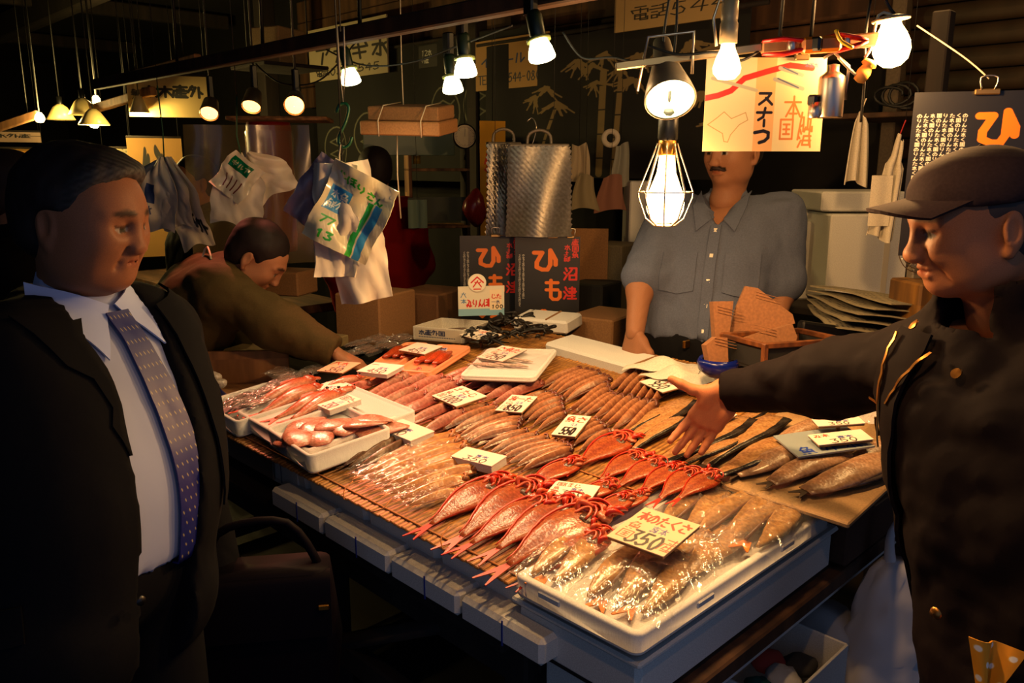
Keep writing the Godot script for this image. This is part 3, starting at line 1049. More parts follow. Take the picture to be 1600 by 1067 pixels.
func fillet_proto(sd: int, gold: bool) -> Node3D:
	var o := Node3D.new()
	var a := Color(0.5, 0.27, 0.1) if gold else Color(0.44, 0.27, 0.15)
	var b := Color(0.62, 0.38, 0.17) if gold else Color(0.55, 0.38, 0.25)
	var d := Color(0.012, 0.012, 0.014) if gold else Color(0.12, 0.09, 0.07)
	put("flesh", strip_mesh(0.22, [0.006, 0.013, 0.021, 0.027, 0.03, 0.029, 0.024] if gold else [0.014, 0.022, 0.027, 0.029, 0.03, 0.029, 0.025], [0.005, 0.009, 0.014, 0.017, 0.018, 0.017, 0.012] if not gold else [0.004, 0.007, 0.009, 0.011, 0.012, 0.011, 0.008], 0.004 * (sd % 3 - 1), func(t: float, s: float) -> Color:
		if s < -1.0: return d
		var m := 0.5 + 0.5 * sin(t * 34.0 + s * 5.0 + sd)
		var c := a.lerp(b, m * 0.6)
		return c.lerp(Color(0.42, 0.17, 0.08), exp(-pow((s - 0.1) * 5.0, 2.0)) * 0.5), 0.5, 18, 14), mats["fish"], o)
	var sk := put("skin", strip_mesh(0.222, [0.007, 0.014, 0.024, 0.031, 0.034, 0.032, 0.026], [0.003, 0.005, 0.008, 0.009, 0.009, 0.008, 0.006], 0.004 * (sd % 3 - 1) + (0.006 if gold else 0.001), func(t: float, s: float) -> Color:
		return d.lerp(Color(0.12, 0.1, 0.08), 0.2 + 0.2 * sin(t * 25 + s * 4)), 0.0, 14, 10), mats["fish"], o)
	sk.position.x = -0.0085 if gold else -0.003
	put("tail_fin", fork_mesh(0.03, 0.012, 0.01), mat("dark_fin", Color(0.25, 0.18, 0.12), 0.6), o)
	return o


func butterfly_proto(sd: int) -> Node3D:   # split fish opened flat, as packed in the bags
	var o := Node3D.new()
	for s in [-1.0, 1.0]:
		var b := put("half_fillet", strip_mesh(0.17, [0.003, 0.009, 0.015, 0.019, 0.021, 0.021, 0.017], [0.004, 0.008, 0.011, 0.013, 0.013, 0.012, 0.008], s * 0.004, func(t: float, q: float) -> Color:
			var m := 0.5 + 0.5 * sin(t * 26.0 + q * 7.0 + sd + s)
			return Color(0.5, 0.25, 0.07).lerp(Color(0.68, 0.42, 0.16), m).lerp(Color(0.16, 0.08, 0.03), exp(-pow((q * s + 0.55) * 6.0, 2.0)) * 0.5), 0.6, 16, 12), mats["fish"], o)
		b.position.x = s * 0.017
		b.rotation.y = -s * 0.05
	put("head", lump_mesh(0.02, sd, Color(0.22, 0.1, 0.04), 0.5), mats["fish"], o).position = Vector3(0, 0.01, 0.165)
	put("backbone", tube_mesh([Vector3(0, 0.008, 0.0), Vector3(0.001, 0.012, 0.08), Vector3(0, 0.011, 0.16)], 0.0025, 6), mat("bone", Color(0.35, 0.2, 0.1), 0.5), o)
	put("tail_fin", fork_mesh(0.03, 0.014, 0.012), mat("yellow_fin", Color(0.8, 0.45, 0.12), 0.4), o)
	return o


func bag_film(l: float, w: float, h: float, sd: int) -> ArrayMesh:   # crinkled clear bag lying over a fish, along z
	var n := FastNoiseLite.new()
	n.seed = sd
	n.frequency = 34.0
	n.noise_type = FastNoiseLite.TYPE_CELLULAR
	n.cellular_return_type = FastNoiseLite.RETURN_DISTANCE2_SUB
	var r2 := RandomNumberGenerator.new()
	r2.seed = sd * 3 + 1
	var crease := []
	for i in 9:
		var an := r2.randf() * PI
		crease.append([Vector2(cos(an), sin(an)), r2.randf_range(-0.4, 0.4) * minf(w, l), r2.randf_range(0.004, 0.009), r2.randf_range(0.004, 0.009), r2.randf_range(-0.5, 0.5) * l])
	return sheet(52, 48, func(u: float, v: float) -> Vector3:
		var x := (u - 0.5) * w
		var z := (v - 0.5) * l
		var fold := 0.0
		for c in crease:
			var d: float = absf(c[0].dot(Vector2(x, z)) - c[1])
			var al: float = c[0].x * z - c[0].y * x - c[4]
			fold += c[2] * maxf(0.0, 1.0 - d / c[3]) * exp(-pow(al / (l * 0.3), 2.0))
		var k: float = pow(maxf(0.0, 1.0 - pow(absf(u - 0.5) * 2.0, 2.5)), 0.6) * pow(maxf(0.0, 1.0 - pow(absf(v - 0.45) * 1.9, 3.0)), 0.6)
		var y: float = 0.002 + h * k + (0.006 * k + 0.003) * (n.get_noise_2d(x * 1.3 + 3.0, z * 1.3) + 0.6) + fold
		return Vector3(x + 0.006 * n.get_noise_2d(z * 2.0, 5.0), y, z), 0.0, false)


func lay(o: Node3D, head: Vector2, tail: Vector2, l: float, lift := 0.0, wide := 1.0, dx := 0.0) -> void:
	var a := on(head.x, head.y, lift)
	var b := on(tail.x, tail.y, lift)
	var bs := lie(a, b)
	var k := a.distance_to(b) / l
	o.transform = Transform3D(bs.rotated(bs.z, dx) * Basis.from_scale(Vector3(wide * minf(k, 1.15), minf(k, 1.15), k)), b)


func group_of(protos: Array, called: String, cat: String, heads: Array, tails: Array, n: int, l: float, where: String, group: String, lift := 0.004, wide := 1.0) -> void:
	for i in n:
		var t := float(i) / maxi(1, n - 1)
		var h := along(heads, t)
		var q := along(tails, t)
		var p: Node3D = protos[(i * 5 + heads.size() + int(heads[0].x)) % protos.size()]
		var o := copy(p, called, "%s, %s from far end" % [where, ORD[i]], group)
		o.set_meta("category", cat)
		lay(o, h + Vector2(rng.randf_range(-1.5, 1.5), rng.randf_range(-1, 1)), q + Vector2(rng.randf_range(-2, 2), rng.randf_range(-1.5, 1.5)), l, lift + 0.0012 * i, wide * rng.randf_range(0.92, 1.1), rng.randf_range(-0.15, 0.25))


func along(a: Array, t: float) -> Vector2:
	var x := clampf(t, 0, 0.9999) * (a.size() - 1)
	var i := int(x)
	return a[i].lerp(a[i + 1], x - i)


func v2(a: Array) -> Array:
	var out := []
	for i in range(0, a.size(), 2): out.append(Vector2(a[i], a[i + 1]))
	return out


func build_fish() -> void:
	var brown := []
	var pink := []
	var thin := []
	var pale := []
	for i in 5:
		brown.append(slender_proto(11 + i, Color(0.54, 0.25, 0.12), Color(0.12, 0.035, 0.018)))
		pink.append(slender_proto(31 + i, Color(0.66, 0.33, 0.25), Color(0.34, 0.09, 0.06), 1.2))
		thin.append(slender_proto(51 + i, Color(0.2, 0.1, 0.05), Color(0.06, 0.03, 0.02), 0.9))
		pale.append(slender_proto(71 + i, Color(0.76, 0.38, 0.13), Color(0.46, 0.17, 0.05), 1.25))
	var red := [red_proto(1), red_proto(2), red_proto(3)]
	var gold := [fillet_proto(1, true), fillet_proto(2, true), fillet_proto(3, true)]
	var grey := [fillet_proto(4, false), fillet_proto(5, false), fillet_proto(6, false)]
	var whole := [whole_proto(1), whole_proto(2), whole_proto(3)]
	var fly := [butterfly_proto(1), butterfly_proto(2)]

	# rows of slender dried fish: heads from first to last, tails likewise
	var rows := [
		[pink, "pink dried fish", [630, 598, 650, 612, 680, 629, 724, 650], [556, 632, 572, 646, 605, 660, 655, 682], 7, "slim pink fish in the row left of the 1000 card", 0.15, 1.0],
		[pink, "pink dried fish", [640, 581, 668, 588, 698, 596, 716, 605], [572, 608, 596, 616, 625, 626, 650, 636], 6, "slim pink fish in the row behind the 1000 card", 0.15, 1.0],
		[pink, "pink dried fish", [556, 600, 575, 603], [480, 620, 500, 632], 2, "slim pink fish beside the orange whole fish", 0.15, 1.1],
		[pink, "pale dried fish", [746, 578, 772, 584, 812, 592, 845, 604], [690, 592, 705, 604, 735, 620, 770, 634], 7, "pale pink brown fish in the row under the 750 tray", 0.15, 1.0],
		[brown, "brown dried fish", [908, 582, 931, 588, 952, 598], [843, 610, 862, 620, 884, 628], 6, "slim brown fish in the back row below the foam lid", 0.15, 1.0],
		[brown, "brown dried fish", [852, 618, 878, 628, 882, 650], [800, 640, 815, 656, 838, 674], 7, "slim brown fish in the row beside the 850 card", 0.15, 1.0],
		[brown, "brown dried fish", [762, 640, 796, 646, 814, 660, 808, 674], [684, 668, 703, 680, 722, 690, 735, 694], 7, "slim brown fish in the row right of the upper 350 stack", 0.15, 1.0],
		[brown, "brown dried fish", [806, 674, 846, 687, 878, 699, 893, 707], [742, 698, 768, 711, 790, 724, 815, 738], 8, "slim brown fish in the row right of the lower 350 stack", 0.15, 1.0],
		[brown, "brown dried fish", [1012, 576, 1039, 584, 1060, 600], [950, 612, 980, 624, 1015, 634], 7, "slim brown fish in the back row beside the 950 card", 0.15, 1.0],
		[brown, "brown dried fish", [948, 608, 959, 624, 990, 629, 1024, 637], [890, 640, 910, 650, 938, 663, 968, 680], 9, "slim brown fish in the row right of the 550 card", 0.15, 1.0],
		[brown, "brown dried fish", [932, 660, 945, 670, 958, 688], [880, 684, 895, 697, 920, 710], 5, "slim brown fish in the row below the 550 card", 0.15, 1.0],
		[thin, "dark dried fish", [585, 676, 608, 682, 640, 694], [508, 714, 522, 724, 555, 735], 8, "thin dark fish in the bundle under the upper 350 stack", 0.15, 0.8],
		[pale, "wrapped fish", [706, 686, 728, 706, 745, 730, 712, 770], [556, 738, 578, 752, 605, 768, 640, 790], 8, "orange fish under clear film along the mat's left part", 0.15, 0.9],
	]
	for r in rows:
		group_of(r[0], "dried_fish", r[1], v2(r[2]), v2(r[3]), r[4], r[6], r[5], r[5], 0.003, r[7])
	# film sleeves over the orange fish
	var fh := v2([712, 684, 730, 704, 745, 728, 716, 768])
	var ft := v2([550, 738, 574, 754, 602, 770, 634, 792])
	for i in 8:
		var t := i / 7.0
		var o := put("film_sleeve", bag_film(0.22, 0.05, 0.016, 400 + i), mats["film"])
		var a := on(along(fh, t).x, along(fh, t).y, 0.006)
		var b := on(along(ft, t).x, along(ft, t).y, 0.006)
		o.transform = Transform3D(lie(a, b) * Basis.from_scale(Vector3(1, 1, a.distance_to(b) / 0.21)), (a + b) / 2)
		tag(o, "clear film sleeve over an orange fish on the mat, %s from far end" % ORD[i], "film sleeve", "film sleeves over the orange fish")
	# red opened fish: head, tail
	var reds := [
		[792, 752, 640, 840], [845, 760, 686, 862], [868, 782, 700, 870], [906, 785, 742, 880], [944, 800, 752, 908], [950, 836, 800, 922],
		[905, 722, 800, 775], [985, 684, 880, 742], [962, 756, 870, 800], [986, 776, 900, 830], [1004, 712, 920, 762], [1036, 722, 950, 770], [1062, 730, 985, 782], [1090, 738, 1015, 792], [1122, 742, 1045, 790], [1010, 770, 945, 815],
	]
	var red_where := ["leftmost of the front row", "second in the front row", "third in the front row", "fourth in the front row", "fifth in the front row", "last of the front row, touching the white tray", "behind the front row, left of the price card", "topmost, reaching up to the brown fish", "under the price card's right corner", "just right of the price card", "first of the crowded back row", "second of the crowded back row", "third of the crowded back row", "fourth of the crowded back row", "rightmost of the crowded back row", "between the card and the bagged fish"]
	for i in reds.size():
		var q = reds[i]
		var o := copy(red[i % 3], "red_fish", "red opened fish with a forked tail, %s" % red_where[i], "red opened fish on the mat")
		o.set_meta("category", "fish")
		lay(o, Vector2(q[0], q[1]), Vector2(q[2], q[3]).lerp(Vector2(q[0], q[1]), 0.22), 0.23, 0.006 + 0.0015 * (i % 5), 1.0, 0.1 + 0.1 * sin(i * 2.0))
	# golden split fish with dark skin
	var golds := [[1072, 628, 975, 696, 1.1], [1062, 655, 990, 702, 0.8], [1155, 655, 1030, 722, 1.5], [1150, 690, 1065, 728, 0.7], [1210, 655, 1100, 728, 1.2], [1224, 690, 1120, 742, 1.3], [1190, 642, 1140, 672, 0.9], [1040, 640, 972, 680, 0.8]]
	var gold_where := ["left of the pointing hand", "just below the thumb", "broad one under the fingertips", "narrow one right of the fingertips", "dark edged one below the sleeve cuff", "wide one before the bagged fish", "small one close under the cuff", "hindmost, next to the brown rows"]
	for i in golds.size():
		var q = golds[i]
		var o := copy(gold[i % 3], "split_fish", "golden split fish with black skin, %s" % gold_where[i], "golden split fish by the hand")
		o.set_meta("category", "fish")
		lay(o, Vector2(q[0], q[1]), Vector2(q[2], q[3]), 0.22, 0.006 + 0.002 * (i % 4), q[4], -0.12)
	var greys := [[1272, 702, 1150, 742, 1.1], [1322, 712, 1205, 755, 1.1], [1386, 722, 1258, 768, 1.2], [1432, 688, 1325, 722, 1.1], [1290, 660, 1215, 690, 1.0], [1400, 690, 1340, 712, 0.9]]
	var grey_where := ["leftmost of the fillets left of the sleeve card", "second, below the sleeve card", "lowest, on the cardboard edge", "rightmost, touching the dark jacket", "hindmost, behind the sleeve card", "short one below the shiny bag"]
	for i in greys.size():
		var q = greys[i]
		var o := copy(grey[i % 3], "fish_fillet", "thick greyish tan fillet, %s" % grey_where[i], "thick fillets on the right wing")
		o.set_meta("category", "fillet")
		lay(o, Vector2(q[0], q[1]), Vector2(q[2], q[3]), 0.22, 0.004 + 0.002 * (i % 3), q[4], 0.05)
	# orange whole fish in the left tray
	var wh := [[500, 592, 385, 640], [508, 604, 405, 648], [522, 615, 430, 655], [540, 614, 455, 656], [570, 590, 500, 610], [560, 606, 505, 622]]
	for i in wh.size():
		var q = wh[i]
		var o := copy(whole[i % 3], "whole_fish", "orange whole fish in the left white tray, %s from the far side" % ORD[i], "orange whole fish")
		o.set_meta("category", "fish")
		lay(o, Vector2(q[0], q[1]), Vector2(q[2], q[3]), 0.2, 0.042, 1.0, 0.1)
	# pink fillet pieces heaped in the front left tray
	var pc := [[440, 682], [462, 670], [482, 695], [500, 672], [520, 660], [515, 690], [540, 678], [556, 660], [578, 664], [466, 690], [490, 680], [545, 666], [568, 672], [530, 674]]
	for i in pc.size():
		var o := put("fillet_piece", piece_mesh(500 + i), mats["fish"])
		var p := on(pc[i][0] - 10, pc[i][1] + 9, 0.044)
		o.transform = Transform3D(lie(p + Vector3(0.7 + 0.5 * sin(i * 2.3), 0, 0.9 * cos(i * 1.7)), p) * Basis(Vector3.FORWARD, 0.3 * sin(i * 3.1)) * Basis(Vector3.RIGHT, -0.1), p + Vector3(0, 0.005 * (i % 4), 0))
		tag(o, "pink fillet piece in the front left tray, %s counted from the left" % ORD[i], "fillet", "pink fillet pieces")
	# packets of small dark fish at the far left, and glittering ones beyond
	var pk := [[362, 632, 60], [384, 624, 50], [408, 615, 40], [430, 606, 60], [452, 596, 45], [400, 632, 40], [474, 588, 50], [440, 585, 30], [490, 580, 40], [545, 556, 30], [575, 548, 40], [605, 542, 50], [560, 540, 35], [592, 532, 30], [625, 530, 40], [530, 566, 45]]
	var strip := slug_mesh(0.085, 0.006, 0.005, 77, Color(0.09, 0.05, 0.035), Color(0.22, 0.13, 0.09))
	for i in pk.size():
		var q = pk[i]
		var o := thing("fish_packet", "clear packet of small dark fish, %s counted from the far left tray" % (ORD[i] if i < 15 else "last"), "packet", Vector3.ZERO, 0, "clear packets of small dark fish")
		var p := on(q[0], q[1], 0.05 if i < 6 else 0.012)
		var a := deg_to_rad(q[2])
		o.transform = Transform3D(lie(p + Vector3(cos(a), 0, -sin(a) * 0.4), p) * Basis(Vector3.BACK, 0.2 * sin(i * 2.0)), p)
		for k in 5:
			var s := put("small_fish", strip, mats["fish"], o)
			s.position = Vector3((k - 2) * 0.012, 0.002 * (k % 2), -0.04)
		put("film", bag_film(0.12, 0.085, 0.014, 600 + i), mats["film"], o)
	# bagged split fish in the corner tray: head, tail
	var bg := [[925, 842, 848, 905], [1015, 862, 940, 940], [1060, 880, 985, 952], [1120, 770, 1050, 825], [1200, 775, 1110, 835], [1150, 835, 1080, 880], [1230, 795, 1165, 850], [1105, 848, 1050, 905]]
	var bw := ["nearest the red fish, left end", "nearest the viewer, tail at the tray's near edge", "second at the tray's near edge", "at the back, right of the price board", "in the back middle", "in the middle of the tray", "at the far right end", "below the price board's right corner"]
	for i in bg.size():
		var q = bg[i]
		var y := 0.938 if i < 3 or i == 5 or i == 7 else 0.952
		var a := on_y(q[0], q[1], y)
		var b := on_y(q[2], q[3], y)
		var o := copy(fly[i % 2], "bagged_fish", "split brown fish in a clear bag, %s" % bw[i], "bagged split fish in the corner tray")
		o.set_meta("category", "fish")
		var k := a.distance_to(b) / 0.17
		var bs := lie(a, b, Vector3.UP)
		o.transform = Transform3D(bs * Basis.from_scale(Vector3(minf(k, 1.25) * 1.15, 1.3, k)), b)
		var f := put("fish_bag", bag_film(a.distance_to(b) * 1.5, 0.135, 0.026, 700 + i), mats["film"])
		f.transform = Transform3D(bs, (a * 0.58 + b * 0.42) + Vector3(0, -0.002, 0))
		tag(f, "crinkled clear bag around the split fish, %s" % bw[i], "bag", "clear bags in the corner tray")
	for p in brown + pink + thin + pale + red + gold + grey + whole + fly: p.free()


func piece_mesh(sd: int) -> ArrayMesh:
	var r2 := RandomNumberGenerator.new()
	r2.seed = sd
	var b := r2.randf_range(-0.008, 0.008)
	return strip_mesh(0.12, [0.018, 0.034, 0.04, 0.038, 0.03, 0.018, 0.005], [0.004, 0.008, 0.01, 0.0095, 0.008, 0.005, 0.002], b, func(t: float, s: float) -> Color:
		return Color(0.68, 0.28, 0.18).lerp(Color(0.78, 0.46, 0.34), 0.5 + 0.5 * sin(t * 18 + s * 3 + sd)).lerp(Color(0.4, 0.05, 0.03), clampf(absf(s) * 2.0 - 1.4, 0, 1)), 0.4, 12, 12)


# ---------- price cards ----------

func build_cards() -> void:
	# top left, top right, bottom left (as sighted), lift, thickness, price, ink rows, where
	var cards := [
		[1008, 793, 1095, 821, 948, 838, 0.055, 0.006, "350", "本のたくさ", "large price board 350 on the bagged fish", 0.62],
		[870, 751, 938, 760, 834, 768, 0.03, 0.005, "350", "国ほじ", "price card 350 lying on the red fish", 0.85],
		[729, 698, 792, 713, 700, 712, 0.036, 0.02, "350", "", "white price card 350 on a stack above the filmed fish", 0.9],
		[617, 650, 679, 674, 580, 664, 0.04, 0.016, "350", "", "white price card 350 beside the fillet tray", 0.95],
		[722, 603, 761, 619, 694, 627, 0.04, 0.006, "1000", "塩たじ", "price card 1000 among the pink fish", 0.85],
		[800, 617, 840, 620, 771, 641, 0.035, 0.005, "850", "真一た", "price card 850 between the brown rows", 0.8],
		[888, 648, 924, 651, 846, 682, 0.035, 0.006, "550", "魚さ", "tall price card 550 on the brown fish", 0.8],
		[1262, 680, 1345, 671, 1243, 700, 0.05, 0.005, "350", "み本", "price card 350 in a plastic bag below the sleeve", 0.8],
		[1268, 655, 1340, 650, 1258, 668, 0.06, 0.005, "350", "", "price card 350 half hidden by the sleeve", 0.8],
		[1051, 583, 1088, 599, 1020, 606, 0.035, 0.004, "950", "魚の", "price card 950 left of the pointing thumb", 0.85],
		[1120, 640, 1152, 648, 1098, 660, 0.035, 0.004, "350", "の", "white price card just under the open hand", 0.85],
		[785, 540, 824, 546, 768, 566, 0.068, 0.003, "750", "さ魚た", "price card 750 on the filmed whitebait", 0.75],
		[748, 514, 784, 523, 732, 527, 0.045, 0.004, "950", "塩ほ", "price card 950 before the dark heap", 0.75],
		[585, 566, 632, 571, 563, 581, 0.05, 0.012, "450", "一", "pinkish price card 450 on the pink fish", 0.9],
		[510, 597, 545, 600, 488, 609, 0.05, 0.004, "350", "", "small price card 350 between the orange whole fish", 0.9],
		[545, 616, 565, 624, 511, 640, 0.07, 0.014, "350", "国た", "thick price card 350 on the pink fillets", 0.9],
		[652, 535, 692, 541, 622, 547, 0.05, 0.008, "450", "", "pink blank looking price card on the roe tray", 0.8],
		[525, 564, 564, 567, 500, 580, 0.04, 0.004, "350", "火水", "tan price card beside the glittering packets", 0.55],
	]
	for q in cards:
		var a := on(q[0], q[1], q[6])
		var b := on(q[2], q[3], q[6])
		var c := on(q[4], q[5], q[6])
		var x := (b - a)
		var y := (a - c)
		var w := x.length()
		x = x.normalized()
		y = (y - x * y.dot(x))
		var h := clampf(y.length(), 0.03, 0.13)
		y = y.normalized()
		var z := x.cross(y)
		if z.y < 0: z = -z
		var im := blank(144, int(144.0 * h / w), Color(0.84, 0.72, 0.58) if q[11] < 0.7 else Color(0.9, 0.86, 0.8))
		var ih: float = im.get_height()
		var orange := Color(0.85, 0.2, 0.08)
		var n: int = q[9].length()
		if n > 0: write(im, q[9], 8, ih * 0.05, ih * 0.3, maxf(2.5, ih * 0.035), orange, 1.04, 0.0, minf(1.0, 124.0 / (n * ih * 0.3)))
		glyph(im, "真", 62, ih * 0.36, 20, ih * 0.2, 2.2, Color(0.15, 0.2, 0.5))
		glyph(im, "本", 84, ih * 0.36, 20, ih * 0.2, 2.2, Color(0.15, 0.2, 0.5))
		if n > 2: write(im, "魚国", 6, ih * 0.4, ih * 0.24, 2.6, orange, 0.0, 1.05)
		if n > 3: glyph(im, "産", 112, ih * 0.55, ih * 0.3, ih * 0.36, 3.0, orange)
		var s := ih * 0.42
		write(im, q[8], 34, ih * 0.55, s, maxf(3.0, ih * 0.045), Color(0.06, 0.04, 0.04), 0.98, 0.0, minf(0.9, 84.0 / (s * q[8].length())))
		var o := thing("price_card", q[10], "price card", Vector3.ZERO, 0, "handwritten price cards")
		o.transform = Transform3D(Basis(x, y, z), (a + b) / 2 - y * h / 2)
		var cb := put("card_backing", box_mesh(Vector3(w * 0.98, h * 0.98, q[7]), 0.001, Vector3(0, 0, -0.001 - q[7] / 2)), mats["foam"] if q[7] > 0.01 else mats["pale_wood"], o)
		put("card_face", panel_mesh(w, h, 0.002), print_mat(im, 0.5), cb)
		put("prop", box_mesh(Vector3(0.008, 0.008, maxf(q[6], 0.02)), 0.001, Vector3(0, 0, -q[7] - maxf(q[6], 0.02) / 2)), mats["pale_wood"], o)
	# plastic bag of sheets under the sleeve card
	var a := on(1240, 706, 0.035)
	var b := on(1352, 690, 0.035)
	var bs := lie(b, a)
	var bag := thing("plastic_wallet", "bluish plastic bag with blue print holding the sleeve card", "bag")
	bag.transform = Transform3D(bs, (a + b) / 2)
	var bi := blank(96, 64, Color(0.55, 0.6, 0.62))
	write(bi, "魚外水", 6, 40, 20, 2, Color(0.1, 0.2, 0.6), 1.4)
	var p := put("wallet", panel_mesh(a.distance_to(b) * 1.05, 0.12, 0.004), print_mat(bi, 0.15), bag)
	p.transform = Transform3D(Basis(Vector3(0, 0, 1), Vector3(1, 0, 0) if bs.x.x > 0 else Vector3(-1, 0, 0), Vector3.UP), Vector3(0.03 if bs.x.x > 0 else -0.03, 0, 0))
	var sh := put("shiny_bag", bag_film(0.13, 0.14, 0.03, 900), film("milky", Color(0.8, 0.82, 0.85), 0.45, 0.1))
	var sp := on(1385, 665, 0.02)
	sh.transform = Transform3D(lie(sp + Vector3(1, 0, 0), sp), sp)
	tag(sh, "crumpled shiny clear bag beside the old man's jacket", "bag")


# ---------- lamps and what hangs overhead ----------

func omni(parent: Node3D, where: Vector3, c: Color, e: float, size := 0.03) -> void:
	var l := OmniLight3D.new()
	l.name = "light"
	l.light_color = c
	l.light_energy = e
	l.light_size = size
	l.omni_range = 16.0
	l.omni_attenuation = 2.0
	l.shadow_enabled = true
	parent.add_child(l, true)
	l.position = where


func spot(parent: Node3D, where: Vector3, to: Vector3, c: Color, e: float, angle: float, size := 0.025) -> void:
	var l := SpotLight3D.new()
	l.name = "light"
	l.light_color = c
	l.light_energy = e
	l.light_size = size
	l.spot_range = 12.0
	l.spot_attenuation = 2.0
	l.spot_angle = angle
	l.spot_angle_attenuation = 0.7
	l.shadow_enabled = true
	parent.add_child(l, true)
	l.transform = Transform3D(aim(-to), where)


func cable(pts: Array, r := 0.003, n := 20) -> ArrayMesh:
	return tube_mesh(curve(pts, n), r, 6)


func clip_lamp(where: Vector3, label: String, c: Color, e: float, down: Vector3, s := 1.0) -> Node3D:
	# reflector bulb in a dark socket, held by a clamp on the rail
	var o := thing("clip_lamp", label, "lamp", where, 0, "reflector bulbs clipped along the rail")
	var x := Transform3D(aim(-down).rotated(aim(-down).x, PI / 2), Vector3.ZERO)
	x.basis = Basis(aim(-down).x, aim(-down).z, -aim(-down).y)
	var up := x.basis.y
	put("bulb", lathe_mesh([[0.001, -0.022 * s], [0.022 * s, -0.022 * s], [0.0285 * s, -0.019 * s], [0.03 * s, -0.014 * s], [0.026 * s, 0.004 * s], [0.02 * s, 0.018 * s], [0.018 * s, 0.022 * s], [0.001, 0.024 * s]], 20, x), glow("bulb_rail", Color(1.0, 0.97, 0.75), 9.0), o)
	put("collar", lathe_mesh([[0.018 * s, 0.022 * s], [0.027 * s, 0.02 * s], [0.027 * s, 0.026 * s], [0.017 * s, 0.03 * s]], 20, x), mat("collar", Color(0.45, 0.5, 0.3), 0.4), o)
	put("socket", lathe_mesh([[0.016 * s, 0.026 * s], [0.018 * s, 0.034 * s], [0.018 * s, 0.075 * s], [0.013 * s, 0.085 * s], [0.001, 0.087 * s]], 14, x), mat("dark_green", Color(0.03, 0.1, 0.06), 0.4), o)
	put("clamp", box_mesh(Vector3(0.022, 0.07, 0.03), 0.004, up * 0.11 * s), mats["black_plastic"], o)
	spot(o, -up * 0.004, down, c, e, 72.0, 0.022 * s)
	return o


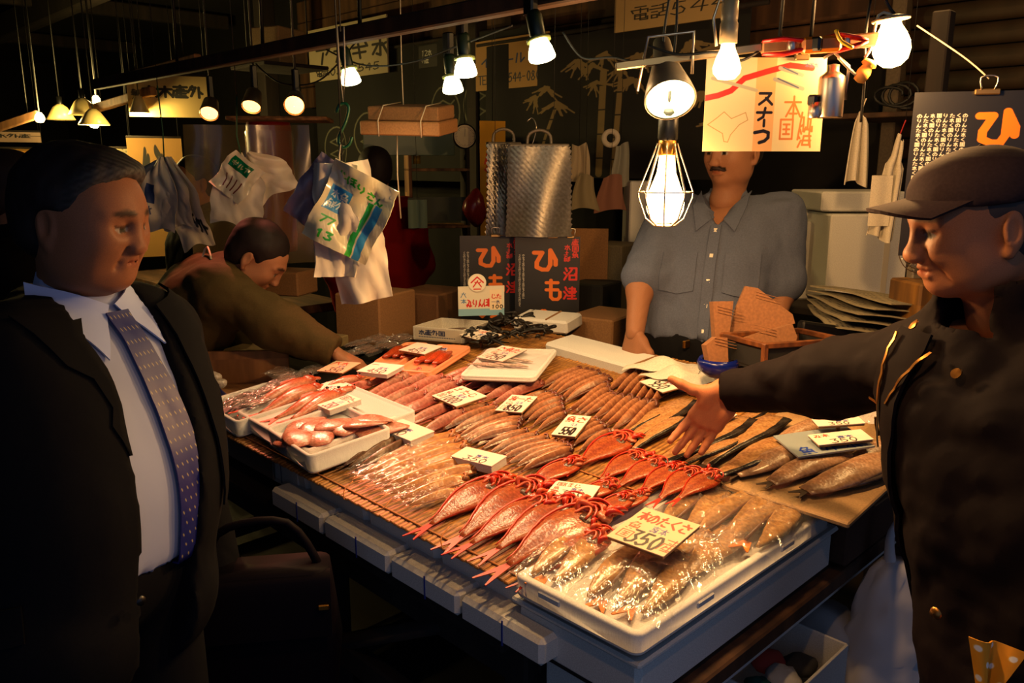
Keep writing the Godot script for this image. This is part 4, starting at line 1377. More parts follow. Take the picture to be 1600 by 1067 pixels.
func build_overhead() -> void:
	var pale = mats["pale_wood"]
	# rail along the aisle
	var a := at_x(150, 132, 0.44)
	var b := at_x(980, -30, 0.44)
	b.y = a.y + (b.y - a.y)
	var rail := thing("lamp_rail", "long wooden rail over the stall with lamps clipped along it", "rail")
	var st := st_new()
	var mid := (a + b) / 2
	box(st, mid, Vector3(0.035, 0.045, a.distance_to(b)), 0.004, aim(b - a))
	put("beam", done(st), tex_mat("rail_wood", Color(0.33, 0.22, 0.13), 0.75, mats["wood"].albedo_texture, 2.0), rail)
	for k in [0.3, 0.52, 0.7]:
		put("hanger", tube_mesh([a.lerp(b, k), a.lerp(b, k) + Vector3(0.02, 1.0, 0)], 0.006, 6), mats["iron"], rail)
	var green := Color(1.0, 0.97, 0.72)
	clip_lamp(pt(845, 79, 1.75), "greenish white reflector lamp clipped highest, next to the phone number sign", Color(1.0, 0.82, 0.58), 0.26, Vector3(0.05, -1, 0.25))
	clip_lamp(pt(727, 106, 2.05), "bright reflector lamp on the rail, upper one of the close pair", Color(1.0, 0.82, 0.58), 0.26, Vector3(0, -1, 0.1))
	clip_lamp(pt(707, 133, 2.3), "bright reflector lamp on the rail, lower one of the close pair", Color(1.0, 0.82, 0.58), 0.26, Vector3(0, -1, 0.15))
	clip_lamp(pt(547, 120, 2.4), "bright reflector lamp above the green S hook", Color(1.0, 0.82, 0.58), 0.26, Vector3(0.1, -1, 0.2))
	clip_lamp(Vector3(0.08, 1.95, -0.02), "unseen reflector lamp added above the corner tray to light the near side", Color(1.0, 0.75, 0.47), 0.4, Vector3(0.12, -1, 0.02))  # added out of view to light the old man's face and the near tray
	clip_lamp(Vector3(-0.4, 2.1, 0.36), "unseen reflector lamp added over the aisle as warm fill light", Color(1.0, 0.72, 0.44), 0.15, Vector3(0.2, -1, -0.1))  # added fill lamp out of view, warms the old man's near cheek
	var sl := thing("added_shop_bulb", "unseen bulb added inside the shop to brighten the foam boxes", "lamp", Vector3(1.6, 2.45, -0.25))  # added out of view to brighten the foam boxes at the back
	put("bulb", lathe_mesh([[0.001, -0.05], [0.02, -0.046], [0.032, -0.03], [0.034, -0.012], [0.022, 0.02], [0.014, 0.04], [0.001, 0.042]], 16), glow("bulb_added", Color(1.0, 0.85, 0.6), 8.0), sl)
	put("cord", tube_mesh([Vector3(0, 0.04, 0), Vector3(0, 0.6, 0)], 0.004, 5), mats["cord"], sl)
	omni(sl, Vector3(0, -0.015, 0), Color(1.0, 0.78, 0.48), 0.42, 0.03)
	# warm spot lamps of silver metal further along
	var spots := [[327, 176, 3.05, Vector3(-0.5, -0.8, 0.7), "silver spot lamp glowing orange, leftmost of the three beside the rail"], [393, 165, 2.9, Vector3(-0.5, -0.85, 0.5), "silver spot lamp glowing orange, middle of the three beside the rail"], [460, 164, 2.7, Vector3(-0.6, -0.5, 0.8), "small spot lamp glowing orange, rightmost of the three beside the rail"]]
	for s in spots:
		var o := thing("spot_lamp", s[4], "lamp", pt(s[0], s[1], s[2]), 0, "warm spot lamps beside the rail")
		var z: Basis = aim(-s[3])
		var x := Transform3D(Basis(z.x, z.z, -z.y), Vector3.ZERO)
		put("bulb", lathe_mesh([[0.001, -0.012], [0.022, -0.01], [0.03, -0.004], [0.031, 0.002], [0.001, 0.01]], 20, x), glow("bulb_warm", Color(1.0, 0.62, 0.3), 7.0), o)
		put("reflector", lathe_mesh([[0.034, -0.008], [0.036, 0.0], [0.033, 0.02], [0.028, 0.06], [0.02, 0.07], [0.001, 0.072]], 20, x), mats["chrome"], o)
		put("mount", box_mesh(Vector3(0.02, 0.09, 0.02), 0.003, x.basis.y * 0.07 + Vector3(0, 0.045, 0)), mats["black_plastic"], o)
		hang(o, x.basis.y * 0.07 + Vector3(0, 0.08, 0), 3.05, 0.004)
		spot(o, -x.basis.y * 0.02, (Vector3(0.02, 0.93, -1.75) if s[0] < 350 else Vector3(0.42, 0.95, -1.05)) - pt(s[0], s[1], s[2]), Color(1.0, 0.52, 0.4), 1.0 if s[0] < 350 else 1.6, 20.0 if s[0] < 350 else 24.0)

	# --- the cluster above the table ---
	# caged hand lamp
	var cl := thing("caged_lamp", "bright bulb in a wire cage hanging over the fish", "lamp", pt(1040, 300, 1.7))
	put("bulb", lathe_mesh([[0.001, -0.066], [0.018, -0.064], [0.031, -0.055], [0.0385, -0.038], [0.04, -0.022], [0.037, -0.004], [0.028, 0.018], [0.02, 0.04], [0.017, 0.065], [0.016, 0.08]], 24), glow("bulb_main", Color(1.0, 0.8, 0.5), 14.0), cl)
	put("neck", lathe_mesh([[0.017, 0.075], [0.019, 0.078], [0.019, 0.105], [0.016, 0.108]], 16, Transform3D(), true), mat("brass", Color(0.75, 0.55, 0.25), 0.3, 1.0), cl)
	var wire = mats["chrome"]
	for k in 8:
		var an := TAU * k / 8.0 + 0.2
		var d := Vector3(cos(an), 0, sin(an))
		put("cage_wire", tube_mesh([d * 0.02 + Vector3(0, 0.1, 0), d * 0.024 + Vector3(0, 0.088, 0), d * 0.057 + Vector3(0, 0.0, 0), d * 0.056 + Vector3(0, -0.012, 0), d * 0.04 + Vector3(0, -0.055, 0), d * 0.022 + Vector3(0, -0.07, 0)], 0.0017, 6), wire, cl)
	for rr in [[0.057, 0.0], [0.022, -0.07]]:
		var ring := []
		for k in 25: ring.append(Vector3(cos(TAU * k / 24.0) * rr[0], rr[1], sin(TAU * k / 24.0) * rr[0]))
		put("cage_ring", tube_mesh(ring, 0.0017, 6), wire, cl)
	put("grip", lathe_mesh([[0.001, 0.17], [0.014, 0.168], [0.021, 0.16], [0.021, 0.11], [0.017, 0.1], [0.001, 0.1]], 16), mats["black_plastic"], cl)
	put("cord", cable([Vector3(0, 0.168, 0), Vector3(0.002, 0.24, 0.0), Vector3(0.0, 0.32, 0.01), Vector3(0.01, 0.5, 0.0)]), mats["cord"], cl)
	omni(cl, Vector3(0, -0.02, 0), Color(1.0, 0.74, 0.46), 0.66, 0.035)
	# conical reflector lamp above it
	var cone := thing("cone_lamp", "bare metal cone lamp tilted towards the viewer above the wire cage", "lamp", pt(1045, 140, 1.62))
	var zb := aim(-(Vector3(0.0, -0.75, 0.0) - cam_f * 0.62))
	var xc := Transform3D(Basis(zb.x, zb.z, -zb.y), Vector3.ZERO)
	var sd := put("shade", lathe_mesh([[0.049, -0.03], [0.0505, -0.032], [0.052, -0.03], [0.047, -0.004], [0.03, 0.06], [0.022, 0.1], [0.018, 0.145], [0.012, 0.15], [0.001, 0.15]], 28, xc), mat("grey_enamel", Color(0.45, 0.4, 0.33), 0.45, 0.4), cone)
	put("shade_lining", lathe_mesh([[0.048, -0.029], [0.045, -0.004], [0.028, 0.058], [0.001, 0.07]], 28, xc), mat("lining", Color(0.55, 0.62, 0.5), 0.5), sd)
	put("bulb", lathe_mesh([[0.001, 0.008], [0.014, 0.011], [0.021, 0.02], [0.022, 0.028], [0.016, 0.045], [0.001, 0.055]], 20, xc), glow("bulb_cone", Color(1.0, 0.9, 0.65), 7.0), cone)
	put("bracket", tube_mesh([Vector3(0.045, 0.0, 0.0) - cam_r * 0.09 + Vector3(0, 0.0, 0), -cam_r * 0.045 + Vector3(0, 0.1, 0), cam_r * 0.045 + Vector3(0, 0.11, 0), cam_r * 0.045 + Vector3(0, 0.03, 0)], 0.0035, 6), mats["chrome"], cone)
	put("cord", cable([xc.basis.y * 0.09, xc.basis.y * 0.1 + Vector3(0, 0.06, 0), Vector3(0.02, 0.3, 0)]), mats["cord"], cone)
	omni(cone, xc.basis.y * 0.028, Color(1.0, 0.85, 0.65), 0.1, 0.02)
	# bulb in front of the printed sheet
	var sb := thing("socket_lamp", "bulb in a pale socket shining on the printed fish sheet", "lamp", pt(1136, 98, 1.54))
	put("bulb", lathe_mesh([[0.001, -0.032], [0.016, -0.03], [0.025, -0.02], [0.027, -0.01], [0.022, 0.008], [0.014, 0.026], [0.013, 0.034]], 20), glow("bulb_small", Color(1.0, 0.88, 0.62), 4.0), sb)
	put("socket", lathe_mesh([[0.014, 0.034], [0.017, 0.035], [0.017, 0.07], [0.015, 0.074], [0.016, 0.078], [0.016, 0.11], [0.001, 0.112]], 16), mat("bakelite", Color(0.7, 0.6, 0.45), 0.4), sb)
	put("clamp", tube_mesh([Vector3(0, 0.1, 0), -cam_r * 0.02 + Vector3(0, 0.115, 0), -cam_r * 0.03 + Vector3(0, 0.08, 0), -cam_r * 0.022 + Vector3(0, 0.03, 0)], 0.003, 6), mats["chrome"], sb)
	omni(sb, Vector3(0, -0.01, 0), Color(1.0, 0.85, 0.65), 0.02, 0.025)
	# bare round bulb at the right
	var rb := thing("bare_bulb", "big bare round bulb under a small tilted disc at the upper right", "lamp", pt(1393, 73, 1.58))
	var tilt := Transform3D(Basis(cam_f, -0.12), Vector3.ZERO)
	put("bulb", lathe_mesh([[0.001, -0.04], [0.016, -0.037], [0.029, -0.026], [0.035, -0.008], [0.034, 0.008], [0.028, 0.024], [0.02, 0.038], [0.016, 0.05]], 24, tilt), glow("bulb_main2", Color(1.0, 0.82, 0.52), 14.0), rb)
	put("disc", lathe_mesh([[0.014, 0.05], [0.034, 0.048], [0.036, 0.052], [0.016, 0.058], [0.001, 0.06]], 24, tilt), mat("disc", Color(0.75, 0.65, 0.5), 0.4), rb)
	put("hook", tube_mesh(curve([Vector3(0, 0.055, 0), -cam_r * 0.03 + Vector3(0, 0.06, 0), -cam_r * 0.04, -cam_r * 0.05 + Vector3(0, -0.02, 0)], 10), 0.003, 6), mats["string"], rb)
	put("cord", cable([Vector3(0, 0.06, 0), -cam_r * 0.03 + Vector3(0, 0.12, 0), -cam_r * 0.02 + Vector3(0, 0.3, 0)]), mats["cord"], rb)
	omni(rb, Vector3.ZERO, Color(1.0, 0.75, 0.46), 0.6, 0.033)
	# polished can lamp pointing down
	var can := thing("can_lamp", "polished silver can lamp pointing down beside the printed sheet", "lamp", pt(1298, 152, 1.62))
	put("can", lathe_mesh([[0.0225, -0.038], [0.0245, -0.04], [0.0255, -0.038], [0.0255, 0.034], [0.024, 0.04], [0.016, 0.046], [0.012, 0.05], [0.012, 0.062], [0.001, 0.064]], 28), mats["chrome"], can)
	put("can_lining", lathe_mesh([[0.022, -0.037], [0.022, 0.03], [0.001, 0.032]], 20), mats["black_plastic"], can)
	put("bracket", tube_mesh([cam_r * 0.03 + Vector3(0, -0.005, 0), cam_r * 0.031 + Vector3(0, 0.06, 0), Vector3(0, 0.085, 0), -cam_r * 0.02 + Vector3(0, 0.075, 0)], 0.003, 6), mats["chrome"], can)
	put("side_switch", box_mesh(Vector3(0.02, 0.022, 0.02), 0.004, -cam_r * 0.034 + Vector3(0, -0.006, 0)), mats["black_plastic"], can)
	put("side_sleeve", lathe_mesh([[0.012, -0.04], [0.013, -0.038], [0.013, -0.01], [0.001, -0.008]], 16, Transform3D(Basis(), -cam_r * 0.03)), mats["chrome"], can)
	# cross bar that carries the cluster
	var bar := thing("cross_bar", "metal bar with taped joints carrying the lamps above the sheet", "bar")
	var p0 := pt(962, 104, 1.63)
	var p1 := pt(1190, 74, 1.6)
	var p2 := pt(1372, 62, 1.58)
	var bs := st_new()
	box(bs, (p0 + p1) / 2, Vector3(0.012, 0.016, p0.distance_to(p1)), 0.002, aim(p1 - p0))
	put("rod", done(bs), mat("steel", Color(0.6, 0.52, 0.4), 0.35, 0.9), bar)
	bs = st_new()
	box(bs, (p1 + p2) / 2, Vector3(0.02, 0.026, p1.distance_to(p2)), 0.003, aim(p2 - p1))
	put("wood_bar", done(bs), mats["pale_wood"], bar)
	for k in [0.15, 0.42]:
		put("hanger", tube_mesh([p1.lerp(p2, k), p1.lerp(p2, k) + Vector3(0.05, 1.1, 0)], 0.004, 6), mats["iron"], bar)
	var red := mat("red_plastic", Color(0.72, 0.07, 0.04), 0.4)
	var clamps := [[1237, 72, 0.055, 0.03, "red spring clamp gripping the bar, larger one over the sheet"], [1322, 66, 0.04, 0.026, "red spring clamp gripping the bar near the bare bulb"]]
	for q in clamps:
		var o := thing("spring_clamp", q[4], "clamp", pt(q[0], q[1], 1.56), 0, "spring clamps on the bar")
		var bb := aim(p2 - p1)
		for s in [1, -1]:
			var m := st_new()
			loft(m, [rrect_at(Vector3(0, 0.012 * s, -q[2]), bb, 0.007, 0.003), rrect_at(Vector3(0, 0.014 * s, -q[2] * 0.3), bb, 0.014, 0.005), rrect_at(Vector3(0, 0.006 * s, q[2] * 0.6), bb, 0.012, 0.005), rrect_at(Vector3(0, 0.002 * s, q[2]), bb, 0.008, 0.003)])
			put("jaw", done(m), red, o)
		put("spring", lathe_mesh([[0.006, -0.014], [0.009, -0.012], [0.009, 0.012], [0.006, 0.014]], 12, Transform3D(bb, Vector3.ZERO)), mats["chrome"], o)
	var yc := thing("yellow_clip", "yellow and black clamp on the bar beside the silver can lamp", "clamp", pt(1282, 70, 1.555))
	var ym := st_new()
	box(ym, Vector3.ZERO, Vector3(0.03, 0.03, 0.075), 0.006, aim(p2 - p1))
	put("body", done(ym), mat("amber", Color(0.75, 0.4, 0.06), 0.4), yc)
	put("lever", tube_mesh(curve([cam_r * 0.02 - cam_f * 0.02 + Vector3(0, 0.02, 0), cam_r * 0.03 - cam_f * 0.022, cam_r * 0.055 - cam_f * 0.02 + Vector3(0, -0.012, 0)], 8), 0.004, 6), mat("yellow", Color(0.85, 0.65, 0.1), 0.4), yc)
	put("tape", box_mesh(Vector3(0.034, 0.026, 0.034), 0.004, -cam_r * 0.01), mats["black_plastic"], yc)
	var cords := [
		[[pt(1185, 80, 1.6), pt(1155, 95, 1.58), pt(1120, 82, 1.57), pt(1060, 85, 1.6), pt(1010, 70, 1.62)], "grey cord looping from the cone lamp along the bar"],
		[[pt(1360, 0, 1.6), pt(1352, 60, 1.6), pt(1351, 120, 1.62), pt(1345, 190, 1.7)], "twisted cord hanging down beside the bare bulb"],
		[[pt(1310, 90, 1.58), pt(1335, 115, 1.6), pt(1350, 120, 1.6)], "white cord running from the clamp to the yellow connector"],
		[[pt(880, 50, 1.8), pt(910, 90, 1.8), pt(960, 90, 1.75), pt(1010, 105, 1.7)], "thin black cable sagging left of the cone lamp"],
		[[pt(480, 60, 2.6), pt(560, 100, 2.5), pt(640, 98, 2.4), pt(720, 70, 2.2), pt(800, 40, 2.0)], "thin black cable sagging between the rail lamps"],
		[[pt(400, 100, 2.9), pt(440, 130, 2.8), pt(500, 125, 2.7), pt(560, 60, 2.5)], "thin black cable looping at the left of the hook lamp"],
	]
	for c in cords:
		tag(put("cable", cable(c[0], 0.0028, 24), mats["cord"] if not "white" in c[1] else mats["string"]), c[1], "cable", "cables around the lamps")
	var yn := put("cable_connector", lathe_mesh([[0.001, -0.022], [0.012, -0.018], [0.014, 0.0], [0.01, 0.012], [0.016, 0.016], [0.012, 0.024], [0.001, 0.025]], 10, Transform3D(Basis(cam_f, 0.5), pt(1350, 113, 1.6))), mat("connector", Color(0.85, 0.6, 0.25), 0.5))
	tag(yn, "orange yellow cable connector hanging right of the silver can lamp", "connector")


func rrect_at(c: Vector3, b: Basis, hx: float, hy: float) -> Array:
	var out := []
	for k in 10:
		var a := TAU * k / 10.0
		out.append(b * (c + Vector3(cos(a) * hx, sin(a) * hy, 0)))
	return out


# ---------- hanging goods and signs ----------

func face_me(where: Vector3, yaw := 0.0, pitch := 0.0) -> Transform3D:   # a thing that hangs facing out of the shop
	var z := -flat(cam_f)
	return Transform3D(aim(z).rotated(Vector3.UP, yaw).rotated(cam_r, pitch), where)


func hang_bag(o: Node3D, called: String, w: float, h: float, th: float, m: Material, at: Vector3, turn: float, sd: int, pivot := 0.5, gather := 0.0) -> void:
	# a folded plastic bag hung from its upper corner: a diamond sheet with soft waves
	var n := FastNoiseLite.new()
	n.seed = sd
	n.frequency = 1.3
	var b := Basis(Vector3.BACK, turn)
	var me := sheet(14, 16, func(u: float, v: float) -> Vector3:
		var g := lerpf(1.0, smoothstep(-0.12, 0.5, v), gather)
		var p := b * Vector3((u - pivot) * w * g, -v * h - 0.012 * gather * sin(u * 7.0 + sd) * v, 0)
		var q := n.get_noise_2d(u + sd, v) * 0.04 + 0.004 * sin(u * 6.0 + v * 3.0 + sd) * v + 0.0015 * sin(u * 17.0 - v * 12.0 + sd)
		return p + Vector3(0.012 * n.get_noise_2d(v * 1.5, sd), 0, q), th)
	var c := put(called, me, m, o)
	c.position = at


func poster_image() -> Image:
	var im := blank(240, 400, Color(0.07, 0.075, 0.095))
	var og := Color(0.86, 0.42, 0.06)
	var rd := Color(0.8, 0.13, 0.07)
	glyph(im, "ひ", 55, 40, 100, 100, 17, og)
	glyph(im, "も", 95, 165, 85, 100, 14, og)
	glyph(im, "の", 62, 285, 90, 90, 12, og)
	glyph(im, "沼", 180, 120, 50, 60, 8, rd)
	glyph(im, "津", 180, 200, 50, 60, 8, rd)
	write(im, "産国魚", 208, 8, 26, 4, rd, 0, 1.0)
	write(im, "水塩鮮", 180, 30, 24, 4, rd, 0, 1.0)
	for k in 26: glyph(im, ["く", "た", "の", "り", "さ"][k % 5], 12, 70 + k * 8.5, 9, 9, 1.6, Color(0.7, 0.68, 0.62))
	for k in 22: glyph(im, ["の", "ん", "も", "く", "み"][k % 5], 26, 70 + k * 8.5, 9, 9, 1.6, Color(0.7, 0.68, 0.62))
	return im


func clip_on(o: Node3D, at: Vector3, w := 0.05) -> void:
	var clip := put("bulldog_clip", box_mesh(Vector3(w, 0.012, 0.01), 0.002, at), mat("clip_metal", Color(0.55, 0.45, 0.3), 0.4, 0.9), o)
	put("clip_handle", tube_mesh(curve([at + Vector3(-0.012, 0.004, 0.004), at + Vector3(-0.016, 0.03, 0.004), at + Vector3(0.016, 0.03, 0.004), at + Vector3(0.012, 0.004, 0.004)], 10), 0.002, 6), mats["chrome"], clip)


func build_hanging() -> void:
	# green S hook with plastic bags over the table
	var hook := thing("s_hook", "green plastic S hook on a string under the rail lamp", "hook", pt(537, 195, 1.92))
	hook.transform = face_me(hook.position)
	put("hook_wire", tube_mesh(curve([Vector3(-0.016, 0.028, 0), Vector3(-0.008, 0.046, 0), Vector3(0.008, 0.048, 0), Vector3(0.013, 0.034, 0), Vector3(0.004, 0.005, 0), Vector3(-0.012, -0.025, 0), Vector3(-0.014, -0.042, 0), Vector3(-0.002, -0.053, 0), Vector3(0.012, -0.044, 0), Vector3(0.018, -0.028, 0)], 30), 0.0038, 8), mat("green_plastic", Color(0.03, 0.3, 0.16), 0.4), hook)
	put("hang_string", tube_mesh([Vector3(-0.006, 0.22, 0), Vector3(-0.004, 0.12, 0), Vector3(0.002, 0.047, 0), Vector3(0.009, 0.12, 0), Vector3(0.01, 0.22, 0)], 0.002, 5), mats["string"], hook)
	hang(hook, Vector3(0.002, 0.21, 0))
	var b := thing("hanging_bags", "bundle of printed plastic bags on the green hook", "bags", pt(532, 256, 1.93))
	b.transform = face_me(b.position, 0.15)
	var white := mat("bag_white", Color(0.8, 0.77, 0.7), 0.45)
	white.backlight_enabled = true
	white.backlight = Color(0.35, 0.3, 0.2)
	var lilac := mat("bag_lilac", Color(0.5, 0.44, 0.5), 0.5)
	hang_bag(b, "lilac_bag", 0.1, 0.17, 0.002, lilac, Vector3(-0.005, 0, -0.02), -0.62, 1)
	hang_bag(b, "long_bag", 0.13, 0.34, 0.003, white, Vector3(0.0, 0.0, -0.008), 0.16, 2)
	hang_bag(b, "folded_bag", 0.1, 0.27, 0.004, white, Vector3(-0.01, 0.0, 0.01), -0.05, 3)
	var pi := blank(160, 200, Color(0.76, 0.74, 0.6))
	var gr := Color(0.12, 0.6, 0.12)
	var bl := Color(0.16, 0.5, 0.72)
	for k in 60:
		var q := Vector2((k * 53) % 160, (k * 37) % 200)
		stroke(pi, [q, q + Vector2(8, 14)], 2, Color(0.84, 0.82, 0.7))
	write(pi, "じほりさん", 18, 14, 22, 4, gr, 1.1, 0.25)
	pi.fill_rect(Rect2i(12, 60, 52, 60), bl)
	write(pi, "水魚", 16, 66, 22, 3, Color(0.8, 0.85, 0.8), 1.0)
	write(pi, "鮮外", 16, 92, 22, 3, Color(0.8, 0.85, 0.8), 1.0)
	pi.fill_rect(Rect2i(104, 60, 14, 140), gr)
	pi.fill_rect(Rect2i(122, 60, 18, 140), bl)
	write(pi, "77", 20, 132, 18, 4, gr)
	write(pi, "13", 22, 164, 22, 5, gr)
	var pm := print_mat(pi, 0.18)
	pm.clearcoat_enabled = true
	pm.clearcoat = 0.6
	hang_bag(b, "printed_bag", 0.165, 0.2, 0.003, pm, Vector3(0.025, -0.002, 0.035), -0.5, 5, 0.2)
	hang(b, Vector3(0.004, 0.0, -0.004))
	put("bag_string", tube_mesh([Vector3(0, -0.03, 0.01), Vector3(-0.002, 0.02, 0.0), Vector3(0.002, 0.045, 0)], 0.002, 5), mats["string"], b)
	# two more bundles further back
	var b2 := thing("hanging_bags", "clear bundle of bags with a green print, above the bending man", "bags", pt(376, 238, 3.0))
	b2.transform = face_me(b2.position, 0.2)
	hang_bag(b2, "back_bag", 0.19, 0.19, 0.002, white, Vector3(0.02, 0, -0.03), 0.55, 8, 0.5, 1.0)
	hang_bag(b2, "front_bag", 0.19, 0.27, 0.002, white, Vector3(0.0, 0, 0), -0.12, 9, 0.5, 1.0)
	var gi := blank(96, 128, Color(0.78, 0.76, 0.68))
	gi.fill_rect(Rect2i(12, 10, 60, 34), Color(0.03, 0.38, 0.22))
	write(gi, "ギルア", 16, 16, 18, 3, Color(0.6, 0.62, 0.5))
	for k in 4: stroke(gi, [Vector2(20 + k * 16, 70), Vector2(30 + k * 12, 110)], 3, Color(0.35, 0.12, 0.1))
	hang_bag(b2, "printed_bag", 0.13, 0.15, 0.002, print_mat(gi, 0.2), Vector3(-0.01, 0.0, 0.03), -0.7, 10, 0.1)
	put("bag_cord", tube_mesh([Vector3(0, -0.01, 0), Vector3(-0.01, 0.06, 0), Vector3(0.0, 0.2, 0)], 0.003, 5), mat("green_cord", Color(0.1, 0.3, 0.2), 0.6), b2)
	hang(b2, Vector3(0, 0.2, 0))
	var b3 := thing("hanging_bags", "bundle of white carrier bags printed blue beside the suited man's head", "bags", pt(256, 245, 3.3))
	b3.transform = face_me(b3.position, 0.1)
	var wi := blank(96, 160, Color(0.8, 0.77, 0.7))
	wi.fill_rect(Rect2i(10, 60, 26, 40), Color(0.14, 0.22, 0.42))
	write(wi, "水", 14, 104, 18, 3, Color(0.12, 0.18, 0.4))
	hang_bag(b3, "printed_bag", 0.15, 0.3, 0.003, print_mat(wi, 0.5), Vector3(-0.005, 0, 0.02), -0.16, 12, 0.5, 1.0)
	hang_bag(b3, "white_bag", 0.12, 0.29, 0.003, white, Vector3(0.01, 0, 0.0), 0.1, 13, 0.5, 1.0)
	var ki := blank(96, 160, Color(0.8, 0.77, 0.7))
	glyph(ki, "水", 40, 96, 26, 28, 5, Color(0.06, 0.05, 0.04))
	glyph(ki, "外", 62, 110, 28, 28, 5, Color(0.06, 0.05, 0.04))
	hang_bag(b3, "lettered_bag", 0.13, 0.38, 0.003, print_mat(ki, 0.5), Vector3(0.01, 0, -0.03), 0.24, 14, 0.5, 1.0)
	hang_bag(b3, "grey_bag", 0.16, 0.22, 0.003, white, Vector3(-0.01, 0, -0.05), -0.42, 15, 0.5, 1.0)
	put("bag_cord", tube_mesh([Vector3(0, -0.02, 0), Vector3(0.005, 0.1, 0), Vector3(0.0, 0.28, 0)], 0.003, 5), mats["green_cord"], b3)
	hang(b3, Vector3(0, 0.28, 0))
	# cardboard package tied with string
	var pk := thing("tied_package", "flat cardboard package tied with white string hanging from above", "package", pt(640, 190, 2.75))
	pk.transform = face_me(pk.position, -0.25, 0.12)
	put("upper_box", box_mesh(Vector3(0.25, 0.045, 0.17), 0.004, Vector3(0.005, 0.03, -0.01)), mats["card"], pk)
	put("lower_box", box_mesh(Vector3(0.28, 0.045, 0.2), 0.004, Vector3(0, -0.016, 0)), tex_mat("card2", Color(0.62, 0.44, 0.26), 0.6, cloth_noise, 5.0), pk)
	for x in [-0.07, 0.08]:
		put("string", tube_mesh([Vector3(x, -0.042, 0.104), Vector3(x, 0.01, 0.106), Vector3(x + 0.01, 0.056, 0.08), Vector3(x, 0.058, -0.1)], 0.002, 5), mats["string"], pk)
	put("hang_string", tube_mesh([Vector3(-0.02, 0.055, 0), Vector3(-0.02, 0.2, 0), Vector3(-0.015, 0.4, 0)], 0.002, 5), mats["string"], pk)
	put("tail_string", tube_mesh([Vector3(-0.04, -0.04, 0.02), Vector3(-0.045, -0.18, 0.02), Vector3(-0.04, -0.33, 0.02)], 0.0025, 5), mats["string"], pk)
	# the printed sheet with fish and red wave
	var si := blank(376, 276, Color(0.78, 0.73, 0.56))
	si.fill_rect(Rect2i(158, 0, 62, 276), Color(0.8, 0.62, 0.4))
	stroke(si, [Vector2(0, 118), Vector2(40, 110), Vector2(80, 96), Vector2(120, 60), Vector2(190, 40), Vector2(260, 22), Vector2(330, 30)], 17, Color(0.82, 0.16, 0.1))
	stroke(si, [Vector2(20, 60), Vector2(100, 80), Vector2(160, 95)], 10, Color(0.62, 0.6, 0.5))
	for q in [[230, 30, 300, 50], [215, 62, 305, 90]]:
		stroke(si, [Vector2(q[0], q[1]), Vector2(q[2], q[3])], 12, Color(0.55, 0.55, 0.5))
		stroke(si, [Vector2(q[0] + 10, q[1] - 2), Vector2(q[2] - 14, q[3] - 3)], 4, Color(0.25, 0.3, 0.4))
	var isle := [[12, 196], [40, 176], [62, 158], [86, 178], [130, 160], [138, 182], [112, 196], [86, 226], [78, 248], [66, 246], [60, 222], [30, 206], [12, 196]]
	var ip := []
	for q in isle: ip.append(Vector2(q[0], q[1]))
	stroke(si, ip, 2, Color(0.6, 0.45, 0.25))
	var bk := Color(0.07, 0.05, 0.04)
	glyph(si, "ス", 164, 92, 50, 46, 8, bk)
	glyph(si, "ナ", 164, 140, 50, 44, 8, bk)
	stroke(si, [Vector2(190, 182), Vector2(190, 200)], 8, bk)
	glyph(si, "つ", 160, 202, 54, 50, 10, bk)
	for q in [["本", 250, 100, 56], ["国", 236, 170, 48], ["北", 300, 150, 46], ["海", 300, 200, 44]]: glyph(si, q[0], q[1], q[2], q[3], q[3] * 1.5, 6, Color(0.72, 0.42, 0.2))
	stroke(si, [Vector2(310, 160), Vector2(300, 240)], 6, Color(0.72, 0.42, 0.2))
	stroke(si, [Vector2(340, 150), Vector2(336, 230)], 6, Color(0.72, 0.42, 0.2))
	write(si, "本国水", 306, 14, 14, 2, Color(0.2, 0.25, 0.4))
	var sp := thing("printed_sheet", "yellow printed sheet with a red wave, an island outline and brush writing", "poster")
	var a0 := pt(1100, 95, 1.68)
	var a1 := pt(1287, 93, 1.68)
	var w0 := a0.distance_to(a1)
	var sh := put("sheet", panel_mesh(w0, 0.188, 0.002), print_mat(si, 0.35), sp)
	sp.transform = Transform3D(aim(-flat(cam_f) + cam_r * 0.02, Vector3.UP), pt(1194, 164, 1.68))
	(sh.material_override as StandardMaterial3D).backlight_enabled = true
	(sh.material_override as StandardMaterial3D).backlight = Color(0.3, 0.25, 0.15)
	clip_on(sp, Vector3(0.07, 0.094, 0.006), 0.03)
	# dark poster at the right, behind the cap
	var pr := thing("black_poster", "black poster with an orange brush letter hanging behind the cap", "poster")
	var ri := blank(300, 420, Color(0.085, 0.085, 0.105))
	glyph(ri, "ひ", 120, 36, 90, 96, 18, Color(0.86, 0.42, 0.06))
	glyph(ri, "も", 160, 160, 86, 110, 17, Color(0.86, 0.42, 0.06))
	for c in 8:
		for k in 16 - (c % 3): glyph(ri, ["の", "く", "た", "り", "国", "水", "ん"][(k * 3 + c) % 7], 100 - c * 13.0, 52 + k * 12, 10, 11, 1.7, Color(0.72, 0.7, 0.66))
	pr.transform = Transform3D(aim(-flat(cam_f) - cam_r * 0.28, Vector3.UP), pt(1532, 275, 1.78))
	put("sheet", panel_mesh(0.3, 0.36, 0.003), print_mat(ri, 0.4), pr)
	clip_on(pr, Vector3(-0.008, 0.178, 0.006), 0.05)
	put("hang_cord", cable([Vector3(-0.008, 0.205, 0.006), Vector3(-0.06, 0.25, 0.004), Vector3(-0.16, 0.32, 0.0)], 0.0018, 10), mats["string"], pr)
	# white cloths on the post
	var wc := tex_mat("towel", Color(0.8, 0.77, 0.7), 0.9, cloth_noise, 9.0)
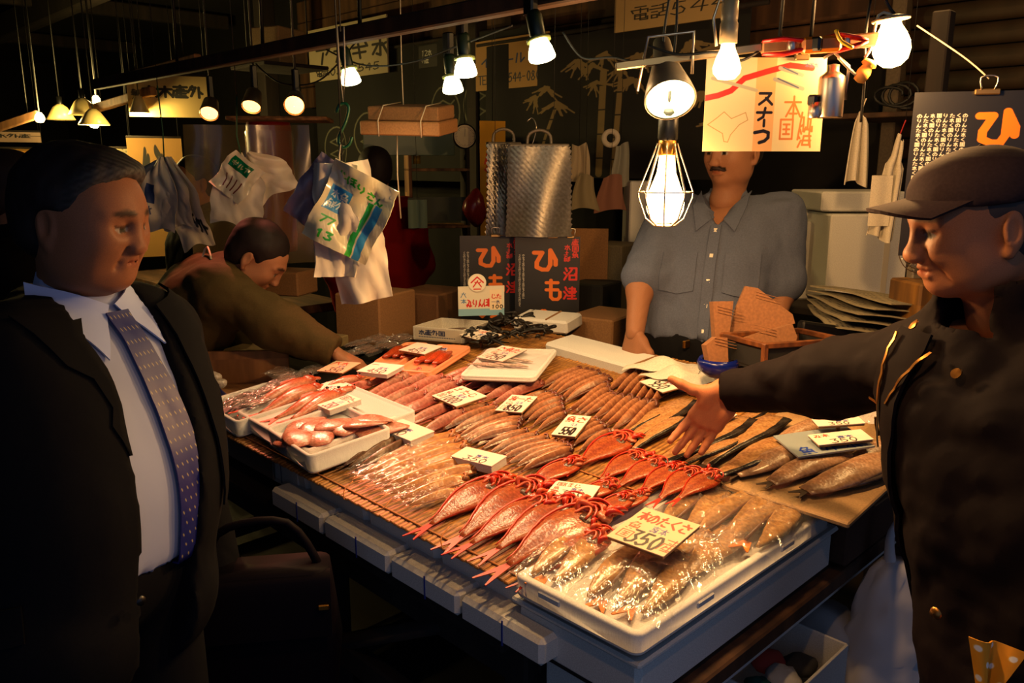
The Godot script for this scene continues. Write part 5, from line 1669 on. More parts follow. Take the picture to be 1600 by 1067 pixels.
	var towels := [[1347, 180, 2.5, 0.06, 0.21, "narrow white towel hanging left of the white apron", 3], [1408, 215, 2.4, 0.04, 0.3, "white cotton apron hanging from a red string", 4]]
	for q in towels:
		var o := thing("hanging_cloth", q[5], "cloth", pt(q[0], q[1], q[2]), 0, "white cloths hanging on the post")
		o.transform = face_me(o.position, -0.2)
		var k: int = q[6]
		put("cloth", sheet(16, 14, func(u: float, v: float) -> Vector3:
			var w: float = q[3] * (0.35 + 0.65 * pow(v, 0.5)) * (1.6 if k == 4 and v > 0.25 else 1.0)
			return Vector3((u - 0.5) * w * 1.2 - (0.03 * v if k == 4 else 0.0), -v * q[4] - 0.012 * sin(u * 5 + k), 0.016 * sin(u * 14.0 + k) * (0.4 + v)), 0.003), wc, o)
		put("loop", tube_mesh(curve([Vector3(-0.006, 0, 0), Vector3(0.002, 0.03, 0), Vector3(0.008, 0.05, 0)], 8), 0.002, 5), mat("red_string", Color(0.6, 0.05, 0.04), 0.6) if k == 4 else mats["string"], o)
		hang(o, Vector3(0.008, 0.05, 0), 3.05, 0.001)
		if k == 4:
			put("pocket", sheet(6, 6, func(u: float, v: float) -> Vector3:
				return Vector3(-0.075 + (u) * 0.06, -0.11 - 0.15 * v, 0.02 + 0.004 * sin(u * 6)), 0.003), wc, o)


# ---------- the shop behind ----------

func carton(called: String, label: String, px: float, py: float, depth: float, s: Vector3, yaw: float, m: Material, group := "", open := false) -> Node3D:
	var o := thing(called, label, "box", pt(px, py, depth), 0, group)
	o.rotation.y = yaw
	if open:
		put("bottom", box_mesh(Vector3(s.x, 0.006, s.z), 0.001, Vector3(0, -s.y / 2, 0)), m, o)
		for k in [-1, 1]:
			put("side_wall", box_mesh(Vector3(0.006, s.y, s.z), 0.001, Vector3(k * s.x / 2, 0, 0)), m, o)
			put("end_wall", box_mesh(Vector3(s.x, s.y, 0.006), 0.001, Vector3(0, 0, k * s.z / 2)), m, o)
	else:
		put("box_body", box_mesh(s, 0.006), m, o)
	return o


func build_shop() -> void:
	# two black posters behind the display
	var pm := print_mat(poster_image(), 0.45)
	var ps := [[767, 437, 3.3, 0.05, 0.25, 0.36, "black poster with orange letters, left one behind the price sign"], [855, 445, 3.2, -0.02, 0.255, 0.38, "black poster with orange letters, right one with torn edge"]]
	for q in ps:
		var o := thing("black_poster", q[6], "poster", Vector3.ZERO, 0, "black posters behind the display")
		o.transform = face_me(pt(q[0], q[1], q[2]), q[3])
		put("board", panel_mesh(q[4], q[5], 0.006), pm, o)
		clip_on(o, Vector3(0.02, q[5] / 2, 0.006), 0.04)
		clip_on(o, Vector3(0.09, q[5] / 2, 0.006), 0.03)
		hang(o, Vector3(0.02, q[5] / 2, 0.0), 3.05, 0.001)
	# silver insulated bags
	var si := noise_tex(128, 0.12, Color(0.72, 0.7, 0.68), Color(1, 1, 1), 33, 2, FastNoiseLite.TYPE_CELLULAR)
	var foil := tex_mat("foil", Color(0.5, 0.49, 0.46), 0.32, si, 5.0, 0.7)
	var bags := [[842, 300, 3.12, 0.225, 0.34, 0.0, "silver quilted cooler bag with a plastic handle, front one"], [787, 297, 3.3, 0.14, 0.36, 0.35, "silver cooler bag seen edge on, left one"]]
	for q in bags:
		var o := thing("cooler_bag", q[6], "bag", Vector3.ZERO, 0, "silver cooler bags above the posters")
		o.transform = face_me(pt(q[0], q[1], q[2]), q[5])
		put("bag_body", sheet(40, 50, func(u: float, v: float) -> Vector3:
			return Vector3((u - 0.5) * q[3] * (1.0 + 0.08 * v), (0.5 - v) * q[4], 0.02 * sin(PI * u) * (0.4 + v) + 0.003 * sin(u * 9 + v * 4) + 0.0006 * sin(u * 70.0) * sin(v * 100.0)), 0.03), foil, o)
		put("top_bar", box_mesh(Vector3(q[3] * 1.02, 0.022, 0.035), 0.004, Vector3(0, q[4] / 2, 0)), mat("grey_plastic", Color(0.4, 0.37, 0.32), 0.4), o)
		put("handle", tube_mesh(curve([Vector3(-0.045, q[4] / 2, 0), Vector3(-0.04, q[4] / 2 + 0.045, 0), Vector3(0, q[4] / 2 + 0.062, 0), Vector3(0.04, q[4] / 2 + 0.045, 0), Vector3(0.045, q[4] / 2, 0)], 14), 0.006, 8), mats["grey_plastic"], o)
	# white price sign in the printed box
	var pi := blank(240, 160, Color(0.82, 0.8, 0.72))
	pi.fill_rect(Rect2i(0, 122, 240, 38), Color(0.5, 0.68, 0.75))
	var rd := Color(0.75, 0.1, 0.08)
	write(pi, "みりんぼ", 42, 66, 46, 6, rd, 1.05, 0.0, 0.62)
	write(pi, "火本", 12, 30, 30, 3, Color(0.2, 0.4, 0.6), 0, 1.1)
	pi.fill_rect(Rect2i(164, 20, 62, 110), Color(0.88, 0.8, 0.66))
	write(pi, "じた", 168, 40, 28, 4, rd)
	write(pi, "一水", 172, 74, 22, 2.5, Color(0.15, 0.2, 0.4))
	write(pi, "100", 168, 100, 22, 4, Color(0.06, 0.05, 0.05))
	var sg := thing("price_sign", "white sign with red letters and a house mark standing in the printed box", "sign")
	sg.transform = face_me(pt(752, 470, 3.06), 0.1, 0.1)
	put("sign_board", panel_mesh(0.175, 0.115, 0.004), print_mat(pi), sg)
	var mi := blank(96, 96, Color(0.86, 0.84, 0.76))
	stroke(mi, [Vector2(16, 46), Vector2(48, 16), Vector2(80, 46)], 7, rd)
	glyph(mi, "火", 24, 34, 48, 38, 6, rd)
	glyph(mi, "一", 28, 60, 40, 40, 6, rd)
	put("mark_disc", disc_mesh(0.034, 0.004), print_mat(mi), sg).position = Vector3(-0.015, 0.072, 0.004)
	# brown card sheet and goods hung behind the silver bags
	var bc := put("card_sheet", box_mesh(Vector3(0.16, 0.3, 0.005), 0.001), mats["card"])
	bc.transform = face_me(pt(920, 412, 3.45), -0.15)
	tag(bc, "plain brown cardboard sheet hanging right of the silver bags", "cardboard")
	var things_hung := [[905, 250, 3.7, 0.1, 0.16, Color(0.62, 0.56, 0.46), "twisted white rag hanging behind the front cooler bag"], [970, 250, 3.7, 0.09, 0.2, Color(0.5, 0.5, 0.46), "pale grey rag hanging right of the tape roll"], [955, 300, 3.7, 0.14, 0.16, Color(0.5, 0.34, 0.28), "pinkish paper bundle hanging in the shop"], [915, 300, 3.6, 0.12, 0.15, Color(0.5, 0.46, 0.36), "white lettered bags hanging behind the cardboard sheet"]]
	for k in things_hung.size():
		var q = things_hung[k]
		var o := thing("hanging_rag", q[6], "rag", Vector3.ZERO, 0, "rags hanging in the shop")
		o.transform = face_me(pt(q[0], q[1] - 25, q[2]))
		put("cloth", sheet(12, 12, func(u: float, v: float) -> Vector3:
			return Vector3((u - 0.5) * q[3] * (0.6 + 0.5 * v) + 0.006 * sin(v * 4 + k), -v * q[4] - 0.01 * sin(u * 4 + k), 0.01 * sin(u * 9 + k)), 0.004), mat("rag_%d" % k, q[5], 0.9), o)
		hang(o, Vector3(0, 0, 0), 3.05, 0.0012)
	var roll := put("tape_roll", lathe_mesh([[0.02, -0.02], [0.042, -0.02], [0.042, 0.02], [0.02, 0.02], [0.02, -0.02]], 24, Transform3D(aim(Vector3.UP, -flat(cam_f)), pt(954, 216, 3.7))), mat("tape", Color(0.7, 0.66, 0.58), 0.6))
	tag(roll, "roll of white tape hanging below the bamboo curtain", "tape")
	var hooked := put("hook_wire", cable([pt(832, 225, 3.1), pt(838, 200, 3.1), pt(832, 184, 3.1), pt(824, 190, 3.1)], 0.002, 12), mats["chrome"])
	tag(hooked, "thin wire hook over the front cooler bag's handle", "hook")
	# the dark curtain with bamboo
	var nc := thing("bamboo_curtain", "dark shop curtain with pale bamboo stems and leaves", "curtain")
	var nb := blank(512, 320, Color(0.075, 0.07, 0.075))
	nc.transform = Transform3D(Basis(Vector3(0, 0, 1), Vector3.UP, Vector3(-1, 0, 0)), at_x(935, 165, 2.5))
	var rr := RandomNumberGenerator.new()
	rr.seed = 5
	var leafc := Color(0.5, 0.42, 0.28)
	var leaf := func(x: float, y: float, an: float, l: float) -> void:
		stroke(nb, [Vector2(x, y), Vector2(x + cos(an) * l * 0.5, y + sin(an) * l * 0.5)], 7, leafc)
		stroke(nb, [Vector2(x + cos(an) * l * 0.5, y + sin(an) * l * 0.5), Vector2(x + cos(an) * l, y + sin(an) * l)], 3.5, leafc)
	for st in [[262, 310, 268, 90, 15], [290, 310, 300, 110, 10], [140, 250, 172, 150, 7]]:
		stroke(nb, [Vector2(st[0], st[1]), Vector2(st[2], st[3])], st[4], leafc)
		for k in 4:
			var t := 0.15 + k * 0.24
			var p := Vector2(st[0], st[1]).lerp(Vector2(st[2], st[3]), t)
			stroke(nb, [p - Vector2(12, 2), p + Vector2(12, -2)], 2.5, Color(0.1, 0.09, 0.08))
	for cl in [[150, 110], [170, 150], [240, 70], [270, 50], [300, 80], [330, 60], [370, 50], [250, 110], [320, 110], [420, 50], [400, 130], [440, 150], [210, 60], [120, 130], [470, 200], [455, 60]]:
		for k in 7: leaf.call(cl[0] + rr.randf_range(-6, 6), cl[1] + rr.randf_range(-4, 4), rr.randf_range(0.2, PI - 0.2), rr.randf_range(24, 44))
	put("cloth", sheet(24, 4, func(u: float, v: float) -> Vector3:
		return Vector3((u - 0.5) * 1.75, (0.5 - v) * 0.75, 0.015 * sin(u * 26.0)), 0.004), print_mat(nb, 0.9), nc)
	put("curtain_rod", tube_mesh([Vector3(-0.95, 0.39, 0), Vector3(0.95, 0.39, 0)], 0.012, 8), mats["old_wood"], nc)
	# second curtain with round fish crests, further left
	var n2 := thing("crest_curtain", "dark curtain with round fish crests behind the hanging package", "curtain")
	var cb := blank(640, 256, Color(0.06, 0.065, 0.062))
	var cc := Color(0.36, 0.36, 0.3)
	for q in [[70, 190], [180, 165], [420, 130], [510, 120], [590, 105]]:
		var ring := []
		for k in 25: ring.append(Vector2(q[0] + cos(TAU * k / 24.0) * 40, q[1] + sin(TAU * k / 24.0) * 46))
		stroke(cb, ring, 3.5, cc)
		for j in 2:
			var y: float = q[1] - 14 + j * 26
			stroke(cb, [Vector2(q[0] - 22, y), Vector2(q[0], y - 8), Vector2(q[0] + 20, y), Vector2(q[0], y + 8), Vector2(q[0] - 22, y)], 3, cc)
			stroke(cb, [Vector2(q[0] + 20, y), Vector2(q[0] + 28, y - 7)], 3, cc)
	n2.transform = Transform3D(Basis(Vector3(0, 0, 1), Vector3.UP, Vector3(-1, 0, 0)), at_x(640, 178, 2.6))
	put("cloth", sheet(28, 4, func(u: float, v: float) -> Vector3:
		return Vector3((u - 0.5) * 2.4, (0.5 - v) * 0.9, 0.012 * sin(u * 40.0)), 0.004), print_mat(cb, 0.9), n2)
	put("curtain_rod", tube_mesh([Vector3(-1.22, 0.45, 0), Vector3(1.22, 0.45, 0)], 0.012, 8), mats["old_wood"], n2)
	# signs on the boards above
	sign_board("company_sign", "white company sign with black letters at the upper left", 480, 36, 602, 122, 2.55, func(im: Image) -> void:
		write(im, "有限会社", 90, 10, 26, 3.5, Color(0.1, 0.09, 0.09), 1.15)
		write(im, "アカギ水", 20, 60, 56, 7, Color(0.1, 0.09, 0.09), 1.1)
		write(im, "電話03-3545", 22, 128, 26, 3, Color(0.1, 0.09, 0.09), 1.0, 0.0, 0.9), Color(0.62, 0.58, 0.46))
	sign_board("phone_sign", "tan sign with blue letters and a phone number", 742, 58, 855, 138, 2.5, func(im: Image) -> void:
		write(im, "イクール", 18, 50, 40, 5, Color(0.12, 0.2, 0.4), 1.0)
		write(im, "TEL03-3544-0801", 8, 112, 36, 3.2, Color(0.12, 0.14, 0.22), 1.0, 0.0, 0.44), Color(0.66, 0.5, 0.26))
	sign_board("telephone_sign", "pale sign reading telephone with numbers, cut by the top edge", 958, -30, 1128, 40, 2.4, func(im: Image) -> void:
		write(im, "電話544", 40, 78, 56, 4, Color(0.16, 0.15, 0.14), 1.02, 0.0, 0.8)
		write(im, "水産", 40, 8, 44, 4, Color(0.16, 0.15, 0.14), 1.0), Color(0.7, 0.58, 0.38))
	sign_board("small_sign", "small dark board with white chalk marks under the rail", 655, 70, 690, 105, 2.6, func(im: Image) -> void:
		write(im, "12水", 20, 30, 50, 6, Color(0.7, 0.7, 0.66), 0.8)
		write(im, "外産", 30, 90, 46, 5, Color(0.7, 0.7, 0.66), 0.9), Color(0.12, 0.11, 0.1))
	# yellow banner
	var yb := blank(64, 256, Color(0.72, 0.52, 0.05))
	write(yb, "鮮魚水産", 10, 60, 42, 5, Color(0.72, 0.2, 0.08), 0, 1.1)
	var yo := thing("yellow_banner", "yellow banner with red letters behind the cooler bags", "banner")
	yo.transform = face_me(pt(770, 290, 4.0), 0.3)
	put("cloth", panel_mesh(0.13, 0.62, 0.004), print_mat(yb, 0.8), yo)
	hang(yo, Vector3(0, 0.31, 0))
	# dial scale
	var di := blank(128, 128, Color(0.66, 0.6, 0.46))
	for k in 40:
		var an := TAU * k / 40.0
		var d := Vector2(cos(an), sin(an))
		stroke(di, [Vector2(64, 64) + d * (50 if k % 5 else 44), Vector2(64, 64) + d * 58], 1.8, Color(0.15, 0.12, 0.1))
	stroke(di, [Vector2(64, 64), Vector2(66, 24)], 3, Color(0.1, 0.08, 0.08))
	for q in [[726, 213, 4.0, 0.055, "dial scale hanging at the end of the tied package"]]:
		var o := thing("dial_scale", q[4], "scale")
		o.transform = face_me(pt(q[0], q[1], q[2]), 0.3)
		put("dial", disc_mesh(q[3], 0.006), print_mat(di, 0.4), o)
		put("rim", lathe_mesh([[q[3], -0.02], [q[3] + 0.006, -0.015], [q[3] + 0.006, 0.006], [q[3], 0.008]], 28, Transform3D(aim(Vector3.UP, Vector3.BACK), Vector3.ZERO)), mats["iron"], o)
		hang(o, Vector3(0, q[3], 0))
		put("pan_hook", tube_mesh([Vector3(0, -q[3], 0), Vector3(0, -q[3] - 0.06, 0)], 0.004, 6), mats["iron"], o)
	# cardboard boxes left of the sign
	carton("cardboard_box", "taped brown carton behind the display, left of the printed box", 588, 495, 3.25, Vector3(0.24, 0.21, 0.22), 0.3, mats["card"], "cartons behind the display")
	carton("cardboard_box", "taped brown carton behind the display, right beside the price sign", 675, 490, 3.45, Vector3(0.24, 0.21, 0.22), 0.3, tex_mat("card3", Color(0.45, 0.3, 0.17), 0.8, cloth_noise, 5.0), "cartons behind the display")
	carton("cardboard_box", "brown carton standing below the torn poster", 945, 522, 3.15, Vector3(0.26, 0.17, 0.2), 0.2, mats["card"], "cartons behind the display")
	carton("cardboard_box", "dark open crate right of the torn poster", 930, 462, 3.4, Vector3(0.18, 0.12, 0.16), 0.2, mats["dark"], "cartons behind the display")
	carton("wrapped_box", "pale wrapped box standing in the dark shop behind the stallholder's arm", 960, 450, 3.6, Vector3(0.2, 0.4, 0.16), 0.2, tex_mat("grey_box", Color(0.42, 0.38, 0.3), 0.8, cloth_noise, 5.0))
	# second table that carries them
	var bt := thing("back_counter", "low dark counter behind the display carrying the cartons", "counter")
	put("counter_top", box_mesh(Vector3(0.5, 0.04, 1.3), 0.005, Vector3(1.6, 0.9, -1.72)), mats["old_wood"], bt)
	for z in [-1.12, -2.32]:
		for x in [1.4, 1.8]: put("leg", box_mesh(Vector3(0.06, 0.8, 0.06), 0.004, Vector3(x, 0.51, z)), mats["old_wood"], bt)
	# white foam boxes at the right back
	var fm = mats["foam"]
	var fb := [[1330, 398, 3.05, Vector3(0.3, 0.32, 0.3), "large white foam box behind the old man's cap brim"], [1322, 312, 3.05, Vector3(0.31, 0.07, 0.31), "white foam lid on the large foam box"], [1248, 402, 3.2, Vector3(0.15, 0.3, 0.24), "tall white foam box right of the stallholder's sleeve"], [1248, 325, 3.2, Vector3(0.155, 0.05, 0.25), "yellowish foam lid on the tall foam box"], [1010, 367, 3.8, Vector3(0.2, 0.5, 0.2), "white foam box seen left of the wire cage"]]
	for k in fb.size():
		var q = fb[k]
		var o := carton("foam_box", q[4], q[0], q[1], q[2], q[3], -0.75, fm, "foam boxes at the back of the shop")
		put("corner_tape", box_mesh(Vector3(0.02, q[3].y * 0.96, 0.002), 0.0, Vector3(q[3].x * 0.2, 0, q[3].z / 2 + 0.001)), mat("clear_tape", Color(0.8, 0.76, 0.66), 0.2), o)
	var rk := thing("wooden_rack", "dark wooden rack under the foam boxes at the back", "rack")
	put("shelf", box_mesh(Vector3(0.75, 0.03, 1.6), 0.004, Vector3(2.25, 1.13, -1.05)), mats["old_wood"], rk)
	for x in [1.92, 2.55]:
		for z in [-1.8, -0.35]: put("post", box_mesh(Vector3(0.05, 1.05, 0.05), 0.004, Vector3(x, 0.645, z)), mats["old_wood"], rk)
	# newspapers in front of it
	var ni := blank(128, 96, Color(0.46, 0.43, 0.34))
	for y in 16:
		for x in 10:
			if (x * 7 + y * 3) % 5: ni.fill_rect(Rect2i(4 + x * 12, 5 + y * 5, 9, 2), Color(0.28, 0.26, 0.22))
	var nm := print_mat(ni, 0.9)
	for k in 5:
		var p := pt(1350 + k * 8, 505 - k * 3, 2.45)
		var o := put("newspaper", sheet(8, 6, func(u: float, v: float) -> Vector3:
			return Vector3((u - 0.5) * 0.36, 0.004 * sin(u * 7 + k) + 0.004 * sin(v * 5), (v - 0.5) * 0.28), 0.004), nm)
		o.transform = Transform3D(Basis(Vector3.UP, 0.6 + 0.12 * k) * Basis(Vector3.RIGHT, 0.12), p + Vector3(0, 0.014 * k, 0))
		tag(o, "folded grey newspaper on the pile right of the wire basket, %s from the bottom" % ORD[k], "newspaper", "newspapers on the pile")
	# paper bags in the blue bag, wooden frame box
	var kraft := tex_mat("kraft", Color(0.55, 0.37, 0.23), 0.8, cloth_noise, 4.0)
	var pb := [
		[[1163, 447, 1182, 450, 1236, 490, 1240, 504, 1138, 532, 1150, 480], 2.22, 0.02, "tall folded brown paper wrapping, its corner pointing up"],
		[[1136, 536, 1238, 506, 1246, 526, 1240, 548, 1150, 574, 1132, 566], 2.17, 0.05, "wide flat brown paper pile at the front of the bundle"],
		[[1113, 470, 1146, 470, 1142, 500, 1138, 530, 1116, 530], 2.2, 0.03, "small brown paper wrapping with a straight top edge"],
		[[1098, 536, 1116, 524, 1134, 526, 1134, 572, 1104, 572], 2.14, 0.03, "narrow brown paper wrapping at the left of the bundle"],
	]
	for k in pb.size():
		var q = pb[k]
		var line := PackedVector2Array()
		for i in range(0, q[0].size(), 2): line.append(Vector2(q[0][i] - 1170, 520 - q[0][i + 1]) * q[1] / FOCAL)
		var ps2 := st_new()
		prism(ps2, line, -q[2], 0.0)
		for j in 3: box(ps2, Vector3(line[0].x * 0.3 + line[2].x * 0.5, line[0].y * 0.2 + line[4].y * 0.6 + 0.008 * j, 0.001), Vector3(0.07, 0.0015, 0.003), 0.0005, Basis(Vector3.BACK, -0.25))
		var o := put("paper_wrapping", done(ps2), kraft)
		o.transform = Transform3D(face_me(Vector3.ZERO, 0.1 * (k - 1)).basis * Basis(Vector3.RIGHT, -0.2), pt(1170, 520, q[1]))
		tag(o, q[3], "paper", "brown paper wrappings beside the basket")
	var bb := thing("blue_bag", "crumpled blue plastic bag under the brown paper wrappings", "bag", pt(1122, 570, 2.16))
	var bst := st_new()
	lathe(bst, [[0.03, -0.03], [0.052, -0.012], [0.056, 0.008], [0.05, 0.02], [0.042, 0.016]], 18)
	put("bag_body", done(bst), mat("blue_bag", Color(0.02, 0.08, 0.4), 0.25), bb)
	var bx := thing("wooden_frame_box", "shallow wooden frame box with wire sides behind the sleeve", "box", pt(1222, 545, 2.15))
	bx.transform = face_me(bx.position, 0.35, -0.05)
	var fw := tex_mat("amber_wood", Color(0.5, 0.28, 0.1), 0.5, mats["wood"].albedo_texture, 4.0)
	for s in [-1, 1]:
		put("long_bar", box_mesh(Vector3(0.26, 0.014, 0.014), 0.002, Vector3(0, 0.03, s * 0.09)), fw, bx)
		put("short_bar", box_mesh(Vector3(0.014, 0.014, 0.18), 0.002, Vector3(s * 0.125, 0.03, 0)), fw, bx)
		put("low_bar", box_mesh(Vector3(0.26, 0.012, 0.012), 0.002, Vector3(0, -0.035, s * 0.09)), fw, bx)
		put("side_panel", box_mesh(Vector3(0.25, 0.06, 0.003), 0.0, Vector3(0, 0, s * 0.088)), mats["dark"], bx)
		put("end_panel", box_mesh(Vector3(0.003, 0.06, 0.17), 0.0, Vector3(s * 0.123, 0, 0)), mats["dark"], bx)
		for e in [-1, 1]: put("corner_post", box_mesh(Vector3(0.014, 0.08, 0.014), 0.002, Vector3(s * 0.125, -0.005, e * 0.09)), fw, bx)
	put("floor_panel", box_mesh(Vector3(0.25, 0.004, 0.17), 0.0, Vector3(0, -0.036, 0)), mats["dark"], bx)
	var hb := put("carry_case", box_mesh(Vector3(0.16, 0.035, 0.03), 0.006), mats["black_plastic"])
	hb.transform = Transform3D(face_me(Vector3.ZERO, 0.3).basis * Basis(Vector3.BACK, -0.18), pt(1285, 515, 2.3))
	tag(hb, "black case handle sticking up behind the wooden frame box", "case")
	# vendor's side shelf at left of centre: shelf with jars and cloth
	var sf := thing("shelf_unit", "dim wooden shelf unit behind the red clothed person", "shelf")
	sf.transform = face_me(pt(670, 300, 4.8), 0.25)
	put("upright", box_mesh(Vector3(0.02, 1.66, 0.2), 0.002, Vector3(-0.12, -0.5, 0)), mats["pale_wood"], sf)
	put("upright", box_mesh(Vector3(0.02, 1.66, 0.2), 0.002, Vector3(0.22, -0.5, 0)), mats["old_wood"], sf)
	for y in [0.13, -0.06, -0.2]: put("shelf", box_mesh(Vector3(0.36, 0.016, 0.2), 0.002, Vector3(0.05, y, 0)), mats["pale_wood"], sf)
	var jar := thing("tin", "small yellow tin on the top of the dim shelf unit", "tin", pt(651, 249, 4.72))
	put("tin_body", lathe_mesh([[0.001, -0.025], [0.022, -0.025], [0.022, 0.025], [0.001, 0.025]], 16), mat("mustard", Color(0.55, 0.45, 0.1), 0.5), jar)
	put("tin_lid", lathe_mesh([[0.023, 0.02], [0.024, 0.028], [0.001, 0.03]], 16), mats["chrome"], jar)
	var cl := put("patterned_cloth", sheet(14, 6, func(u: float, v: float) -> Vector3: return Vector3((u - 0.5) * 0.34, -v * 0.12, 0.01 * sin(u * 18)), 0.003), tex_mat("lattice", Color(0.3, 0.32, 0.28), 0.9, cloth_noise, 16.0))
	cl.transform = face_me(pt(690, 308, 4.1), 0.25)
	tag(cl, "grey patterned cloth hanging from the dim shelf", "cloth")
	var tw := put("pale_towel", sheet(8, 8, func(u: float, v: float) -> Vector3: return Vector3((u - 0.5) * 0.09, -v * 0.14, 0.012 * sin(u * 10)), 0.004), mat("mint", Color(0.4, 0.48, 0.42), 0.9))
	tw.transform = face_me(pt(652, 312, 4.0), 0.2)
	hang(tw, Vector3(0, 0, 0), 3.05, 0.001)
	tag(tw, "pale green towel hanging at the end of the dim shelf", "towel")
	var gl := put("glass_panel", box_mesh(Vector3(0.5, 0.12, 0.01), 0.002), mat("teal_panel", Color(0.2, 0.34, 0.28), 0.4))
	gl.transform = face_me(pt(640, 225, 4.4), 0.3)
	tag(gl, "pale green panel behind the tied package", "panel")
	var rdr := put("red_pouch", lump_mesh(0.055, 70, Color(0.25, 0.02, 0.02), 1.5), mats["fish"])
	rdr.position = pt(745, 325, 3.9)
	hang(rdr, Vector3(0, 0.06, 0), 3.05, 0.001)
	tag(rdr, "dark red net pouch hanging left of the cooler bags", "pouch")
	# fan and wooden box by the old man's chin
	var fan := thing("desk_fan", "small desk fan with a wire guard behind the old man's nose", "fan")
	fan.transform = face_me(pt(1440, 385, 2.3), 0.2)
	for r in [0.02, 0.035, 0.05, 0.065, 0.075]:
		var ring := []
		for k in 25: ring.append(Vector3(cos(TAU * k / 24.0) * r, sin(TAU * k / 24.0) * r, 0.012 * (1 - r / 0.08)))
		put("guard_ring", tube_mesh(ring, 0.0015, 5), mats["chrome"], fan)
	for k in 12: put("guard_spoke", tube_mesh([Vector3.ZERO, Vector3(cos(TAU * k / 12.0), sin(TAU * k / 12.0), 0) * 0.075], 0.0013, 5), mats["chrome"], fan)
	for k in 4:
		var bl := put("blade", box_mesh(Vector3(0.03, 0.055, 0.003), 0.001, Vector3(0, 0.035, 0)), mats["grey_plastic"], fan)
		bl.transform = Transform3D(Basis(Vector3.BACK, TAU * k / 4.0) * Basis(Vector3.UP, 0.4), Vector3(0, 0, -0.012))
	put("stand", box_mesh(Vector3(0.03, 0.16, 0.03), 0.004, Vector3(0, -0.14, -0.02)), mats["grey_plastic"], fan)
	carton("yellow_crate", "yellowish wooden crate beside the old man's chin", 1450, 470, 2.3, Vector3(0.16, 0.12, 0.14), -0.6, tex_mat("crate_yellow", Color(0.55, 0.38, 0.1), 0.7, mats["wood"].albedo_texture, 3.0))
	var pole := struct("trim_20", box_mesh(Vector3(0.05, 1.5, 0.05), 0.004, pt(1432, 420, 2.5) + Vector3(0, 0.0, 0)), mats["old_wood"])
	pole.name = "trim_20"
	# things on the ledge above the towels
	var lg := put("ledge", box_mesh(Vector3(0.58, 0.02, 0.4), 0.003, at_x(1390, 180, 2.35) + Vector3(0.24, 0, 0)), mats["wood"])
	tag(lg, "narrow wooden ledge above the hanging towels", "shelf")
	var coil := st_new()
	var cpts := []
	for k in 40: cpts.append(at_x(1385, 150, 2.33) + Vector3(0.004 * sin(k), 0.05 * sin(k * 0.45) * (0.6 + 0.01 * k), 0.06 * cos(k * 0.45) + 0.002 * k))
	tube(coil, cpts, 0.006, 6)
	tag(put("cable_coil", done(coil), mats["cord"]), "coiled black cable on the ledge left of the right poster", "cable")


func disc_mesh(r: float, th: float) -> ArrayMesh:   # printed disc facing +z
	var st := st_new()
	st.set_smooth_group(-1)
	for k in 32:
		var a := TAU * k / 32.0
		var b := TAU * (k + 1) / 32.0
		var p := Vector3(cos(a) * r, sin(a) * r, th / 2)
		var q := Vector3(cos(b) * r, sin(b) * r, th / 2)
		for e in [[Vector3(0, 0, th / 2), Vector2(0.5, 0.5)], [q, Vector2(0.5 + cos(b) * 0.5, 0.5 - sin(b) * 0.5)], [p, Vector2(0.5 + cos(a) * 0.5, 0.5 - sin(a) * 0.5)]]:
			st.set_uv(e[1])
			st.add_vertex(e[0])
		st.set_uv(Vector2(0.5, 0.02))
		quad(st, p, q, q - Vector3(0, 0, th), p - Vector3(0, 0, th))
	return done(st)


func sign_board(called: String, label: String, x0: float, y0: float, x1: float, y1: float, x: float, paint: Callable, bg: Color) -> void:
	var a := at_x(x0, (y0 + y1) / 2, x)
	var b := at_x(x1, (y0 + y1) / 2, x)
	var t := at_x((x0 + x1) / 2, y0, x)
	var u := at_x((x0 + x1) / 2, y1, x)
	var w := absf(a.z - b.z)
	var h := absf(t.y - u.y)
	var im := blank(256, 168, bg)
	paint.call(im)
	var o := thing(called, label, "sign")
	o.transform = Transform3D(Basis(Vector3(0, 0, 1), Vector3.UP, Vector3(-1, 0, 0)), (t + u) / 2)
	put("board", panel_mesh(w, h, 0.012), print_mat(im, 0.7), o)
	for s in [-1, 1]:
		put("fixing", tube_mesh([Vector3(s * w * 0.4, h * 0.42, 0), Vector3(s * w * 0.4, h * 0.42, -0.3)], 0.006, 6), mats["iron"], o)


# ---------- the market aisle beyond ----------

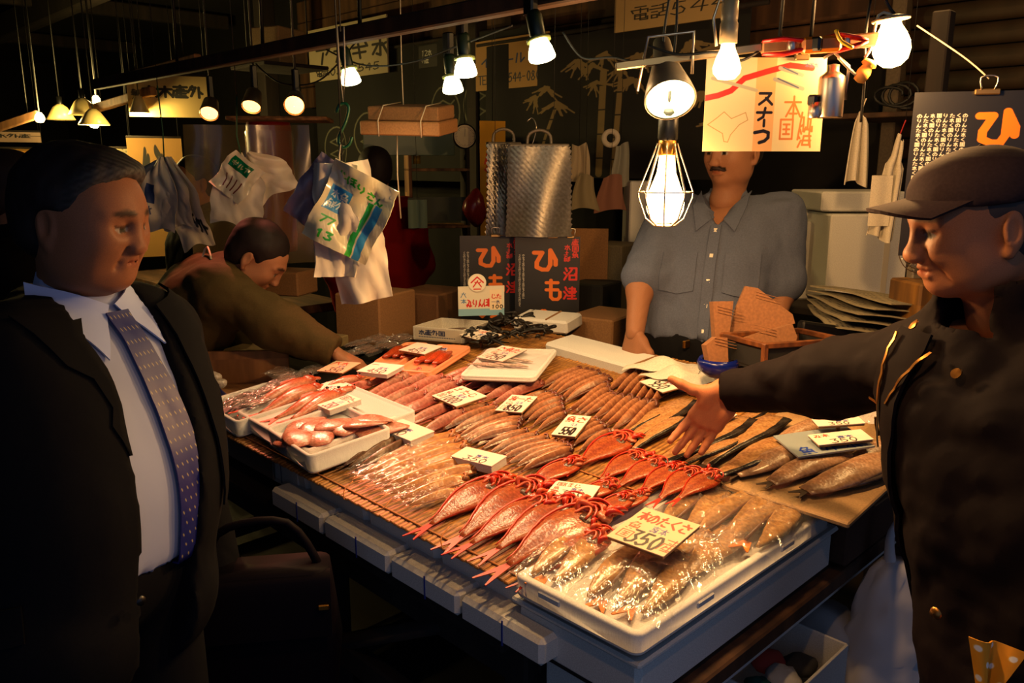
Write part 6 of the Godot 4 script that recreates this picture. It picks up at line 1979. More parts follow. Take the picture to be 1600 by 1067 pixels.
func build_aisle() -> void:
	# enamel shades and bulbs of the next stalls
	var warm := Color(1.0, 0.85, 0.5)
	var far := [[62, 184, 5.0, 0.0, "bare bulb glowing at the far left of the aisle"], [150, 157, 5.2, 0.0, "bright bulb over the wooden bar at the left"], [218, 173, 4.6, 1.0, "small bulb in a cone by the black lettered banner"], [147, 192, 4.8, 2.0, "lit enamel shade, lowest of the three shades"]]
	for q in far:
		var o := thing("market_lamp", q[4], "lamp", pt(q[0], q[1], q[2]), 0, "lamps of the next stalls")
		put("bulb", lathe_mesh([[0.001, -0.03], [0.02, -0.026], [0.03, -0.008], [0.026, 0.012], [0.014, 0.03], [0.001, 0.034]], 16), glow("bulb_far", Color(1.0, 0.9, 0.6), 8.0), o)
		if q[3] != 0.0:
			var r: float = 0.055 if q[3] == 1.0 else 0.085
			put("shade", lathe_mesh([[r, -0.012], [r * 1.03, -0.01], [r * 0.5, 0.06], [0.02, 0.08], [0.001, 0.082]], 24), mat("enamel", Color(0.75, 0.68, 0.45), 0.35), o)
		put("cord", tube_mesh([Vector3(0, 0.03, 0), Vector3(0, 3.05 - o.position.y, 0)], 0.004, 5), mats["cord"], o)
		omni(o, Vector3(0, -0.035 if q[3] != 0.0 else 0.0, 0), warm, 0.75, 0.03)
	for q in [[95, 180, 5.4, "unlit enamel shade at the left of the group"], [130, 172, 5.0, "unlit enamel shade nearest the wooden bar"]]:
		var o := thing("market_lamp", q[3], "lamp", pt(q[0], q[1], q[2]), 0, "lamps of the next stalls")
		put("shade", lathe_mesh([[0.085, -0.03], [0.088, -0.028], [0.045, 0.05], [0.02, 0.07], [0.001, 0.072]], 24), mat("enamel", Color(0.75, 0.68, 0.45), 0.35), o)
		put("socket", lathe_mesh([[0.018, 0.07], [0.018, 0.12], [0.001, 0.12]], 12), mats["black_plastic"], o)
		put("cord", tube_mesh([Vector3(0, 0.1, 0), Vector3(0, 3.05 - o.position.y, 0)], 0.004, 5), mats["cord"], o)
	# tube lamp and bars
	var bar := [[pt(205, 120, 4.4), pt(310, 92, 4.0), "orange lit wooden bar above the black lettered banner", "pale_wood"], [pt(-20, 205, 5.0), pt(60, 178, 5.0), "pale wooden pole slanting up at the left edge", "pale_wood"], [pt(140, 172, 5.0), pt(240, 142, 4.6), "light wooden bar carrying the far lamps", "pale_wood"]]
	for q in bar:
		var st := st_new()
		box(st, (q[0] + q[1]) / 2, Vector3(0.04, 0.05, q[0].distance_to(q[1])), 0.005, aim(q[1] - q[0]))
		var wbar := put("wooden_bar", done(st), mats[q[3]])
		tag(wbar, q[2], "bar", "wooden bars over the aisle")
		for e in [0.2, 0.8]: hang(wbar, q[0].lerp(q[1], e), 3.05, 0.003)
	var tb := put("tube_light", tube_mesh([pt(255, 113, 4.3), pt(311, 96, 4.05)], 0.016, 10), glow("tube_dim", Color(0.9, 0.75, 0.4), 0.45))
	tag(tb, "dim yellowish tube light under the orange bar", "lamp")
	# banner with black brush letters
	sign_like("lettered_banner", "cream banner with black brush letters across the aisle", 205, 118, 325, 182, 4.7, func(im: Image) -> void:
		write(im, "水木産外", 40, 40, 50, 9, Color(0.05, 0.04, 0.03), 0.95)
		write(im, "鮮魚", 12, 60, 24, 5, Color(0.05, 0.04, 0.03), 0.0, 1.1), Color(0.62, 0.54, 0.34), -0.15)
	sign_like("brush_banner", "tan hanging banner with a black brush letter behind the white bags", 210, 217, 288, 400, 5.3, func(im: Image) -> void:
		glyph(im, "い", 60, 20, 130, 40, 16, Color(0.05, 0.04, 0.03))
		stroke(im, [Vector2(80, 20), Vector2(70, 40), Vector2(80, 46)], 14, Color(0.05, 0.04, 0.03))
		stroke(im, [Vector2(130, 18), Vector2(160, 36)], 16, Color(0.05, 0.04, 0.03)), Color(0.5, 0.37, 0.17), 0.0)
	sign_like("yellow_awning", "yellow cloth with white pegs at the far left", -10, 232, 70, 300, 5.8, func(im: Image) -> void:
		im.fill_rect(Rect2i(0, 0, 256, 12), Color(0.5, 0.35, 0.05)), Color(0.68, 0.45, 0.06), 0.2)
	sign_like("price_banner", "pale board with black marks at the far left edge", -10, 205, 60, 222, 5.9, func(im: Image) -> void:
		write(im, "水外産一", 20, 40, 60, 9, Color(0.08, 0.07, 0.06), 1.0), Color(0.6, 0.5, 0.42), 0.2)
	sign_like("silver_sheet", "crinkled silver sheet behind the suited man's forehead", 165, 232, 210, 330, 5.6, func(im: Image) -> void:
		for k in 220: im.fill_rect(Rect2i((k * 37) % 250, (k * 53) % 162, 5, 4), Color(0.75, 0.7, 0.5) if k % 2 else Color(0.3, 0.28, 0.2)), Color(0.5, 0.46, 0.34), 0.1)  # light and dark flecks paint the glints and shade of crinkles
	# clear curtain and red goods behind the second bags
	var pc := put("plastic_curtain", sheet(12, 14, func(u: float, v: float) -> Vector3: return Vector3((u - 0.5) * 0.55, -v * 0.62, 0.02 * sin(u * 15 + v * 3)), 0.0), film("curtain_film", Color(0.6, 0.52, 0.36), 0.3, 0.2))
	pc.transform = face_me(pt(385, 195, 3.6), 0.1)
	tag(pc, "hazy plastic curtain behind the green printed bags", "curtain")
	var rg := thing("red_drum", "tall red drum wrapped in clear film at the left of the post", "drum", pt(425, 285, 3.9))
	put("drum_body", lathe_mesh([[0.001, -0.33], [0.1, -0.33], [0.105, -0.3], [0.105, 0.26], [0.1, 0.28], [0.001, 0.28]], 20), mat("red_drum", Color(0.5, 0.06, 0.02), 0.5), rg)
	put("film_wrap", lathe_mesh([[0.11, -0.31], [0.113, -0.2], [0.109, -0.1], [0.114, 0.0], [0.109, 0.12], [0.112, 0.24]], 14), mats["film"], rg)
	var wbd := put("board_panel", box_mesh(Vector3(0.5, 0.02, 0.3), 0.003), mats["pale_wood"])
	wbd.transform = face_me(pt(440, 187, 4.2), 0.1)
	tag(wbd, "thin wooden shelf board above the red drum", "shelf")
	carton("cardboard_box", "stacked pale carton standing high on the roof boards at the upper left", 435, 75, 4.6, Vector3(0.24, 0.2, 0.2), 0.4, tex_mat("card_pale", Color(0.55, 0.45, 0.3), 0.8, cloth_noise, 4.0), "cartons stored high")
	var hs := thing("high_shelf", "board hung under the roof carrying the stored carton", "shelf", pt(435, 75, 4.6) + Vector3(0, -0.11, 0))
	put("board", box_mesh(Vector3(0.4, 0.02, 0.4), 0.003), mats["old_wood"], hs)
	for e in [-1, 1]: hang(hs, Vector3(0.19 * e, 0.01, 0.0), 3.05, 0.005)
	carton("cardboard_box", "small pale carton just right of the bending man's head", 455, 440, 3.4, Vector3(0.16, 0.1, 0.16), 0.5, mats["card"], "cartons behind the display")
	# next stall's counter with goods behind the bending man
	var nt := thing("next_counter", "neighbouring stall counter seen behind the suited man", "counter")
	put("counter_top", box_mesh(Vector3(0.5, 0.05, 2.2), 0.005, Vector3(1.35, 0.86, -4.4)), mats["wood"], nt)
	put("front_board", box_mesh(Vector3(0.03, 0.84, 2.2), 0.004, Vector3(1.1, 0.42, -4.4)), mats["old_wood"], nt)
	for k in 6:
		var o := put("goods_bag", lump_mesh(0.075, 820 + k, [Color(0.5, 0.44, 0.34), Color(0.5, 0.1, 0.05), Color(0.35, 0.2, 0.1)][k % 3], 0.6), mats["fish"])
		o.position = Vector3(1.22 + 0.05 * (k % 3), 0.92, -3.6 - 0.25 * k)
		tag(o, "%s bagged goods on the neighbouring counter, %s from the near end" % [["pale", "red", "brown"][k % 3], ORD[k]], "goods", "goods on the neighbouring counter")
	# papers and packets behind the wooden crate
	for k in 4:
		var p := on(375 + k * 42, 550 - k * 6, 0.02)
		var o := put("paper_stack", box_mesh(Vector3(0.17, 0.02 + 0.006 * k, 0.12), 0.003), tex_mat("dim_paper", Color(0.5, 0.43, 0.28), 0.7, cloth_noise, 6.0))
		o.transform = Transform3D(Basis(Vector3.UP, 0.4 + 0.5 * k), p)
		tag(o, "flat tan paper packet under the bending man's arm, %s from the left" % ORD[k], "packet", "paper packets under the bending man's arm")
	# plastic bags and foam box by the old man's legs
	var pl := mat("white_poly", Color(0.8, 0.8, 0.82), 0.45)
	pl.backlight_enabled = true
	pl.backlight = Color(0.2, 0.2, 0.22)
	var wb := thing("white_carrier_bag", "large white carrier bag hanging below the display by the old man", "bag", Vector3(0.84, 0.8, 0.09))
	wb.transform = face_me(wb.position, -0.2)
	var nn := FastNoiseLite.new()
	nn.seed = 9
	nn.frequency = 5.0
	nn.fractal_type = FastNoiseLite.FRACTAL_RIDGED
	var br := []
	for i in 15:
		var t := i / 14.0
		var ring := []
		for j in 26:
			var a := TAU * j / 26.0
			var w := lerpf(0.035, 0.1, pow(t, 0.45)) * (1.0 + 0.3 * nn.get_noise_3d(cos(a) * 0.4, sin(a) * 0.4, t * 0.5))
			ring.append(Vector3(cos(a) * w, 0.0 - 0.36 * t, sin(a) * w * 0.6))
		br.append(ring)
	var bst := st_new()
	loft(bst, br)
	put("bag_body", done(bst), pl, wb)
	for s in [-1, 1]: put("bag_handle", tube_mesh(curve([Vector3(s * 0.02, -0.01, 0), Vector3(s * 0.028, 0.06, 0.01), Vector3(0.01 * s, 0.1, 0)], 10), [0.014, 0.013, 0.012, 0.011, 0.01, 0.01, 0.009, 0.009, 0.008, 0.008, 0.007], 8), pl, wb)
	var w2 := put("crumpled_bag", lump_mesh(0.09, 61, Color(0.42, 0.42, 0.42), 0.7), mats["vcol"])
	w2.position = Vector3(0.8, 0.58, -0.06)
	tag(w2, "crumpled grey plastic bag under the right side of the display", "bag")
	var cr := carton("open_crate", "open grey foam crate with odds and ends under the display", 1240, 1010, 1.62, Vector3(0.28, 0.14, 0.2), 0.0, mats["foam"], "", true)
	cr.position = Vector3(0.5, 0.605, -0.03)
	for q in [[-0.06, 0.02, 0.02, Color(0.02, 0.12, 0.1), "dark green scrap"], [0.03, 0.03, -0.02, Color(0.45, 0.05, 0.03), "red scrap"], [0.08, 0.02, 0.03, Color(0.03, 0.03, 0.03), "black scrap"], [-0.01, 0.035, 0.04, Color(0.5, 0.5, 0.48), "white scrap"]]:
		var o := put("scrap", lump_mesh(0.035, int(q[0] * 100 + 50), q[3], 0.6), mats["vcol"])
		o.transform = cr.transform * Transform3D(Basis(), Vector3(q[0], q[1], q[2]))
		tag(o, "%s lying in the open grey crate" % q[4], "scrap", "odds and ends in the open crate")
	carton("cardboard_box", "brown carton end under the display's right side", 1150, 1030, 1.6, Vector3(0.22, 0.13, 0.2), 0.0, mats["card"]).position = Vector3(0.22, 0.6, -0.04)
	var ub := thing("storage_box", "tall grey storage box under the open crate below the display", "box", Vector3(0.38, 0.265, -0.04))
	put("box_body", box_mesh(Vector3(0.58, 0.53, 0.24), 0.008), mats["foam"], ub)


func sign_like(called: String, label: String, x0: float, y0: float, x1: float, y1: float, depth: float, paint: Callable, bg: Color, yaw: float) -> void:
	var w := (x1 - x0) / FOCAL * depth
	var h := (y1 - y0) / FOCAL * depth
	var im := blank(256, 168, bg)
	paint.call(im)
	var o := thing(called, label, "banner")
	o.transform = face_me(pt((x0 + x1) / 2, (y0 + y1) / 2, depth), yaw + 0.5)
	put("cloth", panel_mesh(w, h, 0.006), print_mat(im, 0.8), o)
	put("rod", tube_mesh([Vector3(-w / 2, h / 2, 0), Vector3(w / 2, h / 2, 0)], 0.008, 6), mats["old_wood"], o)
	for e in [-0.45, 0.45]: hang(o, Vector3(w * e, h / 2, 0), 3.05, 0.0022)


# ---------- people ----------

class Field:
	var kind := PackedInt32Array()
	var a := PackedVector3Array()
	var b := PackedVector3Array()
	var ra := PackedFloat32Array()
	var rb := PackedFloat32Array()
	var kk := PackedFloat32Array()
	var mid := PackedVector3Array()
	var reach := PackedFloat32Array()
	var inv: Array[Basis] = []
	var holes: Array = []
	var keeps: Array = []
	var noise: FastNoiseLite = null
	var amp := 0.0
	var squash := Vector3.ONE

	func cone(p: Vector3, q: Vector3, r0: float, r1: float, k := 0.02, cut := false) -> void:
		kind.append(2 if cut else 0)
		a.append(p)
		b.append(q - p)
		ra.append(r0)
		rb.append(r1)
		kk.append(k)
		mid.append((p + q) * 0.5)
		reach.append((q - p).length() * 0.5 + maxf(r0, r1))
		inv.append(Basis())

	func ball(x: Transform3D, c: Vector3, r: Vector3, k := 0.02, cut := false, turn := Basis()) -> void:
		kind.append(3 if cut else 1)
		a.append(x * c)
		b.append(r)
		ra.append(0.0)
		rb.append(0.0)
		kk.append(k)
		mid.append(x * c)
		reach.append(maxf(r.x, maxf(r.y, r.z)))
		inv.append((x.basis.orthonormalized() * turn).inverse())

	func hole(planes: Array) -> void:
		holes.append(planes)

	func value(p: Vector3) -> float:
		var d := 10.0
		for i in kind.size():
			var far := p.distance_to(mid[i]) - reach[i]
			var k := kk[i]
			var t := kind[i]
			if t < 2:
				if far > d + k: continue
			elif far > k: continue
			var e: float
			var q := p - a[i]
			if t == 0 or t == 2:
				var ba := b[i]
				var h := clampf(q.dot(ba) / maxf(ba.length_squared(), 1e-9), 0.0, 1.0)
				e = (q - ba * h).length() - lerpf(ra[i], rb[i], h)
			else:
				q = inv[i] * q
				var r := b[i]
				var k0 := (q / r).length()
				var k1 := (q / (r * r)).length()
				e = k0 * (k0 - 1.0) / maxf(k1, 1e-6)
			if t < 2:
				var m := maxf(k - absf(d - e), 0.0) / k
				d = minf(d, e) - m * m * k * 0.25
			else:
				e = -e
				var m := maxf(k - absf(d - e), 0.0) / k
				d = maxf(d, e) + m * m * k * 0.25
		for s in keeps:
			d = maxf(d, (s as Plane).distance_to(p))
		for h in holes:
			var e := -10.0
			for s in h: e = maxf(e, (s as Plane).distance_to(p))
			d = maxf(d, -e)
		if amp > 0.0 and d < 0.05:
			d += amp * noise.get_noise_3dv(p * squash)
		return d


func folds(f: Field, amp: float, freq: float, sd: int, squash := Vector3.ONE) -> void:
	f.noise = FastNoiseLite.new()
	f.noise.seed = sd
	f.noise.frequency = freq
	f.noise.fractal_octaves = 3
	f.noise.fractal_type = FastNoiseLite.FRACTAL_RIDGED
	f.amp = amp
	f.squash = squash


# surface nets over the box lo..hi, appended to acc (verts, normals, colours, indices)
func net(acc: Dictionary, f: Field, lo: Vector3, hi: Vector3, cell: float, base: Vector3, shade = null) -> void:
	var n := Vector3i(((hi - lo) / cell).ceil()) + Vector3i.ONE
	n = (n + Vector3i(3, 3, 3)) / 4 * 4
	var px := n.x + 1
	var py := n.y + 1
	var pz := n.z + 1
	var vals := PackedFloat32Array()
	vals.resize(px * py * pz)
	vals.fill(9.0)
	var known := PackedByteArray()
	known.resize(px * py * pz)
	var vid := PackedInt32Array()
	vid.resize(n.x * n.y * n.z)
	vid.fill(-1)
	var cells := PackedInt32Array()
	var gap := cell * 4.0 * 0.87 * 1.15 + f.amp
	var vs: PackedVector3Array = acc.v
	var first := vs.size()
	for bx in n.x / 4:
		for by in n.y / 4:
			for bz in n.z / 4:
				var c := lo + Vector3(bx * 4 + 2, by * 4 + 2, bz * 4 + 2) * cell
				if absf(f.value(c)) > gap: continue
				for x in range(bx * 4, bx * 4 + 5):
					for y in range(by * 4, by * 4 + 5):
						for z in range(bz * 4, bz * 4 + 5):
							var id := (x * py + y) * pz + z
							if known[id] == 0:
								known[id] = 1
								vals[id] = f.value(lo + Vector3(x, y, z) * cell)
				for x in range(bx * 4, bx * 4 + 4):
					for y in range(by * 4, by * 4 + 4):
						for z in range(bz * 4, bz * 4 + 4):
							var i0 := (x * py + y) * pz + z
							var s := 0
							var sum := Vector3.ZERO
							var m := 0
							var g := [vals[i0], vals[i0 + py * pz], vals[i0 + pz], vals[i0 + py * pz + pz], vals[i0 + 1], vals[i0 + py * pz + 1], vals[i0 + pz + 1], vals[i0 + py * pz + pz + 1]]
							for q in 8:
								if g[q] < 0.0: s += 1
							if s == 0 or s == 8: continue
							for e in EDGES:
								var g0: float = g[e[0]]
								var g1: float = g[e[1]]
								if (g0 < 0.0) == (g1 < 0.0): continue
								var t := g0 / (g0 - g1)
								sum += (CORNER[e[0]] as Vector3).lerp(CORNER[e[1]], t)
								m += 1
							vid[(x * n.y + y) * n.z + z] = vs.size()
							vs.append(lo + (Vector3(x, y, z) + sum / m) * cell - base)
							cells.append_array([x, y, z])
	var ix: PackedInt32Array = acc.i
	var ns: PackedVector3Array = acc.n
	ns.resize(vs.size())
	for c in range(0, cells.size(), 3):
		var x := cells[c]
		var y := cells[c + 1]
		var z := cells[c + 2]
		var i0 := (x * py + y) * pz + z
		var me := (x * n.y + y) * n.z + z
		var d0 := vals[i0]
		for ax in 3:
			var d1: float
			var o1: int
			var o2: int
			if ax == 0:
				if y == 0 or z == 0: continue
				d1 = vals[i0 + py * pz]
				o1 = n.z
				o2 = 1
			elif ax == 1:
				if x == 0 or z == 0: continue
				d1 = vals[i0 + pz]
				o1 = 1
				o2 = n.y * n.z
			else:
				if x == 0 or y == 0: continue
				d1 = vals[i0 + 1]
				o1 = n.y * n.z
				o2 = n.z
			if (d0 < 0.0) == (d1 < 0.0): continue
			var v0 := vid[me]
			var v1 := vid[me - o1]
			var v2_ := vid[me - o1 - o2]
			var v3 := vid[me - o2]
			if v1 < 0 or v2_ < 0 or v3 < 0: continue
			if d0 < 0.0: ix.append_array([v0, v2_, v1, v0, v3, v2_])
			else: ix.append_array([v0, v1, v2_, v0, v2_, v3])
			var nn := (vs[v2_] - vs[v0]).cross(vs[v3] - vs[v1])
			if d0 < 0.0: nn = -nn
			nn = -nn
			ns[v0] += nn
			ns[v1] += nn
			ns[v2_] += nn
			ns[v3] += nn
	var cs: PackedColorArray = acc.c
	for i in range(first, vs.size()):
		ns[i] = ns[i].normalized()
		cs.append(shade.call(vs[i] + base) if shade != null else Color.WHITE)
	acc.v = vs
	acc.n = ns
	acc.i = ix
	acc.c = cs


const CORNER := [Vector3(0, 0, 0), Vector3(1, 0, 0), Vector3(0, 1, 0), Vector3(1, 1, 0), Vector3(0, 0, 1), Vector3(1, 0, 1), Vector3(0, 1, 1), Vector3(1, 1, 1)]
const EDGES := [[0, 1], [2, 3], [4, 5], [6, 7], [0, 2], [1, 3], [4, 6], [5, 7], [0, 4], [1, 5], [2, 6], [3, 7]]


func acc_new() -> Dictionary:
	return {"v": PackedVector3Array(), "n": PackedVector3Array(), "c": PackedColorArray(), "i": PackedInt32Array()}


func acc_mesh(acc: Dictionary) -> ArrayMesh:
	var m := ArrayMesh.new()
	var ar := []
	ar.resize(Mesh.ARRAY_MAX)
	ar[Mesh.ARRAY_VERTEX] = acc.v
	ar[Mesh.ARRAY_NORMAL] = acc.n
	ar[Mesh.ARRAY_COLOR] = acc.c
	ar[Mesh.ARRAY_INDEX] = acc.i
	m.add_surface_from_arrays(Mesh.PRIMITIVE_TRIANGLES, ar)
	return m


func field_box(f: Field, pad := 0.03) -> AABB:
	var bb := AABB(f.mid[0], Vector3.ZERO)
	for i in f.mid.size():
		if f.kind[i] >= 2: continue
		bb = bb.merge(AABB(f.mid[i] - Vector3.ONE * (f.reach[i] + pad), Vector3.ONE * 2 * (f.reach[i] + pad)))
	return bb


func field_mesh(f: Field, cell: float, base: Vector3, shade = null) -> ArrayMesh:
	var acc := acc_new()
	var bb := field_box(f)
	net(acc, f, bb.position, bb.end, cell, base, shade)
	return acc_mesh(acc)


# a head: face towards +z of x, origin between the ears
func head_field(f: Field, x: Transform3D, o := {}) -> void:
	var s: float = o.get("full", 1.0)
	f.ball(x, Vector3(0, 0.036, -0.012), Vector3(0.077, 0.082, 0.094), 0.02)
	f.ball(x, Vector3(0, -0.03, 0.022), Vector3(0.062 * s, 0.078, 0.066), 0.04)
	f.ball(x, Vector3(0, 0.02, 0.04), Vector3(0.064, 0.06, 0.05), 0.03)
	f.ball(x, Vector3(0, -0.088, 0.055), Vector3(0.03 * s, 0.022, 0.026), 0.03)
	for e in [-1.0, 1.0]:
		f.ball(x, Vector3(e * 0.042 * s, -0.028, 0.052), Vector3(0.026, 0.028, 0.03), 0.03)
		f.ball(x, Vector3(e * 0.05 * s, -0.065, 0.015), Vector3(0.022, 0.035, 0.04), 0.03)
		f.ball(x, Vector3(e * 0.032, 0.003, 0.098), Vector3(0.017, 0.011, 0.014), 0.016, true)
		f.ball(x, Vector3(e * 0.032, 0.001, 0.077), Vector3(0.0145, 0.0125, 0.0125), 0.004)
		f.ball(x, Vector3(e * 0.032, 0.0065, 0.0785), Vector3(0.0165, 0.0075, 0.0125), 0.004)
		f.ball(x, Vector3(e * 0.033, -0.012, 0.08), Vector3(0.015, 0.0055, 0.007), 0.008)
		f.cone(x * Vector3(e * 0.012, 0.024, 0.092), x * Vector3(e * 0.05, 0.02, 0.074), 0.009, 0.008, 0.014)
		f.ball(x, Vector3(e * 0.0125, -0.036, 0.098), Vector3(0.009, 0.0085, 0.011), 0.008)
		f.ball(x, Vector3(e * 0.0075, -0.045, 0.105), Vector3(0.0045, 0.004, 0.005), 0.004, true)
		# ear: shell with a hollow
		f.ball(x, Vector3(e * 0.081, -0.008, -0.016), Vector3(0.0095, 0.031, 0.018), 0.008, false, Basis(Vector3.UP, e * 0.35))
		f.ball(x, Vector3(e * 0.09, -0.004, -0.012), Vector3(0.006, 0.019, 0.01), 0.006, true, Basis(Vector3.UP, e * 0.35))
		f.ball(x, Vector3(e * 0.078, -0.04, -0.01), Vector3(0.008, 0.011, 0.009), 0.006)
		# fold from nose to mouth corner
		f.cone(x * Vector3(e * 0.021, -0.036, 0.097), x * Vector3(e * 0.034, -0.072, 0.082), 0.0032, 0.003, 0.008, true)
	f.cone(x * Vector3(0, 0.02, 0.088), x * Vector3(0, -0.033, 0.1025), 0.008, 0.0122, 0.014)
	f.cone(x * Vector3(-0.018, -0.059, 0.086), x * Vector3(0.018, -0.059, 0.086), 0.0045, 0.0045, 0.008)
	f.cone(x * Vector3(-0.006, -0.0575, 0.0915), x * Vector3(0.006, -0.0575, 0.09), 0.004, 0.004, 0.008)
	f.cone(x * Vector3(-0.016, -0.0705, 0.086), x * Vector3(0.016, -0.0705, 0.085), 0.0055, 0.0055, 0.006)
	f.cone(x * Vector3(-0.028, -0.0625, 0.082), x * Vector3(0, -0.0645, 0.096), 0.0022, 0.0022, 0.003, true)
	f.cone(x * Vector3(0.028, -0.0625, 0.082), x * Vector3(0, -0.0645, 0.096), 0.0022, 0.0022, 0.003, true)
	# neck
	f.cone(x * Vector3(0, -0.05, -0.025), o.get("neck", x * Vector3(0, -0.17, -0.04)), 0.051, 0.055, 0.03)


func face_shade(p: Vector3, x: Transform3D, skin: Color, o := {}) -> Color:
	var q := x.affine_inverse() * p
	var c := skin
	if q.z > 0.06:
		# lips, brows, eyes
		var lip := exp(-pow(q.x / 0.02, 4.0) - pow((q.y + 0.0645) / 0.008, 4.0))
		c = c.lerp(Color(skin.r * 0.8, skin.g * 0.45, skin.b * 0.45), lip * 0.8)
		if o.get("lash", true):
			for e in [-1.0, 1.0]:
				var dx: float = (q.x - e * 0.032) / 0.0135
				var dy := (q.y - (o.get("gaze", -0.003) as float)) / 0.0052
				if absf(dx) < 1.0 and absf(dy) < sqrt(maxf(0.0, 1.0 - dx * dx)): c = Color(0.3, 0.26, 0.23) if absf(dx - o.get("look", 0.0)) > 0.5 else Color(0.012, 0.008, 0.006)
				elif absf(dx) < 1.15 and absf(dy - 1.2) < 0.5: c = c.lerp(Color(0.03, 0.02, 0.015), 0.7)
	for e in [-1.0, 1.0]:
		var b := Vector2((q.x - e * 0.033) / 0.027, (q.y - 0.0265 + 0.1 * absf(q.x - e * 0.03)) / 0.0078)
		if q.z > 0.05 and b.length() < 1.0: c = c.lerp(o.get("brow", Color(0.02, 0.015, 0.012)), 0.9 * clampf((1.0 - b.length()) * 3.0, 0, 1))
	if o.has("moustache") and q.z > 0.07 and absf(q.x) < 0.032 and q.y < -0.043 - 0.2 * absf(q.x) and q.y > -0.058 - 0.15 * absf(q.x): c = Color(0.02, 0.014, 0.01)
	return c


# a hand: z along the fingers, y out of the back of the hand, x towards the thumb (mirrored for a left hand)
func hand_field(f: Field, x: Transform3D, flip: float, curl: Array, thumb: Array, spread := 0.05, s := 1.0) -> void:
	var bx := [0.027, 0.009, -0.009, -0.026]
	var bz := [0.086, 0.09, 0.086, 0.078]
	var ln := [[0.036, 0.024, 0.019], [0.04, 0.027, 0.02], [0.037, 0.025, 0.019], [0.029, 0.019, 0.017]]
	for i in 4:
		var base := Vector3(bx[i] * flip, 0.001 * (1.5 - absf(i - 1.5)), bz[i]) * s
		f.cone(x * Vector3(bx[i] * 0.62 * flip * s, 0, 0.005 * s), x * base, 0.0155 * s, 0.0115 * s, 0.012)
		f.cone(x * Vector3(bx[i] * 0.9 * flip * s, -0.006 * s, 0.04 * s), x * (base + Vector3(0, -0.004, 0)), 0.0115 * s, 0.0105 * s, 0.012)
		var p := base
		var an := 0.0
		var sp: float = (bx[i] / 0.027) * spread * flip
		for k in 3:
			an += curl[i] * [0.8, 1.0, 0.7][k]
			var d := Vector3(sin(sp) * cos(an), -sin(an), cos(sp) * cos(an))
			var q: Vector3 = p + d * ln[i][k] * s
			f.cone(x * p, x * q, (0.0098 - 0.0008 * k) * s, (0.0092 - 0.0011 * k) * s, 0.0035)
			p = q
	f.ball(x, Vector3(0.026 * flip, -0.012, 0.032) * s, Vector3(0.017, 0.014, 0.027) * s, 0.012)
	f.ball(x, Vector3(-0.026 * flip, -0.01, 0.034) * s, Vector3(0.013, 0.012, 0.028) * s, 0.012)
	var t0 := Vector3(0.026 * flip, -0.008, 0.022) * s
	var t1 := t0 + Vector3(thumb[0].x * flip, thumb[0].y, thumb[0].z).normalized() * 0.038 * s
	var t2 := t1 + Vector3(thumb[1].x * flip, thumb[1].y, thumb[1].z).normalized() * 0.028 * s
	var t3 := t2 + Vector3(thumb[1].x * flip, thumb[1].y + 0.1, thumb[1].z).normalized() * 0.022 * s
	f.cone(x * t0, x * t1, 0.0145 * s, 0.0115 * s, 0.012)
	f.cone(x * t1, x * t2, 0.0115 * s, 0.0105 * s, 0.005)
	f.cone(x * t2, x * t3, 0.0105 * s, 0.0085 * s, 0.004)


# rows up the trunk: [share of the way from hip to neck, half width, radius, push to the front]
const TRUNK := [[0.0, 0.085, 0.11, 0.0], [0.2, 0.075, 0.112, 0.015], [0.4, 0.075, 0.112, 0.02], [0.6, 0.09, 0.108, 0.015], [0.78, 0.105, 0.09, 0.0], [0.92, 0.1, 0.052, -0.012]]


func trunk_field(f: Field, hip: Vector3, neck: Vector3, left: Vector3, front: Vector3, grow: float, rows := TRUNK, from := 0.0, to := 1.0, wide := 1.0) -> void:
	for i in rows.size() - 1:
		if rows[i][0] < from or rows[i][0] > to: continue
		for k in 2:
			var t := k / 2.0
			var hgt := lerpf(rows[i][0], rows[i + 1][0], t)
			var c := hip.lerp(neck, hgt) + front * lerpf(rows[i][3], rows[i + 1][3], t)
			var w: float = lerpf(rows[i][1], rows[i + 1][1], t) * wide
			var r: float = lerpf(rows[i][2], rows[i + 1][2], t) + grow
			f.cone(c - left * w, c + left * w, r, r, 0.018)


func limb(f: Field, a: Vector3, b: Vector3, c: Vector3, ra: float, rb: float, rc: float, k := 0.03) -> void:
	f.cone(a, b, ra, rb, k)
	f.cone(b, c, rb, rc, k)


func drape(f: Field, o: Vector3, ex: Vector3, ey: Vector3, ez: Vector3, nu: int, nv: int, out: Callable, off: float, thick: float, base: Vector3) -> ArrayMesh:
	return sheet(nu, nv, func(u: float, v: float) -> Vector3:
		var q: Vector2 = out.call(u, v)
		var p: Vector3 = o + ex * q.x + ey * q.y + ez * 0.5
		var gone := 0.0
		for k in 60:
			var d := f.value(p) - off
			if d < 0.0006 or gone > 0.6: break
			p -= ez * d * 0.8
			gone += d * 0.8
		if gone > 0.6: p = o + ex * q.x + ey * q.y
		return p - base, thick)


func person_node(label: String, base: Vector3) -> Node3D:
	return thing("person", label, "person", base)


func flat(v: Vector3) -> Vector3:
	return Vector3(v.x, 0, v.z).normalized()


func build_people() -> void:
	build_businessman()
	build_old_man()
	build_vendor()
	build_leaning_man()
	build_bystanders()


func cloth_mat(key: String, c: Color, rough := 0.9, sheen := 0.15) -> StandardMaterial3D:
	if mats.has(key): return mats[key]
	var m := tex_mat(key, c, rough, cloth_noise, 7.0)
	m.metallic_specular = 0.2
	m.rim_enabled = sheen > 0.0
	m.rim = sheen
	m.rim_tint = 0.8
	return m


